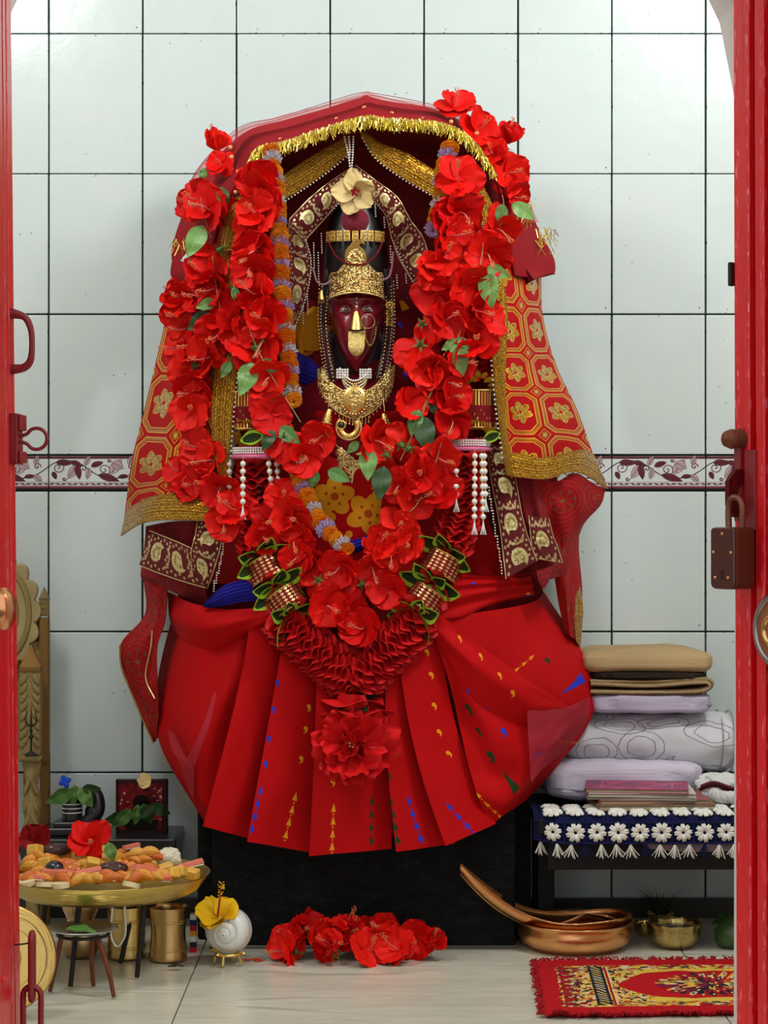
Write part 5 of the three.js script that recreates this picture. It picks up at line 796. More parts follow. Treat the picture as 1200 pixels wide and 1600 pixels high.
headsAlong([[462, 718, 0.46], [468, 745, 0.465], [484, 785, 0.47], [508, 825, 0.475], [542, 858, 0.48]], 0.0145, 0.44);
headsAlong([[703, 232], [693, 270], [687, 320], [678, 358]], 0.0155, 0.44);
// ---------- thick fabric-petal garland ----------
const frillGeo = [0, 1, 2].map((k) => sheet((u, v) => { const a = u * 6.28319, R = 0.010 + 0.036 * v * (1 + 0.09 * Math.cos(9 * a + k)); return V(R * Math.cos(a), R * Math.sin(a), 0.0055 * v * Math.sin(9 * a + k * 2) + 0.004 * v); }, 72, 5, 0.0007));
const frillMat = [phys(lin(0.66, 0.010, 0.012), 0.5, 0, { specularIntensity: 0.5 }), phys(lin(0.56, 0.008, 0.010), 0.5, 0, { specularIntensity: 0.5 })];
const lattice = (() => { const m = two(128, 128, (x, c, w, h) => { x.fillStyle = c('#7a1410', 0.1, 0.7); x.fillRect(0, 0, w, h); for (let j = 0; j < 4; j++) for (let i = 0; i < 4; i++) { const u = i * 32 + 16, v = j * 32 + 16; x.fillStyle = c('#e6b878', 0.9, 0.25); x.beginPath(); x.moveTo(u - 13, v); x.lineTo(u, v - 13); x.lineTo(u + 13, v); x.lineTo(u, v + 13); x.fill(); } }); for (const k of ['map', 'metalnessMap']) m[k].repeat.set(5, 1.5); return std('#ffffff', 1, 1, { ...m, bumpMap: m.metalnessMap, bumpScale: 0.0015 }); })();
const feltLeaf = std('#ffffff', 0.85, 0, { map: canvasTex(64, 64, (x, w, h) => { x.fillStyle = '#9dc22e'; x.fillRect(0, 0, w, h); x.fillStyle = '#2a3a18'; x.fillRect(11, 7, w - 22, h - 14); }) });
const feltGeo = sheet((u, v) => { const a = u * 2 - 1, w = 0.034 * Math.sin(Math.PI * (0.04 + 0.94 * v)); return V(a * w / 2, 0.005 + 0.052 * v, 0.010 * v * v + 0.010 * Math.abs(a) * Math.sin(v * 3)); }, 8, 12, 0.0012);
const redFeltGeo = sheet((u, v) => { const a = u * 2 - 1, w = 0.040 * Math.sin(Math.PI * (0.08 + 0.8 * v)); return V(a * w / 2, 0.004 + 0.046 * v, 0.012 * v * v + 0.004 * Math.sin(a * 5)); }, 8, 8, 0.0008);
const pg = thing('petal_garland', 'thick red fabric-petal garland with gold mesh cuffs meeting in a point', 'garland', P(555, 1060, 0.44));
function along(pts) { return new THREE.CatmullRomCurve3(pts.map((p) => P(...p))); }
function place(m, p, dir, spin = 0) { m.position.copy(p).sub(pg.position); m.quaternion.setFromUnitVectors(V(0, 0, 1), dir); m.rotateZ(spin); return m; }
function frills(pts, step, size) { const c = along(pts), n = Math.round(c.getLength() / step); for (let i = 0; i <= n; i++) { const m = part(pg, 'petal_frill', pick(frillGeo), pick(frillMat)); place(m, c.getPointAt(i / n), c.getTangentAt(i / n).multiplyScalar(-1).add(V(0, 0, 0.6)).normalize(), rr(0, 6)); m.scale.setScalar(size * rr(0.93, 1.06)); m.scale.z = 1; } }
function cuff(px, py, d, dir, r, h, mat = lattice) { const m = part(pg, 'mesh_cuff', new THREE.CylinderGeometry(r, r * 0.97, h, 40, 1, true), mat, 'gold mesh cuff'); place(m, P(px, py, d), V(...dir).normalize()); m.rotateX(Math.PI / 2); const rims = [-1, 1].map((s) => new THREE.TorusGeometry(r * 0.985, 0.0018, 6, 40).rotateX(Math.PI / 2).translate(0, s * h / 2, 0)); part(m, 'cuff_rim', join(rims), M.gold); return m; }
function rosette(px, py, d, dir, n, kinds, size, spin0 = 0) { for (let i = 0; i < n; i++) { const k = kinds[i % kinds.length], m = part(pg, k ? 'felt_leaf' : 'felt_petal', k ? feltGeo : redFeltGeo, k ? feltLeaf : frillMat[0], k ? 'dark green felt leaf with bright green edge' : undefined); place(m, P(px, py, d), V(...dir).normalize(), spin0 + i / n * 6.283); m.rotateX(rr(0.15, 0.4)); m.scale.setScalar(size * rr(0.9, 1.1)); } }
seed(404);
frills([[436, 965, 0.455], [480, 1005, 0.462], [520, 1040, 0.465], [542, 1062, 0.462]], 0.0095, 0.98);
frills([[662, 960, 0.455], [625, 1000, 0.462], [588, 1036, 0.465], [563, 1058, 0.462]], 0.0095, 0.98);
frills([[400, 715, 0.405], [402, 760, 0.415], [402, 820, 0.425], [402, 862, 0.435]], 0.0115, 0.9);
frills([[727, 705, 0.405], [722, 760, 0.415], [715, 820, 0.425], [705, 855, 0.435]], 0.0115, 0.9);
frills([[378, 440, 0.36], [378, 520, 0.37], [382, 600, 0.38]], 0.016, 0.75);
frills([[738, 440, 0.36], [742, 520, 0.37], [746, 585, 0.38]], 0.016, 0.75);
// cuffs
cuff(416, 890, 0.448, [0.45, -0.85, 0.15], 0.039, 0.040); cuff(446, 940, 0.455, [0.55, -0.8, 0.15], 0.038, 0.040);
cuff(690, 884, 0.448, [-0.45, -0.85, 0.15], 0.039, 0.040); cuff(664, 938, 0.455, [-0.55, -0.8, 0.15], 0.038, 0.040);
cuff(376, 412, 0.37, [0.05, -1, 0.05], 0.034, 0.045); cuff(736, 372, 0.37, [-0.05, -1, 0.05], 0.034, 0.045); cuff(737, 415, 0.37, [-0.05, -1, 0.05], 0.034, 0.03);
for (const [x, y, d, dir] of [[405, 868, 0.45, [0.4, -0.55, 0.95]], [430, 914, 0.46, [0.45, -0.55, 0.95]], [452, 962, 0.462, [0.5, -0.5, 0.95]]]) rosette(x, y, d, dir, 9, [0, 1, 1], 1.12, rr(0, 6));
for (const [x, y, d, dir] of [[700, 862, 0.45, [-0.4, -0.55, 0.95]], [676, 910, 0.46, [-0.45, -0.55, 0.95]], [652, 958, 0.462, [-0.5, -0.5, 0.95]]]) rosette(x, y, d, dir, 9, [0, 1, 1], 1.12, rr(0, 6));
// sequinned collars above the bead rings
const rodCuff = (() => { const m = two(128, 64, (x, c, w, h) => { x.fillStyle = c('#7c0c10', 0, 0.8); x.fillRect(0, 0, w, h); for (let i = 0; i < 16; i++) { x.fillStyle = c(i % 3 ? '#d8a836' : '#f2d680', 0.9, 0.25); x.fillRect(i * 8 + 1, 38, 4, 26); x.fillRect(i * 8 + 2, 0, 4, 9); x.fillRect(i * 8 + 5, 14 + (i % 3) * 7, 2, 4); } }); for (const k of ['map', 'metalnessMap']) m[k].repeat.set(2.5, 1); return std('#ffffff', 1, 1, m); })();
cuff(386, 642, 0.385, [0, -1, 0], 0.040, 0.072, rodCuff); cuff(744, 640, 0.385, [0, -1, 0], 0.040, 0.072, rodCuff);
const yellowFelt = std(lin(0.72, 0.46, 0.03), 0.5, 0.3);
const smallPetal = sheet((u, v) => { const a = u * 2 - 1; return V(a * 0.006 * Math.sin(Math.PI * (0.1 + 0.85 * v)), 0.02 + 0.022 * v, 0.004 * v); }, 4, 6, 0.0006);
for (const [x, y, d] of [[392, 676, 0.40], [748, 604, 0.40], [744, 676, 0.40]]) for (let i = 0; i < 22; i++) { const m = part(pg, 'yellow_petal', smallPetal, yellowFelt, 'yellow gold petal'); place(m, P(x, y, d), V(0, -0.75, 0.66).normalize(), i / 22 * 6.283 + rr(-0.1, 0.1)); m.position.y += rr(-0.006, 0.006); }
{ const m = part(pg, 'felt_leaf', feltGeo, feltLeaf, 'bright green edged felt leaf'); place(m, P(372, 690, 0.45), V(0, 0.3, 1).normalize(), -1.4); m.scale.setScalar(0.9); const n = part(pg, 'felt_leaf', feltGeo, feltLeaf); place(n, P(752, 690, 0.44), V(0, 0.3, 1).normalize(), -1.2); n.scale.setScalar(0.7); }
// tail: neck, collars and a large cloth flower
part(pg, 'tail_cord', local(pg, join([tube([P(551, 1090, 0.47), P(551, 1076, 0.475), P(541, 1066, 0.475)], 0.004, 12, 8), tube([P(551, 1076, 0.475), P(561, 1064, 0.475)], 0.004, 8, 8), tube([P(551, 1090, 0.47), P(552, 1140, 0.47)], 0.005, 8, 8)])), frillMat[0]);
for (const [x, y, w] of [[550, 1092, 0.062], [558, 1108, 0.062]]) part(pg, 'tail_collar', local(pg, sheet((u, v) => { const a = u * 6.283, R = 0.004 + w * v * (1 + 0.1 * Math.cos(4 * a + x)); const c = P(x, y, 0.47); return V(c.x + R * Math.cos(a), c.y - 0.006 * v + 0.006 * v * Math.sin(4 * a + x), c.z + R * 0.7 * Math.sin(a)); }, 60, 6, 0.001)), frillMat[0]);
for (let i = 0; i < 5; i++) { const m = part(pg, 'felt_leaf', feltGeo, std('#22341c', 0.8)); place(m, P(556, 1102, 0.475), V(rr(-0.3, 0.3), 0.9, 0.5).normalize(), i * 1.25); m.scale.setScalar(0.8); }
const tailPetal = sheet((u, v) => { const a = u * 2 - 1, w = 0.052 * Math.pow(Math.sin(Math.PI * (0.06 + 0.74 * v)), 0.8); return V(a * w / 2, 0.004 + 0.068 * v, -0.012 * v + 0.028 * v * v - 0.010 * a * a + 0.004 * Math.sin(a * 6 + v * 3)); }, 12, 12, 0.0009);
const tailMat = phys(lin(0.70, 0.012, 0.014), 0.4, 0, { specularIntensity: 0.6 });
{ const f = group(pg, 'cloth_flower', 'large shiny red cloth flower'); f.position.copy(P(550, 1165, 0.49).sub(pg.position)); f.rotation.x = -0.2;
  for (let r = 0; r < 3; r++) for (let i = 0; i < 8; i++) { const m = part(f, 'petal', tailPetal, tailMat); m.rotation.order = 'ZXY'; m.rotation.z = i / 8 * 6.283 + r * 0.4 + rr(-0.1, 0.1); m.rotation.x = 0.1 + r * 0.38 + rr(-0.15, 0.2); m.rotation.y = rr(-0.3, 0.3); m.scale.setScalar((1.22 - 0.24 * r) * rr(0.86, 1.1)); m.position.set(rr(-0.008, 0.008), rr(-0.006, 0.006), 0.004 * r); }
  part(f, 'flower_heart', join([0, 1, 2, 3, 4].map((k) => ball(0.003, 0.005 * Math.cos(k * 1.26), 0.005 * Math.sin(k * 1.26), 0.022))), M.goldPale); }
// bead rings with hanging strands
for (const [x, y, strands, lab] of [[401, 704, [[358, 8, 0], [381, 6, 0], [421, 9, 14], [433, 7, 6]], 'pink pearl ring with hanging white bead strings, by the bright green felt leaf'], [727, 692, [[695, 5, -10], [712, 6, 0], [741, 9, -1], [752, 9, 2], [756, 6, 2]], 'pink pearl ring with hanging white bead strings, beside the jewelled paisley scarf']]) {
  const D = 0.435, t = thing('bead_ring', lab, 'bead ring', P(x, y, D)); seed(420 + x);
  part(t, 'ring_band', new THREE.CylinderGeometry(0.045, 0.047, 0.014, 48, 1, true).translate(0, 0, -0.02), std('#c2206a', 0.45));
  const bd = []; for (let r = 0; r < 3; r++) for (let i = 0; i < 60; i++) { const a = i / 60 * 6.283; bd.push(new THREE.IcosahedronGeometry(0.0023, 1).translate(0.047 * Math.cos(a), 0.004 - r * 0.0045, -0.02 + 0.047 * Math.sin(a))); } part(t, 'pearl_rows', join(bd), M.pearl);
  const rim = part(t, 'ring_flange', new THREE.TorusGeometry(0.049, 0.004, 8, 50).rotateX(Math.PI / 2).translate(0, -0.012, -0.02), std('#d46a92', 0.35), 'glossy pink flange');
  for (const [sx, n, lean] of strands) { const g = group(t, 'bead_strand'); const x0 = PX(sx - x, D), z0 = -0.02 + Math.sqrt(Math.max(0.0001, 0.052 ** 2 - Math.min(0.0505, Math.abs(x0)) ** 2)); let yy = -0.026;
    part(g, 'thread', tube([V(x0, -0.012, z0), V(x0 + PX(lean, D), yy - n * 0.0145, z0 + 0.004)], 0.0007, 8, 5), M.goldPale);
    for (let i = 0; i < n; i++) { const k = i / n, X = x0 + PX(lean, D) * k; part(g, 'bead', new THREE.SphereGeometry(0.0056, 14, 10).translate(X, yy, z0 + 0.004 * k), M.pearl); part(g, 'spacer', new THREE.SphereGeometry(0.0024, 8, 6).translate(X, yy - 0.0072, z0 + 0.004 * k), M.gold); yy -= 0.0145; }
    const X = x0 + PX(lean, D), tg = []; for (let i = 0; i < 9; i++) { const a = i / 9 * 6.283; tg.push(tube([V(X, yy + 0.006, z0 + 0.004), V(X + 0.002 * Math.cos(a), yy - 0.006, z0 + 0.004 + 0.002 * Math.sin(a)), V(X + 0.006 * Math.cos(a), yy - 0.02, z0 + 0.004 + 0.004 * Math.sin(a))], (q) => 0.0012 - 0.0005 * q, 8, 5)); } part(g, 'tassel', join(tg), M.white); }
}
// ---------- offerings on the left ----------
const floorAt = (px, py) => { const Z = FOCAL * EYE / (py - 800); return V((px - 600) * Z / FOCAL, 0, WALL_DIST - Z); };
const darkStone = phys(lin(0.013, 0.013, 0.015), 0.28, 0, { clearcoat: 0.3, clearcoatRoughness: 0.3 });
{ // stone shelf
  const t = thing('stone_shelf', 'low black stone shelf against the tiles carrying the painted picture', 'shelf', [-0.59, 0.165, 0.10]);
  part(t, 'slab', box(0.33, 0.03, 0.19, 0, 0.015, 0, 0.004), darkStone);
  for (const s of [-1, 1]) part(t, 'bracket', extrude([[0, 0], [0.15, 0], [0, -0.13]], 0.02).rotateY(-Math.PI / 2).translate(s * 0.15 + 0.01, 0, -0.09), darkStone);
}
{ // carved throne
  const wood = std('#a8986a', 0.62, 0, { bumpMap: grit, bumpScale: 0.0015, map: dataTex(128, 128, (u, v) => { const n = noise(u * 6, v * 20, 3) + 0.5 * noise(u * 20, v * 50, 1); return [clamp(225 + 22 * n, 0, 255), clamp(216 + 24 * n, 0, 255), clamp(196 + 26 * n, 0, 255)]; }, true) });
  const woodDark = std('#8f6a36', 0.6, 0, { bumpMap: grit, bumpScale: 0.0015 });
  const D = 0.10, t = thing('carved_throne', 'carved pale throne with scalloped round back and leaf-carved posts', 'throne', P(0, 1420, D).setY(0));
  const L = (g) => local(t, g);
  // scalloped back disc
  const c = P(-8, 958, D), R = PX(66, D), sh = new THREE.Shape(); const N = 16; 
  for (let i = 0; i <= N; i++) { const a0 = i / N * 6.2832 - 0.16, a1 = (i + 1) / N * 6.2832 - 0.16, am = (a0 + a1) / 2; if (!i) sh.moveTo(R * 0.94 * Math.cos(a0), R * 1.32 * Math.sin(a0)); if (i < N) sh.quadraticCurveTo(R * 1.26 * Math.cos(am), R * 1.66 * Math.sin(am), R * 0.94 * Math.cos(a1), R * 1.32 * Math.sin(a1)); }
  const woodPale = wood.clone(); woodPale.color.set('#c2b68e');
  const back = part(t, 'back_disc', L(extrude(sh, 0.014, 0.003, 10).translate(c.x, c.y, c.z)), woodPale);
  part(back, 'disc_moulding', L(new THREE.TorusGeometry(R * 0.84, 0.006, 8, 50).scale(1, 1.38, 0.7).translate(c.x, c.y, c.z + 0.018)), wood);
  part(back, 'disc_inner_ring', L(new THREE.TorusGeometry(R * 0.56, 0.004, 8, 50).scale(1, 1.38, 0.7).translate(c.x, c.y, c.z + 0.018)), wood);
  for (let i = -5; i <= 5; i++) part(back, 'carved_leaf', L(new THREE.SphereGeometry(1, 10, 8).scale(0.004, 0.0075, 0.003).rotateZ(-0.5 + i * 0.02).translate(c.x + R * 0.44 * Math.cos(i * 0.17), c.y + R * 0.62 * Math.sin(i * 0.17), c.z + 0.018)), wood);
  part(t, 'back_panel', L(box(PX(70, D), 0.22, 0.012, P(30, 1100, D).x, P(0, 1085, D).y, D - 0.005, 0.002)), wood);
  // rear post with finial
  const post = (x0, x1, y0, y1, d, name, m) => { const a = P(x0, y1, d), b = P(x1, y0, d); return part(t, name, L(box(b.x - a.x, b.y - a.y, 0.028, (a.x + b.x) / 2, (a.y + b.y) / 2, d - 0.014, 0.002)), m || wood); };
  const rp = post(61, 75, 966, 1190, D + 0.01, 'rear_post', woodDark);
  const f0 = P(68, 945, D + 0.01); part(rp, 'finial', L(join([box(0.019, 0.036, 0.022, f0.x, f0.y - 0.006, D, 0.001), new THREE.ConeGeometry(0.0135, 0.024, 4).rotateY(0.785).translate(f0.x, f0.y + 0.026, D), box(0.021, 0.004, 0.024, f0.x, f0.y + 0.012, D, 0.001)])), wood);
  for (let j = 0; j < 3; j++) for (const s of [-1, 1]) part(rp, 'carved_diamond', L(new THREE.OctahedronGeometry(0.005).scale(0.8, 1.3, 0.5).translate(f0.x + s * 0.0042, f0.y + 0.004 - j * 0.011, D + 0.0115)), wood);
  part(t, 'arm_panel', L(extrude([[0, 0], [0.02, 0], [0.02, -0.32], [-0.03, -0.36], [-0.03, -0.1]], 0.012).translate(P(66, 966, D).x - 0.012, P(66, 966, D).y, D - 0.03)), woodDark);
  // broad front post with chevron leaves
  const fp = post(30, 63, 1046, 1180, D + 0.075, 'front_post', wood), q = P(46.5, 1045, D + 0.075);
  part(fp, 'post_cap', L(join([box(0.044, 0.009, 0.034, q.x, q.y - 0.002, D + 0.061, 0.002), new THREE.ConeGeometry(0.0305, 0.048, 4).rotateY(0.785).scale(1, 1, 0.75).translate(q.x, q.y + 0.027, D + 0.061)])), woodDark, 'pyramid cap');
  for (let j = 0; j < 8; j++) for (const s of [-1, 1]) part(fp, 'carved_leaf', L(new THREE.SphereGeometry(1, 12, 8).scale(0.0058, 0.014, 0.0045).rotateZ(s * 0.55).translate(q.x + s * 0.0125, q.y - 0.022 - j * 0.0185, D + 0.0755)), wood);
  const ry = P(0, 1185, D + 0.07).y; const rope = part(t, 'rope_moulding', L(box(0.05, 0.012, 0.06, q.x - 0.002, ry, D + 0.05, 0.004)), woodDark); for (let i = 0; i < 8; i++) part(rope, 'rope_twist', L(new THREE.SphereGeometry(1, 8, 6).scale(0.004, 0.0075, 0.003).rotateZ(-0.7).translate(q.x - 0.024 + i * 0.0064, ry, D + 0.081)), wood);
  const leg = lathe([[0.0, 0], [0.017, 0], [0.018, 0.02], [0.012, 0.05], [0.017, 0.09], [0.013, 0.15], [0.016, 0.22], [0.02, 0.25], [0.012, 0.28], [0.02, 0.33], [0, 0.33]], 24); const lx = P(48, 1250, D + 0.07).x; leg.scale(1, (ry - 0.006) / 0.33, 1).translate(lx, 0, D + 0.055); const lg = part(t, 'leg', L(leg), wood);
  for (let j = 0; j < 5; j++) for (const s of [-1, 1]) part(lg, 'carved_leaf', L(new THREE.SphereGeometry(1, 10, 8).scale(0.005, 0.017, 0.004).rotateZ(s * 0.35).translate(lx + s * 0.009, ry - 0.06 - j * 0.036, D + 0.071)), wood);
  part(t, 'leg', L(box(0.02, ry, 0.02, P(68, 1250, D).x, ry / 2, D - 0.02, 0.003)), woodDark);
  part(t, 'seat', L(box(0.16, 0.02, 0.09, q.x - 0.075, ry + 0.004, D + 0.03, 0.003)), wood);
}
{ // small trident
  const D = 0.205, c = P(48.5, 1181, D), t = thing('trident', 'small dark metal trident standing before the carved post', 'trident', c);
  part(t, 'base', lathe([[0, 0], [0.013, 0], [0.013, 0.003], [0.008, 0.006], [0.003, 0.010], [0, 0.012]], 20), M.iron);
  part(t, 'shaft', join([tube([V(0, 0.008, 0), V(0, 0.062, 0)], 0.0019, 4, 8), lathe([[0, 0.034], [0.005, 0.036], [0.005, 0.041], [0, 0.043]], 12), ball(0.004, 0, 0.052, 0)]), M.iron);
  part(t, 'prongs', join([tube([V(0, 0.06, 0), V(0, 0.09, 0), V(0, 0.101, 0)], (u) => 0.0024 * (1.05 - u * 0.9), 10, 8), ...[-1, 1].map((s) => tube([V(0, 0.06, 0), V(s * 0.008, 0.064, 0), V(s * 0.0115, 0.075, 0), V(s * 0.009, 0.086, 0), V(s * 0.012, 0.097, 0)], (u) => 0.0022 * (1.05 - u * 0.85), 20, 8)), box(0.014, 0.004, 0.004, 0, 0.062, 0, 0.001)]), M.iron);
}
{ // black stone emblem with leaf and blue flower
  const t = thing('stone_emblem', 'small polished black stone emblem with white stripes, wearing a leaf and blue flower', 'stone emblem', P(125, 1299, 0.12).setY(0.195));
  const s = PX(1, 0.12);
  part(t, 'base', join([box(95 * s, 0.018, 0.085, -10 * s, 0.009, 0, 0.006), box(70 * s, 0.012, 0.07, -4 * s, 0.023, 0, 0.005)]), darkStone);
  const col = part(t, 'column', new THREE.CapsuleGeometry(16 * s, 0.035, 8, 20).translate(-12 * s, 0.05, 0), darkStone);
  for (let i = 0; i < 3; i++) part(col, 'stripe', new THREE.TorusGeometry(16.2 * s, 0.0013, 6, 24, 2.4).rotateX(Math.PI / 2).rotateY(-0.37 - 0.0).translate(-12 * s, 0.045 + i * 0.009, 0).rotateY(0), M.white);
  part(t, 'serpent_hood', join([tube([V(10 * s, 0.02, 0), V(28 * s, 0.05, 0), V(24 * s, 0.085, 0), V(8 * s, 0.088, 0)], (u) => 0.017 * (1 - 0.35 * u), 24, 14), ball(0.02, 22 * s, 0.045, -0.005, 18, 12)]), darkStone);
  const lf = (x, y, len, a, k) => { const m = part(t, 'leaf', leafGeo, leafMats[k]); m.position.set(x * s, y, 0.03); m.rotation.set(0.3, 0.2, a); m.scale.setScalar(len * s); };
  lf(-8, 0.095, 46, -1.2, 1); lf(2, 0.10, 40, 0.5, 0); lf(-4, 0.105, 34, -0.2, 1); lf(6, 0.098, 30, 1.5, 2);
  for (let i = 0; i < 4; i++) part(t, 'blue_petal', new THREE.SphereGeometry(1, 10, 8).scale(0.006, 0.008, 0.002).translate(0, 0.006, 0).rotateZ(i * 1.57 + 0.4).translate(-20 * s, 0.112, 0.032), std('#1f4fd0', 0.5));
}
{ // painted picture
  const D = 0.10, c = P(222, 1322, D).setY(0.195), t = thing('painted_picture', 'dark red framed picture of a black rounded stone, with a pale yellow bloom on top', 'picture', c);
  const w = PX(80, D), h = P(0, 1218, D).y - 0.195;
  part(t, 'frame', join([box(w, 0.006, 0.024, 0, 0.003, 0), box(w, 0.005, 0.024, 0, h - 0.0025, 0), box(0.004, h, 0.024, -w / 2 + 0.002, h / 2, 0), box(0.010, h, 0.03, w / 2 - 0.005, h / 2, 0, 0.002)]), std('#2a0a0c', 0.5));
  seed(501);
  part(t, 'painting', box(w - 0.006, h - 0.008, 0.008, -0.002, h / 2, 0.002), std('#ffffff', 0.3, 0, { map: canvasTex(256, 320, (x, W, H) => { x.fillStyle = '#7c1420'; x.fillRect(0, 0, W, H); for (let i = 0; i < 160; i++) { x.fillStyle = pick(['rgba(150,30,45,0.4)', 'rgba(90,8,18,0.5)', 'rgba(200,90,100,0.35)', 'rgba(60,6,12,0.5)']); x.beginPath(); x.ellipse(rr(0, W), rr(0, H), rr(4, 26), rr(4, 20), rr(0, 3), 0, 7); x.fill(); } for (let i = 0; i < 26; i++) { x.fillStyle = pick(['rgba(230,190,190,0.7)', 'rgba(235,210,160,0.7)']); x.beginPath(); x.ellipse(pick([rr(0, 70), rr(190, W)]), rr(40, 260), rr(2, 9), rr(2, 9), 0, 0, 7); x.fill(); } x.fillStyle = '#0b0708'; x.beginPath(); x.moveTo(82, 320); x.lineTo(86, 130); x.bezierCurveTo(90, 70, 170, 70, 172, 130); x.lineTo(186, 320); x.fill(); x.fillRect(50, 250, 170, 80); }) }));
  const f = hibiscus(t, V(w * 0.08, h - 0.002, 0.018), { dir: [-0.1, 0.4, 1], spin: 0.4, size: 0.40, mat: hibCream, stamen: false, name: 'pale_bloom' });
  for (const [x, y, l, a, k] of [[0.005, 0.052, 0.05, 0.3, 2], [-0.02, 0.04, 0.055, -0.9, 1], [0.02, 0.05, 0.05, 1.0, 2], [-0.005, 0.05, 0.045, -0.2, 1], [-0.03, 0.03, 0.05, -1.4, 2]]) { const m = part(t, 'leaf', leafGeo, leafMats[k]); m.position.set(x, y + 0.012, 0.03); m.rotation.set(0.3, 0.3, a); m.scale.setScalar(l); }
}
// big brass platter on a stand
const TC = V(0, 0, 0), thaliD = 0.53; { const p = P(165, 1363, thaliD); TC.copy(p); }
const RAD = PX(163, thaliD);
{
  const t = thing('tripod_stand', 'tall black iron stand under the fruit platter', 'stand', [TC.x, 0, TC.z]); const H = TC.y - 0.037;
  part(t, 'ring', new THREE.TorusGeometry(RAD * 0.62, 0.004, 8, 50).rotateX(Math.PI / 2).translate(0, H - 0.004, 0), M.iron);
  for (const [px, py] of [[214, 1530], [188, 1508], [62, 1510], [110, 1545]]) { const f = floorAt(px, py).sub(V(TC.x, 0, TC.z)), a = Math.atan2(f.z, f.x); part(t, 'leg', tube([V(RAD * 0.62 * Math.cos(a), H - 0.004, RAD * 0.62 * Math.sin(a)), V(f.x, 0.004, f.z)], (u) => 0.0055 - 0.001 * u, 8, 8), M.iron); }
  part(t, 'wire_loop', tube([V(0.028, H - 0.004, 0.115), V(0.026, H - 0.06, 0.117), V(0.036, H - 0.078, 0.118), V(0.05, H - 0.06, 0.117), V(0.05, H - 0.004, 0.115)], 0.0022, 40, 8), M.steel, 'bent steel wire loop');
  const p = thing('brass_platter', 'large brass platter heaped with cut fruit on the iron stand', 'platter', [TC.x, H, TC.z]);
  part(p, 'dish', lathe([[0, 0], [RAD * 0.82, 0], [RAD * 0.89, 0.008], [RAD * 0.975, 0.030], [RAD, 0.036], [RAD * 1.0, 0.038], [RAD * 0.965, 0.034], [RAD * 0.87, 0.010], [RAD * 0.81, 0.003], [0, 0.003]], 80), std(lin(0.62, 0.44, 0.12), 0.3, 1, { bumpMap: grit, bumpScale: 0.0008 }));
}
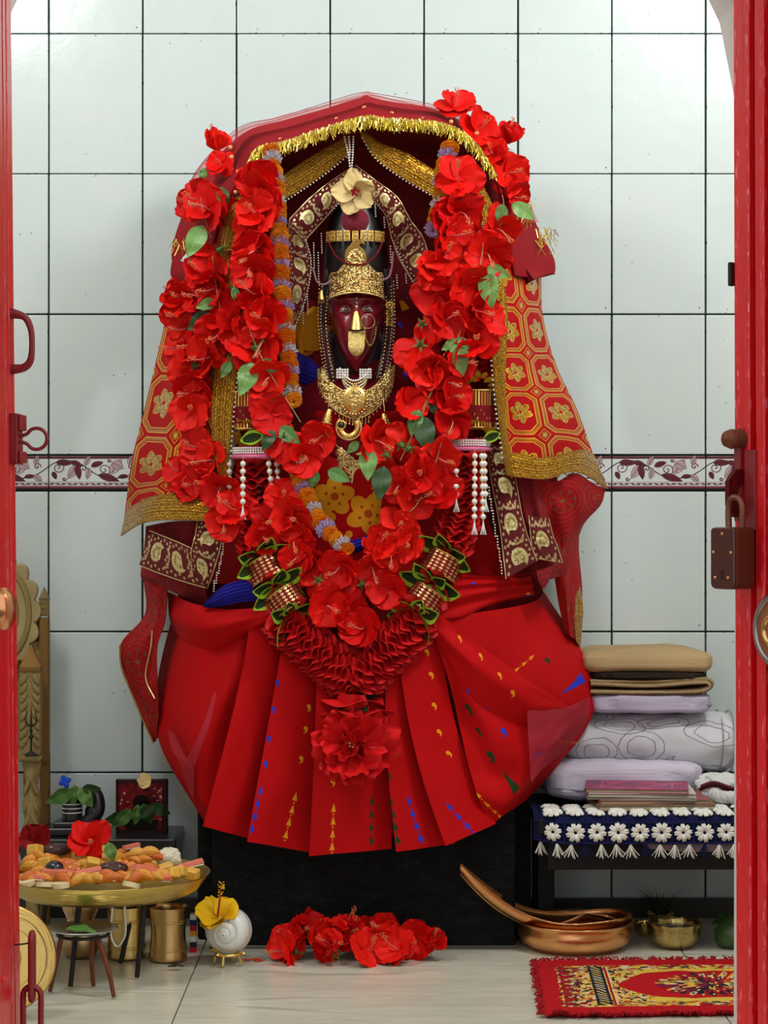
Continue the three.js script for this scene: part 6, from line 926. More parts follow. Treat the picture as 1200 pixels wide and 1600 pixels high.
// food on the platter
{
  const base = TC.y - 0.034; seed(520);
  const orangeM = [phys(lin(0.86, 0.30, 0.02), 0.35, 0, { clearcoat: 0.4, clearcoatRoughness: 0.3, bumpMap: grit, bumpScale: 0.002 }), phys(lin(0.88, 0.40, 0.05), 0.35, 0, { clearcoat: 0.4, bumpMap: grit, bumpScale: 0.002 }), phys(lin(0.74, 0.17, 0.012), 0.35, 0, { clearcoat: 0.4, bumpMap: grit, bumpScale: 0.002 })];
  const segGeo = (() => sheet((u, v) => { const a = u * Math.PI, b = v * 6.283, r = 0.0085 * Math.pow(Math.sin(Math.max(0.02, a)), 0.7); const ang = (u - 0.5) * 2.0; return V(0.026 * Math.sin(ang), 0.026 * (Math.cos(ang) - 1) * 0.5 + r * Math.sin(b) * 1.15, r * Math.cos(b) * 0.85); }, 16, 12))();
  const melonShape = new THREE.Shape(); melonShape.moveTo(-0.036, 0); melonShape.lineTo(0.036, 0.003); melonShape.lineTo(0.034, 0.012); melonShape.lineTo(-0.034, 0.010);
  const melonGeo = extrude(melonShape, 0.018, 0.002), rindGeo = box(0.072, 0.004, 0.02, 0, -0.002, 0.009, 0.001);
  const put = (name, label, cat, x, y, d, grp, build) => { const p = P(x, y, d); const t = thing(name, label, cat, p, grp); build(t); t.rotation.set(rr(-0.3, 0.3), rr(-0.8, 0.8), rr(-0.3, 0.3)); return t; };
  const seg = (x, y, d) => put('orange_segment', 'peeled orange segment in the heap on the brass platter', 'orange segment', x, y, d, 'orange segments on the platter', (t) => part(t, 'segment', segGeo, pick(orangeM)));
  const melonRed = phys(lin(0.80, 0.20, 0.12), 0.3, 0, { clearcoat: 0.3 }), rindM = std(lin(0.80, 0.72, 0.55), 0.5);
  const melon = (x, y, d, s = 1) => { const t = put('watermelon_slice', 'thin pink watermelon slice with pale rind on the brass platter', 'watermelon', x, y, d, 'watermelon slices on the platter', (q) => { part(q, 'flesh', melonGeo, melonRed); part(q, 'rind', rindGeo, rindM); }); t.scale.setScalar(s); return t; };
  const bananaM = std(lin(0.82, 0.70, 0.42), 0.5), papM = phys(lin(0.80, 0.45, 0.06), 0.4, 0, { clearcoat: 0.3 });
  const bananaGeo = new THREE.CylinderGeometry(0.016, 0.016, 0.009, 20), chunkGeo = (() => { const g = new RoundedBoxGeometry(0.026, 0.020, 0.024, 3, 0.004); return g; })();
  // front row (rim), middle, back
  for (const [x, y, d] of [[42, 1378, 0.64], [70, 1382, 0.66], [95, 1383, 0.66], [205, 1383, 0.66]]) put('banana_slice', 'round pale banana slice along the rim of the brass platter', 'banana slice', x, y, d, 'banana slices on the platter', (t) => part(t, 'slice', bananaGeo, bananaM));
  for (const [x, y, d, s] of [[52, 1374, 0.63, 0.6], [92, 1366, 0.61, 0.8], [135, 1365, 0.62, 0.7], [165, 1374, 0.64, 0.6], [228, 1364, 0.61, 0.85], [250, 1373, 0.62, 0.6], [298, 1352, 0.53, 0.65], [203, 1324, 0.44, 0.5]]) melon(x, y, d, s);
  for (let i = 0; i < 44; i++) { const a = rr(0, 6.283), q = Math.sqrt(rnd()) * 0.86, X = 150 + 120 * q * Math.cos(a), k = q * Math.sin(a); const near = (k + 1) / 2, y = lerp(1326, 1374, near), d = lerp(0.40, 0.64, near); seg(clamp(X, 32, 285), y, d); }
  for (const [x, y] of [[205, 1340], [215, 1332], [232, 1330], [240, 1336], [222, 1342], [200, 1350], [212, 1352], [50, 1342], [60, 1336], [75, 1346], [45, 1354], [110, 1350], [125, 1352]]) seg(x, y, 0.52);
  for (let i = 0; i < 26; i++) { const x = 40 + i * 8.4; seg(x, 1372 - 12 * Math.abs(noise(i * 1.7, 2)) - 5 * smooth(200, 280, x), 0.60 + 0.05 * rnd()); }
  for (const [x, y, d] of [[72, 1348, 0.56], [280, 1362, 0.58], [268, 1366, 0.60], [300, 1366, 0.55], [145, 1350, 0.57], [55, 1328, 0.48], [260, 1358, 0.56]]) put('papaya_chunk', 'translucent yellow papaya chunk on the brass platter', 'papaya', x, y, d, 'papaya chunks on the platter', (t) => part(t, 'chunk', chunkGeo, papM));
  for (const [x, y, d, l] of [[176, 1357, 0.60, 'shiny brown date in front of the orange segments'], [88, 1328, 0.46, 'shiny brown date beside the red hibiscus on the platter']]) { const t = put('date_fruit', l, 'date', x, y, d, null, (q) => part(q, 'date', new THREE.SphereGeometry(1, 24, 16).scale(0.029, 0.013, 0.014), phys(lin(0.07, 0.012, 0.010), 0.25, 0, { clearcoat: 0.6, bumpMap: grit, bumpScale: 0.004 }))); t.rotation.set(0, 0.2, 0); }
  single('black_grape', 'single dark grape among the orange segments', 'grape', new THREE.SphereGeometry(0.016, 24, 16).scale(1.1, 0.85, 1), phys(lin(0.015, 0.012, 0.02), 0.2, 0, { clearcoat: 0.5 })).position.copy(P(85, 1356, 0.60));
  { const t = thing('yellow_pancake', 'round yellow fried sweet under the red hibiscus on the platter', 'sweet', P(150, 1338, 0.47)); const g = lathe([[0, 0.008], [0.035, 0.009], [0.046, 0.004], [0.048, 0], [0.044, -0.006], [0, -0.008]], 48), p = g.attributes.position; for (let i = 0; i < p.count; i++) p.setY(i, p.getY(i) + 0.004 * noise(p.getX(i) * 60, p.getZ(i) * 60, 3)); g.computeVertexNormals(); part(t, 'disc', g, phys(lin(0.72, 0.36, 0.03), 0.4, 0, { clearcoat: 0.4, bumpMap: grit, bumpScale: 0.003 })); t.rotation.x = 0.25; }
  { const t = thing('coconut_lump', 'lumpy white coconut sweet on the edge of the platter', 'sweet', P(263, 1341, 0.50)); const g = new THREE.IcosahedronGeometry(0.023, 4), p = g.attributes.position; for (let i = 0; i < p.count; i++) { const k = 1 + 0.22 * noise(p.getX(i) * 90, p.getY(i) * 90, p.getZ(i) * 90); p.setXYZ(i, p.getX(i) * k * 1.05, p.getY(i) * k * 0.9, p.getZ(i) * k); } g.computeVertexNormals(); part(t, 'lump', g, std(lin(0.84, 0.76, 0.58), 0.7, 0, { bumpMap: grit, bumpScale: 0.004 })); }
  { const t = thing('platter_hibiscus', 'red hibiscus with a green leaf lying on top of the platter', 'flower', P(140, 1316, 0.49)); seed(530); hibiscus(t, V(0, 0, 0), { dir: [0.05, 0.3, 1], spin: 0.5, size: 1.0, name: 'bloom' }); const m = part(t, 'leaf', leafGeo, leafMats[0]); m.position.set(0.038, 0.004, 0.02); m.rotation.set(0.2, 0.2, 0.2); m.scale.setScalar(0.042); }
  { const t = thing('dark_hibiscus', 'dark red wilted bloom on the platter next to the carved throne', 'flower', P(55, 1315, 0.42)); hibiscus(t, V(0, 0, 0), { dir: [0, 0.5, 1], spin: 0.5, size: 0.8, mat: petalMat('#8c0a10', '#4a0206'), stamen: false, name: 'bloom' }); }
}
// small plate with a leaf
{
  const D = 0.71, c = P(130, 1450, D), r = PX(55, D);
  const s = thing('low_tripod', 'low black iron tripod under the small steel plate', 'stand', [c.x, 0, c.z]); const H = c.y - 0.008;
  part(s, 'ring', new THREE.TorusGeometry(r * 0.72, 0.0032, 8, 40).rotateX(Math.PI / 2).translate(0, H - 0.003, 0), M.iron);
  for (const [px, py, bx] of [[146, 1543, 0], [178, 1561, 0.008], [78, 1552, -0.008]]) { const f = floorAt(px, py).sub(V(c.x, 0, c.z)), a = Math.atan2(f.z, f.x); part(s, 'leg', tube([V(r * 0.6 * Math.cos(a), H - 0.003, r * 0.6 * Math.sin(a)), V(f.x * 0.85, H * 0.4, f.z * 0.85), V(f.x, 0.003, f.z)], (u) => 0.005 - 0.0012 * u, 14, 8), rust); }
  const p = thing('steel_plate', 'small shiny steel plate holding a green leaf', 'plate', [c.x, H, c.z]);
  part(p, 'dish', lathe([[0, 0], [r * 0.62, 0], [r * 0.74, 0.004], [r, 0.008], [r, 0.0095], [r * 0.73, 0.006], [r * 0.6, 0.002], [0, 0.002]], 60), M.steel);
  const l = single('folded_leaf', 'folded green betel leaf on the small steel plate', 'leaf', leafGeo, leafMats[1]); l.position.set(c.x - 0.03, H + 0.007, c.z + 0.004); l.rotation.set(-1.35, 0.15, 1.45); l.scale.setScalar(0.058);
}
// tumblers
function tumbler(px, label, r, h, waist, mat, d, name = 'brass_tumbler') {
  const t = thing(name, label, 'tumbler', V(P(px, 1490, d).x, 0, d));
  part(t, 'cup', lathe([[0, 0.003], [r * 0.98, 0.002], [r, 0.006], [r * 0.99, h * 0.1], [r * waist, h * 0.55], [r * 1.0, h * 0.93], [r * 1.06, h], [r * 1.02, h], [r * 0.96, h * 0.93], [r * waist * 0.95, h * 0.5], [r * 0.93, h * 0.08], [0, h * 0.06]], 48), mat);
  part(t, 'engraved_lines', join([0.22, 0.26, 0.72, 0.76].map((k) => new THREE.TorusGeometry(r * (lerp(waist, 1, Math.abs(k - 0.55) / 0.45) + 0.004), 0.0008, 6, 48).rotateX(Math.PI / 2).translate(0, h * k, 0))), M.gold);
  return t;
}
const brassWorn = std(lin(0.60, 0.38, 0.16), 0.26, 1, { map: canvasTex(128, 128, (x, w, h) => { seed(61); x.fillStyle = '#fff'; x.fillRect(0, 0, w, h); for (let i = 0; i < 30; i++) { x.fillStyle = pick(['rgba(200,170,150,0.5)', 'rgba(255,240,210,0.5)', 'rgba(150,110,90,0.4)']); x.beginPath(); x.ellipse(rr(30, 100), rr(20, 90), rr(1, 7), rr(2, 10), rr(0, 3), 0, 7); x.fill(); } }) });
tumbler(263, 'worn brass tumbler beside the conch, scratched on its belly', 0.0365, 0.104, 0.9, brassWorn, 0.44);
tumbler(198, 'plain brass tumbler half hidden under the platter', 0.037, 0.102, 0.97, M.brass, 0.42);
{ const d = 0.41, t = thing('brass_pot', 'round-bellied brass pot under the platter behind the steel plate', 'pot', V(P(126, 1490, d).x, 0, d)); part(t, 'body', lathe([[0, 0.002], [0.028, 0.002], [0.035, 0.015], [0.037, 0.035], [0.034, 0.052], [0.027, 0.066], [0.026, 0.075], [0.034, 0.092], [0.037, 0.104], [0.035, 0.104], [0.025, 0.076], [0.03, 0.055], [0.033, 0.03], [0, 0.01]], 48), std(lin(0.62, 0.40, 0.22), 0.26, 1)); }
// conch on its little stand, with a yellow hibiscus
{
  const f = floorAt(356, 1508), D = f.z, cy = P(0, 1457, D).y, r = PX(37, D);
  const s = thing('conch_stand', 'tiny brass three-legged stand under the white conch', 'stand', [f.x, 0, D]);
  part(s, 'cradle', join([new THREE.TorusGeometry(0.022, 0.003, 8, 30).rotateX(Math.PI / 2).translate(0, 0.022, 0), ...[0, 1, 2, 3].map((k) => { const a = k * 1.57 + 0.5; return tube([V(0.02 * Math.cos(a), 0.022, 0.02 * Math.sin(a)), V(0.034 * Math.cos(a), 0.026, 0.034 * Math.sin(a)), V(0.038 * Math.cos(a), 0.023, 0.038 * Math.sin(a))], 0.003, 10, 8); })]), M.gold);
  for (let k = 0; k < 4; k++) { const a = k * 1.57 + 0.3; part(s, 'leg', tube([V(0.022 * Math.cos(a), 0.022, 0.022 * Math.sin(a)), V(0.028 * Math.cos(a), 0.003, 0.028 * Math.sin(a))], 0.003, 6, 8), M.gold); }
  const t = thing('conch_shell', 'white conch shell showing its spiral, holding a yellow hibiscus', 'conch', [f.x, cy, D]);
  const turns = 4.2, shell = (u, v) => { const th = u * turns * 6.283, g = Math.pow(1.9, u * turns - turns), b = v * 6.283, rc = 0.62 * g, rt = 0.40 * g * (u < 0.02 ? 0.2 : 1); const R = rc + rt * Math.cos(b); return V(r * R * Math.cos(th), r * R * Math.sin(th) * 1.0, r * (0.95 * (1 - g) - 0.25 + rt * Math.sin(b) * 1.5)); };
  const body = part(t, 'shell', sheet(shell, 180, 18).rotateY(-0.25), phys(lin(0.80, 0.79, 0.74), 0.3, 0, { clearcoat: 0.4 }));
  part(t, 'shell_back', new THREE.SphereGeometry(1, 30, 20).scale(r * 1.0, r * 0.98, r * 0.95).translate(0, 0, -r * 0.5), phys(lin(0.80, 0.79, 0.74), 0.3, 0, { clearcoat: 0.4 }));
  const y = thing('yellow_hibiscus', 'yellow hibiscus with a red stamen resting on the conch', 'flower', P(340, 1432, D + 0.01)); seed(541);
  const b = hibiscus(y, V(0, 0, 0), { dir: [-0.05, 0.85, 0.55], spin: 0.3, size: 1.0, mat: hibYellow, stamen: false, name: 'bloom' });
  const st = part(y, 'stamen', tube([V(0, 0, 0), V(0.004, 0.03, 0.004), V(0.008, 0.066, 0.006)], (u) => 0.0022 - 0.001 * u, 14, 6), std(lin(0.45, 0.03, 0.03), 0.5)); const ag = []; for (let i = 0; i < 40; i++) { const k = rr(0.6, 1.02), a = rr(0, 6.28), q = rr(0.002, 0.007); ag.push(new THREE.IcosahedronGeometry(rr(0.001, 0.0017), 0).translate(0.008 * k + q * Math.cos(a), 0.066 * k, 0.006 * k + q * Math.sin(a))); } part(y, 'anthers', join(ag), hibYellow);
}
{ const f = floorAt(300, 1492), t = thing('incense_packet', 'small printed paper packet leaning between the tumbler and the conch', 'packet', [f.x, 0, f.z - 0.03]); part(t, 'box', box(0.012, 0.075, 0.02, 0, 0.0375, 0, 0.001), std('#ffffff', 0.5, 0, { map: canvasTex(64, 256, (x, w, h) => { const c = ['#e8e4d8', '#1d2a6a', '#c8142a', '#e9a91c', '#e8e4d8', '#242424', '#c8142a']; c.forEach((k, i) => { x.fillStyle = k; x.fillRect(0, i * 37, w, 37); }); }) })); }
single('dark_leaf', 'curled dark dry leaf on the floor before the worn tumbler', 'leaf', leafGeo, std('#3a3d34', 0.7)).position.copy(floorAt(262, 1516)).setY(0.006);
{ const o = scene.children[scene.children.length - 1]; o.rotation.set(-1.45, 0, 1.5); o.scale.setScalar(0.032); }
// brass gong leaning beside the door
{
  const d = 0.92, c = P(4, 1498, d), t = thing('brass_gong', 'large round brass gong plate leaning beside the door chain', 'gong', [c.x, c.y, c.z]);
  part(t, 'disc', lathe([[0, 0.006], [0.06, 0.007], [0.078, 0.004], [0.088, 0.006], [0.092, 0.002], [0.092, -0.012], [0.088, -0.012], [0.086, 0.0], [0, 0.0]], 64).rotateX(Math.PI / 2), std(lin(0.62, 0.42, 0.13), 0.32, 1, { bumpMap: grit, bumpScale: 0.001 }));
  part(t, 'rings', join([0.03, 0.055, 0.075].map((q) => new THREE.TorusGeometry(q, 0.0009, 6, 60).translate(0, 0, 0.0075))), M.brass);
  t.rotation.set(-0.2, 0.35, 0);
}
{ const t = thing('red_thread', 'tangle of red thread on the floor beside the conch stand', 'thread', floorAt(398, 1502)); seed(560);
  for (let k = 0; k < 5; k++) { const pts = []; for (let i = 0; i < 7; i++) pts.push(V(-0.02 + i * 0.006 + rr(-0.006, 0.006), 0.0015 + rr(0, 0.003), rr(-0.008, 0.008))); part(t, 'strand', tube(pts, 0.0009, 30, 5), std(lin(0.6, 0.06, 0.02), 0.7)); }
}
// ---------- low table with folded linen on the right ----------
const TOP = 0.274, FRONT = 0.42;
const tX = (px, d) => P(px, 800, d).x;
{
  const t = thing('low_table', 'low black table under the crochet cloth and folded linen', 'table', [0.62, 0, 0.2]);
  const blk = std(lin(0.012, 0.012, 0.013), 0.6);
  part(t, 'tabletop', box(0.64, 0.03, 0.38, 0, TOP - 0.022, 0.02, 0.004), blk);
  part(t, 'apron', box(0.60, 0.075, 0.02, 0, TOP - 0.0725, 0.17, 0.003), blk);
  part(t, 'unseen_side_panel', box(0.018, TOP - 0.037, 0.33, 0.30, (TOP - 0.037) / 2, 0.01, 0.002), blk);  // out of view at the right end, darkens the space under the table
  for (const [x, z] of [[-0.29, -0.14], [-0.29, -0.02]]) part(t, 'leg', box(0.035, TOP - 0.037, 0.035, x, (TOP - 0.037) / 2, z, 0.003), blk);
}
const flowerKnot = (() => { const g = []; for (let i = 0; i < 8; i++) { const a = i / 8 * 6.283; for (const k of [-0.16, 0.16]) g.push(tube([V(0.003 * Math.cos(a), 0.003 * Math.sin(a), 0.002), V(0.009 * Math.cos(a + k), 0.009 * Math.sin(a + k), 0.0045), V(0.0165 * Math.cos(a + k * 0.7), 0.0165 * Math.sin(a + k * 0.7), 0.002)], (t) => 0.0013 + 0.0018 * Math.sin(Math.PI * t), 6, 5)); } return join(g); })();
const tasselGeo = [0, 1, 2].map((k) => { seed(600 + k); const g = []; for (let i = 0; i < 11; i++) { const a = rr(-1, 1); g.push(tube([V(0, 0, 0), V(a * 0.007, -0.012, rr(0.001, 0.005)), V(a * 0.015 + rr(-0.002, 0.002), -rr(0.022, 0.03), rr(0, 0.004))], 0.0009, 5, 4)); } return join(g); });
{
  const t = thing('crochet_cloth', 'navy crochet cloth with white flower squares and tasselled fringe', 'table cloth', [0.62, TOP, FRONT]);
  const navy = std(lin(0.012, 0.018, 0.10), 0.9, 0, { bumpMap: weaveFine, bumpScale: 0.0015 }), wool = std(lin(0.78, 0.77, 0.70), 0.9);
  const x0 = 0.292, x1 = 0.92, drop = 0.052;
  const prof = (s) => { const top = 0.12; if (s < top) return [TOP + 0.002, FRONT - top + s - 0.004]; const q = s - top, c = 0.014; if (q < c * 1.57) { const a = q / c; return [TOP + 0.002 - c * (1 - Math.cos(a)), FRONT - 0.004 + c * Math.sin(a)]; } return [TOP + 0.002 - c - (q - c * 1.57), FRONT + 0.010]; };
  const L = 0.12 + 0.022 + drop - 0.014;
  const at = (x, s) => { const [y, z] = prof(s); const corner = smooth(x0 + 0.05, x0, x); return V(x, y + 0.002 * noise(x * 30, s * 20, 1), z - 0.05 * corner * corner + 0.003 * noise(x * 18, s * 10, 4)); };
  part(t, 'net_ground', local(t, sheet((u, v) => at(lerp(x0, x1, u), v * L), 90, 40, 0.002)), navy, 'navy crochet net');
  const cell = 0.0415; seed(610);
  for (let j = 0; j < 4; j++) for (let i = 0; i < 15; i++) {
    const x = x0 + 0.035 + i * cell, s = L - 0.021 - j * cell * 0.93; if (s < 0.02) continue;
    const p = at(x, s), q = at(x, s + 0.004), r = at(x + 0.004, s), n = V().crossVectors(q.clone().sub(p), r.clone().sub(p)).normalize(); if (n.z + n.y < 0) n.negate();
    const m = part(t, 'crochet_flower', flowerKnot, wool, 'white crochet flower'); m.position.copy(p).sub(t.position).addScaledVector(n, 0.001); m.quaternion.setFromUnitVectors(V(0, 0, 1), n); m.rotateZ(rr(0, 0.7)); m.scale.setScalar(rr(1.05, 1.2));
  }
  for (let i = 0; i < 22; i++) { const p = at(x0 + 0.012 + i * 0.0285, L), m = part(t, 'tassel', pick(tasselGeo), i % 4 === 3 ? navy : wool); m.position.copy(p).sub(t.position); m.rotation.z = rr(-0.15, 0.15); m.position.z += 0.002; }
  for (let j = 0; j < 2; j++) { const rows = []; for (let i = 0; i <= 20; i++) rows.push(at(lerp(x0, x1, i / 20), L - j * cell * 0.93 - 0.0005).add(V(0, 0, 0.003))); part(t, 'braid', local(t, tube(rows, 0.0022, 80, 6)), navy); }
  for (let i = 0; i < 15; i++) { const pts = []; for (let k = 0; k <= 12; k++) pts.push(at(x0 + 0.035 - cell / 2 + i * cell, 0.02 + (L - 0.02) * k / 12).add(V(0, 0.001, 0.002))); part(t, 'braid', local(t, tube(pts, 0.0022, 24, 6)), navy); }
  const u = single('mauve_cloth', 'mauve cloth edge peeping out below the crochet fringe', 'cloth', cloth([[[1000, 1312, FRONT - 0.005], [1080, 1312, FRONT - 0.005], [1200, 1310, FRONT - 0.005]], [[1010, 1326, FRONT - 0.004], [1080, 1331, FRONT - 0.004], [1200, 1328, FRONT - 0.004]]], 30, 6, 0.003, ruffle(0.004, 8, 2, 1)), std(lin(0.30, 0.22, 0.27), 0.9));
}
// soft blocks
function soft(w, h, d, e1, e2, amp, freq, s, nu = 64, nv = 32) {
  const pw = (c, e) => Math.sign(c) * Math.pow(Math.abs(c), e);
  return sheet((u, v) => { const a = u * 6.28319, b = (v - 0.5) * Math.PI; const x = w / 2 * pw(Math.cos(b), e1) * pw(Math.cos(a), e2), z = d / 2 * pw(Math.cos(b), e1) * pw(-Math.sin(a), e2), y = h / 2 * pw(Math.sin(b), e1); const n = amp * (noise(x * freq + s, y * freq, z * freq) + 0.5 * noise(x * freq * 2.3, y * freq * 2.3 + s, z * freq * 2.3)); const k = 1 + n / Math.max(0.02, Math.hypot(x, y, z)); return V(x * k, y * k, z * k); }, nu, nv);
}
const lilac = std(lin(0.62, 0.57, 0.68), 0.85, 0, { bumpMap: creases, bumpScale: 0.012 }), lilac2 = std(lin(0.52, 0.46, 0.60), 0.85, 0, { bumpMap: creases, bumpScale: 0.012 });
const tan = std(lin(0.46, 0.32, 0.16), 0.9, 0, { bumpMap: creases, bumpScale: 0.008 });
{ const t = thing('lilac_cushion', 'long pale lilac cushion lying on the crochet cloth', 'cushion', [tX(966, 0.14), TOP + 0.043, 0.14]); const w = PX(246, 0.2);
  part(t, 'cover', soft(w, 0.080, 0.20, 0.42, 0.34, 0.011, 13, 3, 120, 50), lilac); part(t, 'seam', tube([V(-w * 0.44, -0.012, 0.098), V(-w * 0.2, -0.018, 0.1015), V(w * 0.2, -0.012, 0.1015), V(w * 0.44, -0.006, 0.097)], 0.0015, 40, 6), lilac2); }
const swapUV = (g) => { const u = g.attributes.uv; for (let i = 0; i < u.count; i++) u.setXY(i, u.getY(i), u.getX(i)); return g; };
{ // embroidered bolster
  seed(620);
  const tex = canvasTex(1024, 512, (x, w, h) => { x.fillStyle = '#d3d2d6'; x.fillRect(0, 0, w, h); x.translate(0, 60); x.scale(2.15, 0.78); x.strokeStyle = '#33364a'; x.lineWidth = 1.6; const loop = (cx, cy, rx, ry, a) => { x.beginPath(); for (let i = 0; i <= 30; i++) { const t = i / 30 * 6.283, X = cx + rx * Math.cos(t) * Math.cos(a) - ry * Math.sin(t) * Math.sin(a) + rr(-2, 2), Y = cy + rx * Math.cos(t) * Math.sin(a) + ry * Math.sin(t) * Math.cos(a) + rr(-2, 2); if (i) x.lineTo(X, Y); else x.moveTo(X, Y); } x.stroke(); };
    for (const [cx, cy, rx, ry, a] of [[90, 300, 56, 62, 0], [210, 270, 62, 66, 0], [150, 190, 70, 34, 0.1], [270, 170, 70, 24, -0.1], [400, 210, 78, 42, 0.25], [90, 130, 50, 40, 0], [620, 260, 60, 60, 0], [740, 230, 70, 40, 0.3], [850, 280, 60, 60, 0], [960, 200, 60, 40, 0]]) { loop(cx, cy, rx, ry, a); loop(cx, cy, rx * 0.62, ry * 0.62, a); }
    for (const [cx, cy] of [[440, 330], [230, 370], [900, 380]]) { for (const k of [1, 0.6]) { x.beginPath(); x.moveTo(cx - 60 * k, cy); x.quadraticCurveTo(cx - 10, cy - 5, cx, cy + 40 * k); x.quadraticCurveTo(cx + 30 * k, cy - 40 * k, cx + 70 * k, cy - 70 * k); x.quadraticCurveTo(cx + 50 * k, cy + 10, cx + 20, cy + 60 * k); x.stroke(); } } });
  const len = PX(272, 0.15), r = 0.066, t = thing('embroidered_bolster', 'white bolster pillow with dark line embroidery resting on the lilac cushion', 'bolster', [tX(1013, 0.13), P(0, 1158, 0.16).y, 0.12]);
  part(t, 'cover', swapUV(sheet((u, v) => { const a = (u + 0.5) * 6.28319, q = v * 2 - 1, e = Math.pow(Math.max(0, 1 - Math.pow(Math.abs(q), 14)), 0.3), rad = r * (0.90 + 0.10 * q) * (0.25 + 0.75 * e); return V(q * len / 2, rad * Math.sin(a) * 0.97 + 0.006 * noise(v * 9, u * 8, 2), rad * 1.25 * Math.cos(a) + 0.006 * noise(v * 7, u * 9, 5)); }, 60, 80)), phys('#ffffff', 0.85, 0, { map: tex, bumpMap: weaveFine, bumpScale: 0.0003 }));
  const fl = []; for (const q of [0.80, 0.93]) { const pts = []; for (let i = 0; i < 30; i++) { const a = i / 30 * 6.283, rad = r * (0.90 + 0.10 * q) * 1.0; pts.push(V(q * len / 2, rad * 0.985 * Math.sin(a), rad * 1.26 * Math.cos(a))); } fl.push(tube(pts, 0.0012, 60, 5, true)); } part(t, 'end_seam', join(fl), lilac2);
  t.rotation.z = -0.03; }
{ const t = thing('lilac_cloth', 'folded lilac cloth under the tan blanket', 'cloth', [tX(1008, 0.1), P(0, 1094, 0.12).y, 0.11]); part(t, 'fold', soft(PX(186, 0.12), 0.042, 0.20, 0.34, 0.3, 0.008, 22, 8, 100, 40), lilac2); part(t, 'knot', ball(0.005, PX(90, 0.12), -0.002, 0.09), lilac2); }
{ const t = thing('tan_blanket', 'folded tan blanket with a dark woolly lining on top of the linen', 'blanket', [tX(1006, 0.1), P(0, 1068, 0.15).y, 0.10]); const w = PX(184, 0.14) / 2;
  part(t, 'folded_layers', strap([[-w, -0.012, 0], [0, -0.0135, 0], [w - 0.012, -0.009, 0], [w, -0.002, 0], [w - 0.004, 0.006, 0], [w - 0.02, 0.007, 0], [0, 0.000, 0], [-w, 0.004, 0]], 0.22, 0.0085, 90), tan);
  part(t, 'folded_layers', strap([[-w, 0.009, 0], [0, 0.008, 0], [w - 0.03, 0.0125, 0], [w - 0.004, 0.013, 0], [w + 0.006, 0.006, 0], [w + 0.002, -0.006, 0]], 0.20, 0.006, 60), tan);
  seed(640); const g = soft(w * 1.95, 0.016, 0.21, 0.4, 0.3, 0.004, 120, 2, 120, 40); part(t, 'wool_lining', g.translate(0, 0.020, 0), std(lin(0.035, 0.022, 0.015), 1, 0, { bumpMap: grit, bumpScale: 0.006 }), 'dark woolly lining');
  const roll = soft(PX(202, 0.14), 0.054, 0.21, 0.6, 0.22, 0.010, 12, 5, 110, 44); part(t, 'rolled_top', roll.translate(-0.003, 0.0475, 0), tan); }
// books
{
  seed(650);
  const cover = canvasTex(256, 160, (x, w, h) => { x.fillStyle = '#8e1848'; x.fillRect(0, 0, w, h); for (let i = 0; i < 40; i++) { x.fillStyle = pick(['rgba(210,60,120,0.5)', 'rgba(70,10,50,0.6)', 'rgba(230,120,160,0.35)', 'rgba(120,30,90,0.5)']); x.beginPath(); x.ellipse(rr(20, w - 20), rr(20, h - 20), rr(5, 28), rr(3, 18), rr(0, 3), 0, 7); x.fill(); } x.strokeStyle = '#c23a70'; x.lineWidth = 6; x.strokeRect(40, 30, w - 80, h - 60); });
  const paper = std('#ffffff', 0.9, 0, { map: canvasTex(16, 64, (x, w, h) => { for (let i = 0; i < 32; i++) { x.fillStyle = pick(['#b9a88c', '#8f7d64', '#cfc0a6', '#6c5c48']); x.fillRect(0, i * 2, w, 2); } }) });
  const book = (label, px0, px1, y, h, dep, z, turn, mat) => { const w = PX(px1 - px0, z), t = thing('book', label, 'book', [tX((px0 + px1) / 2, z), y, z]); part(t, 'pages', box(w - 0.004, h - 0.002, dep - 0.004, 0, h / 2, 0), paper); const c = part(t, 'cover', join([box(w, 0.0012, dep, 0, h - 0.0006, 0), box(w, 0.0012, dep, 0, 0.0006, 0), box(0.0012, h, dep, -w / 2, h / 2, 0)]), mat); t.rotation.y = turn; return h; };
  let y = TOP + 0.006;
  y += book('thick brown paged book at the bottom of the book stack', 925, 1108, y, 0.012, 0.15, 0.31, 0.06, std('#8a6a44', 0.7));
  y += book('worn pink edged book second from the bottom of the stack', 930, 1100, y, 0.008, 0.14, 0.31, 0.03, std('#9a5a58', 0.7));
  y += book('thin grey magazine in the middle of the book stack', 918, 1085, y, 0.006, 0.14, 0.31, -0.1, std('#a8a29a', 0.6));
  y += book('white edged magazine under the magenta one', 918, 1082, y, 0.007, 0.14, 0.31, -0.05, std('#c9c4bc', 0.6));
  y += book('magenta covered magazine on top of the book stack', 916, 1074, y, 0.008, 0.14, 0.31, -0.12, std('#ffffff', 0.35, 0, { map: cover }));
}
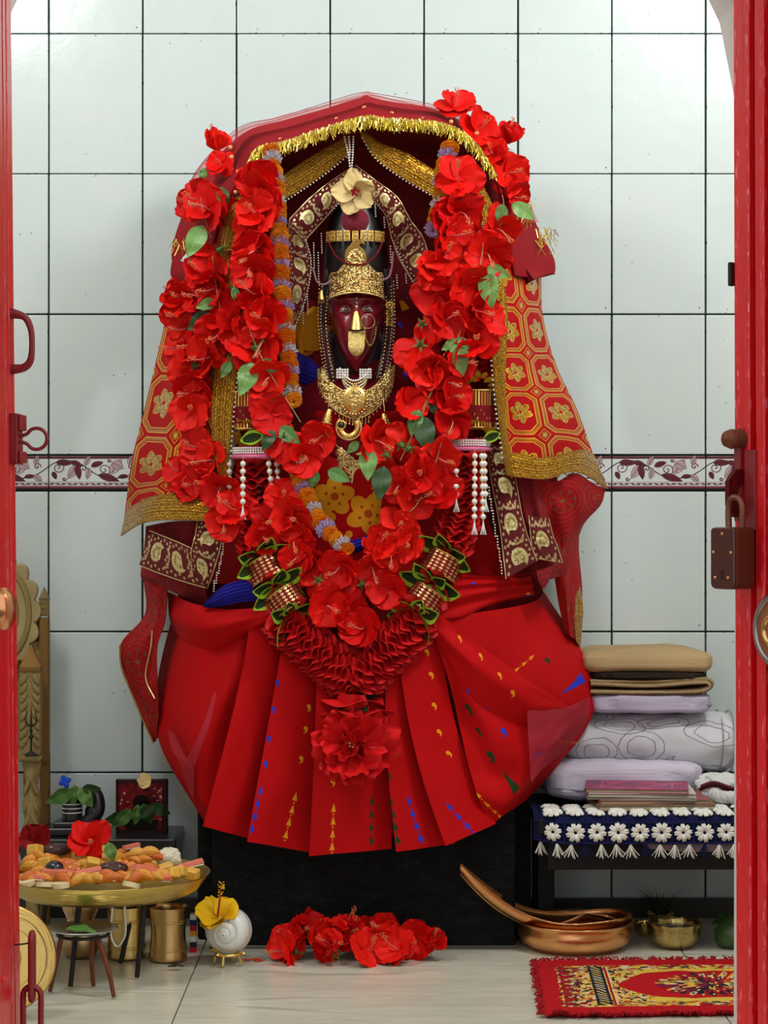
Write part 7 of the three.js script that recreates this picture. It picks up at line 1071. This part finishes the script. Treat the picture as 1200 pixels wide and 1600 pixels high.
// white yarn plait and dark red prayer beads
{
  const t = thing('yarn_plait', 'thick white yarn plait curled on the crochet cloth by the door', 'yarn', [tX(1140, 0.3), TOP + 0.02, 0.30]); const wool = std(lin(0.70, 0.70, 0.68), 0.95, 0, { bumpMap: grit, bumpScale: 0.003 });
  for (let k = 0; k < 3; k++) { const pts = []; for (let i = 0; i <= 40; i++) { const a = i / 40 * 5, ph = i * 0.9 + k * 2.09, R = 0.032; pts.push(V(R * Math.cos(a) + 0.005 * Math.cos(ph) * Math.cos(a), 0.006 * Math.sin(ph) + 0.004, R * Math.sin(a) * 0.9 + 0.005 * Math.cos(ph) * Math.sin(a))); } part(t, 'strand', tube(pts, 0.0075, 120, 8), wool); }
  const w = thing('white_cloth', 'crumpled white cloth tucked behind the yarn plait', 'cloth', [tX(1125, 0.22), TOP + 0.03, 0.21]); part(w, 'crumple', soft(0.11, 0.05, 0.09, 0.7, 0.6, 0.014, 40, 3, 60, 30), wool);
  const b = thing('prayer_beads', 'loop of small dark red prayer beads draped on white cloth', 'beads', [tX(1120, 0.3), TOP + 0.035, 0.28]); for (let i = 0; i < 34; i++) { const u = i / 33, x = lerp(-0.03, 0.05, u); part(b, 'bead', new THREE.SphereGeometry(0.0042, 12, 8).translate(x, 0.006 * Math.sin(u * 5) + 0.006 * (i % 2), 0.006 * Math.cos(u * 9) + (i % 2) * 0.006), std(lin(0.10, 0.008, 0.012), 0.35)); }
}
// copper dish with the boat-shaped vessel
{
  const f = floorAt(898, 1480), t = thing('copper_dish', 'round copper dish holding the boat-shaped copper vessel', 'dish', [f.x, 0, f.z]); const R = PX(91, f.z);
  const cop = std(lin(0.78, 0.38, 0.15), 0.3, 1, { bumpMap: grit, bumpScale: 0.0006 });
  part(t, 'dish', lathe([[0, 0.002], [R * 0.72, 0.002], [R * 0.76, 0.0], [R * 0.80, 0.006], [R * 0.92, 0.014], [R * 0.985, 0.028], [R * 0.985, 0.040], [R * 0.95, 0.048], [R * 0.99, 0.053], [R * 1.0, 0.055], [R * 0.97, 0.055], [R * 0.93, 0.048], [R * 0.96, 0.036], [R * 0.94, 0.026], [R * 0.8, 0.012], [0, 0.008]], 72), cop);
  const v = thing('copper_vessel', 'long copper boat-shaped ritual vessel with an upswept channelled handle', 'vessel', [f.x, 0.0, f.z]);
  // spine from handle tip to bowl end; section is a trough whose width and depth change
  const sp = [[720, 1358, 0.015, 0.013], [742, 1380, 0.020, 0.020], [770, 1404, 0.026, 0.024], [802, 1425, 0.036, 0.024], [837, 1439, 0.048, 0.024], [880, 1445, 0.062, 0.023], [930, 1443, 0.066, 0.026], [965, 1438, 0.050, 0.022], [985, 1433, 0.014, 0.012]];
  const trough = (u, q) => { const s = spline(sp, u), dz = 0.075 * smooth(0.62, 0.0, u), p = P(s[0], s[1], f.z + dz), a = (q - 0.5) * Math.PI; return V(p.x - f.x, p.y - s[3] * Math.cos(a) + s[3] * 0.55, dz + s[2] * Math.sin(a)); };
  part(v, 'trough', sheet((u, w) => trough(u, w), 70, 20, 0.0025), cop);
  const rim = [0, 1].map((k) => { const pts = []; for (let i = 0; i <= 24; i++) pts.push(trough(i / 24, k)); return tube(pts, 0.0022, 80, 6); }); part(v, 'rolled_rim', join(rim), cop);
  part(v, 'handle_rib', tube([0, 0.1, 0.2, 0.3, 0.42].map((u) => trough(u, 0.5).add(V(0, -0.002, 0))), 0.004, 30, 8), cop);
  const k = thing('copper_spoon', 'small copper spoon lying in the boat-shaped vessel', 'spoon', [f.x, 0, f.z]);
  const sq = [[868, 1452, 0.006, 0.004], [892, 1444, 0.008, 0.005], [912, 1436, 0.010, 0.006], [926, 1436, 0.020, 0.010], [950, 1440, 0.026, 0.012], [968, 1444, 0.006, 0.004]];
  part(k, 'spoon_trough', sheet((u, w) => { const s = spline(sq, u), p = P(s[0], s[1], f.z + 0.02), a = (w - 0.5) * Math.PI; return V(p.x - f.x, p.y - s[3] * Math.cos(a) + 0.008, 0.02 + s[2] * Math.sin(a)); }, 40, 14, 0.002), std(lin(0.42, 0.17, 0.07), 0.3, 1));
}
function bowl(px, py, r, h, label, name, mat, flute = 0) { const f = floorAt(px, py), t = thing(name, label, 'bowl', [f.x, 0, f.z]); const g = lathe([[0, 0.001], [r * 0.55, 0.001], [r * 0.8, h * 0.25], [r * 0.95, h * 0.55], [r * 0.93, h * 0.8], [r * 1.02, h], [r * 0.98, h], [r * 0.88, h * 0.78], [r * 0.9, h * 0.5], [r * 0.5, h * 0.12], [0, h * 0.1]], 72); if (flute) { const p = g.attributes.position; for (let i = 0; i < p.count; i++) { const x = p.getX(i), y = p.getY(i), z = p.getZ(i), k = 1 + flute * Math.cos(12 * Math.atan2(z, x)) * smooth(h * 0.5, h, y); p.setXYZ(i, x * k, y + 0.03 * flute * Math.cos(12 * Math.atan2(z, x)) * smooth(h * 0.7, h, y), z * k); } g.computeVertexNormals(); } part(t, 'body', g, mat); return t; }
{ const t = bowl(1054, 1480, 0.055, 0.050, 'brass bowl with a wavy fluted rim beside the copper dish', 'brass_bowl', std(lin(0.50, 0.37, 0.14), 0.28, 1, { bumpMap: grit, bumpScale: 0.001 }), 0.035); part(t, 'water', new THREE.CylinderGeometry(0.047, 0.047, 0.001, 40).translate(0, 0.038, 0), phys(lin(0.2, 0.2, 0.16), 0.05, 0)); }
bowl(1008, 1462, 0.024, 0.028, 'tiny brass bowl tucked between the copper dish and the fluted bowl', 'brass_bowl', M.brass, 0.03);
{ const t = bowl(1032, 1452, 0.027, 0.035, 'small brass pot holding a tuft of grass behind the fluted bowl', 'grass_pot', M.brass); seed(660);
  for (let i = 0; i < 46; i++) { const a = rr(-1, 1), b = rr(-0.5, 0.6), L = rr(0.03, 0.06); part(t, 'grass_blade', tube([V(a * 0.01, 0.03, b * 0.01), V(a * 0.025, 0.03 + L * 0.6, b * 0.02), V(a * 0.055, 0.03 + L, b * 0.035)], (u) => 0.0012 * (1.05 - u), 6, 4), std(lin(0.02, 0.045, 0.015), 0.7)); } }
{ const f = floorAt(1148, 1480), t = thing('green_gourd', 'dark green pear-shaped gourd on the floor with small leaves', 'gourd', [f.x, 0, f.z]); part(t, 'body', lathe([[0, 0.0], [0.022, 0.003], [0.038, 0.018], [0.041, 0.032], [0.033, 0.048], [0.018, 0.058], [0.006, 0.062], [0, 0.062]], 40).rotateZ(0.5).translate(0.012, 0.004, 0), phys(lin(0.035, 0.085, 0.015), 0.4, 0, { clearcoat: 0.3, bumpMap: grit, bumpScale: 0.002 })); for (let i = 0; i < 5; i++) { const m = part(t, 'leaf', leafGeo, leafMats[2]); m.position.set(-0.018 + 0.012 * i, 0.065, -0.02); m.rotation.set(0.4, 0.3, -0.9 + 0.5 * i); m.scale.setScalar(0.035); } }
// rug
{
  seed(670);
  const tex = canvasTex(1024, 768, (x, w, h) => {
    x.fillStyle = '#b30a14'; x.fillRect(0, 0, w, h);
    const Y = '#d8b545', N = '#1c1c30', Rr = '#a80d18', C = '#d9c79a';
    x.fillStyle = Y; x.fillRect(80, 90, w - 160, h - 180); x.fillStyle = N;
    const dab = (u, v, l, t, a, c) => { x.save(); x.translate(u, v); x.rotate(a); x.fillStyle = c; x.beginPath(); x.ellipse(0, 0, l, t, 0, 0, 7); x.fill(); x.restore(); };
    for (let i = 0; i < 620; i++) dab(rr(82, 215), rr(92, h - 92), rr(7, 20), rr(4, 8), rr(0, 3), pick([N, Rr, C, '#7a1a1c', Y]));
    for (let i = 0; i < 620; i++) { const top = rnd() < 0.5; dab(rr(90, w - 90), top ? rr(92, 180) : rr(h - 180, h - 92), rr(8, 24), rr(4, 9), rr(-0.5, 0.5), pick([N, Rr, C, Y, '#8f2a20'])); }
    for (let j = 0; j < 9; j++) { x.fillStyle = Rr; x.beginPath(); x.moveTo(90, 100 + j * 64); x.lineTo(150, 132 + j * 64); x.lineTo(90, 164 + j * 64); x.fill(); x.strokeStyle = N; x.lineWidth = 5; x.stroke(); }
    x.fillStyle = N; x.fillRect(222, 110, 64, h - 220); for (let j = 0; j < 17; j++) { x.fillStyle = pick([Y, C]); x.save(); x.translate(254, 130 + j * 32); x.rotate(0.7); x.fillRect(-26, -5, 52, 10); x.restore(); }
    x.fillStyle = Rr; x.fillRect(292, 110, 10, h - 220); x.fillStyle = C; x.fillRect(302, 110, 8, h - 220);
    x.fillStyle = Y; x.fillRect(310, 150, w - 400, h - 300); for (let i = 0; i < 380; i++) dab(rr(312, 470), rr(152, h - 152), rr(6, 16), rr(4, 8), rr(0, 3), pick([N, C, Rr, Y]));
    x.fillStyle = '#b80c16'; x.beginPath(); x.moveTo(330, h / 2); x.quadraticCurveTo(420, 200, 560, 190); x.lineTo(w - 90, 190); x.lineTo(w - 90, h - 190); x.lineTo(560, h - 190); x.quadraticCurveTo(420, h - 200, 330, h / 2); x.fill();
    for (let ring = 5; ring >= 0; ring--) for (let i = 0; i < 8 + ring * 5; i++) { const a = i / (8 + ring * 5) * 6.283; dab(760 + (30 + ring * 42) * Math.cos(a), h / 2 + (18 + ring * 27) * Math.sin(a), 30, 13, a, pick([Y, N, C, Rr, '#7a1a3a'])); dab(760 + (30 + ring * 42) * Math.cos(a), h / 2 + (18 + ring * 27) * Math.sin(a), 14, 6, a, pick([N, Y])); }
  });
  const a = floorAt(838, 1507), b = floorAt(853, 1592), t = thing('patterned_rug', 'small red rug with yellow and navy pattern and ragged edges on the marble floor', 'rug', [0.28, 0, 0.69]);
  const w = 0.43, fn = (u, v) => { const x = lerp(a.x, b.x, v) + u * w + 0.003 * noise(v * 12, 3, 1) * (u < 0.02 ? 1 : 0), z = lerp(a.z, b.z, v) + 0.012 * u * (0.5 - v) - 0.02 * u + (v < 0.02 || v > 0.98 ? 0.003 * noise(u * 40, 7, 2) : 0); return V(x, 0.008 + 0.0022 * noise(u * 14, v * 9, 4) + (v > 0.9 ? 0.008 * noise(u * 9, 5, 3) * (v - 0.9) * 10 : 0), z); };
  part(t, 'pile', local(t, sheet((u, v) => fn(u, v), 120, 80, 0.007)), std('#ffffff', 1, 0, { map: (() => { tex.flipY = false; return tex; })(), bumpMap: grit, bumpScale: 0.004 }));
  const fz = []; for (let i = 0; i < 700; i++) { const e = Math.floor(rnd() * 3), u = e === 0 ? rr(-0.004, 0.004) : rnd(), v = e === 0 ? rnd() : e === 1 ? rr(-0.006, 0.004) : rr(0.995, 1.008), p = fn(clamp(u), clamp(v)); const o = e === 0 ? V(-1, 0, 0) : e === 1 ? V(0, 0, -1) : V(0, 0, 1), L = rr(0.004, 0.014); fz.push(tube([p, p.clone().addScaledVector(o, L * 0.6).add(V(rr(-0.003, 0.003), rr(-0.001, 0.005), 0)), p.clone().addScaledVector(o, L).add(V(rr(-0.005, 0.005), rr(-0.003, 0.004), rr(-0.004, 0.004)))], 0.0011, 4, 4)); }
  const fr = part(t, 'ragged_pile_edge', local(t, join(fz)), std(lin(0.36, 0.008, 0.015), 1)); fr.userData.kind = 'stuff';
}
renderer.render(scene, camera);
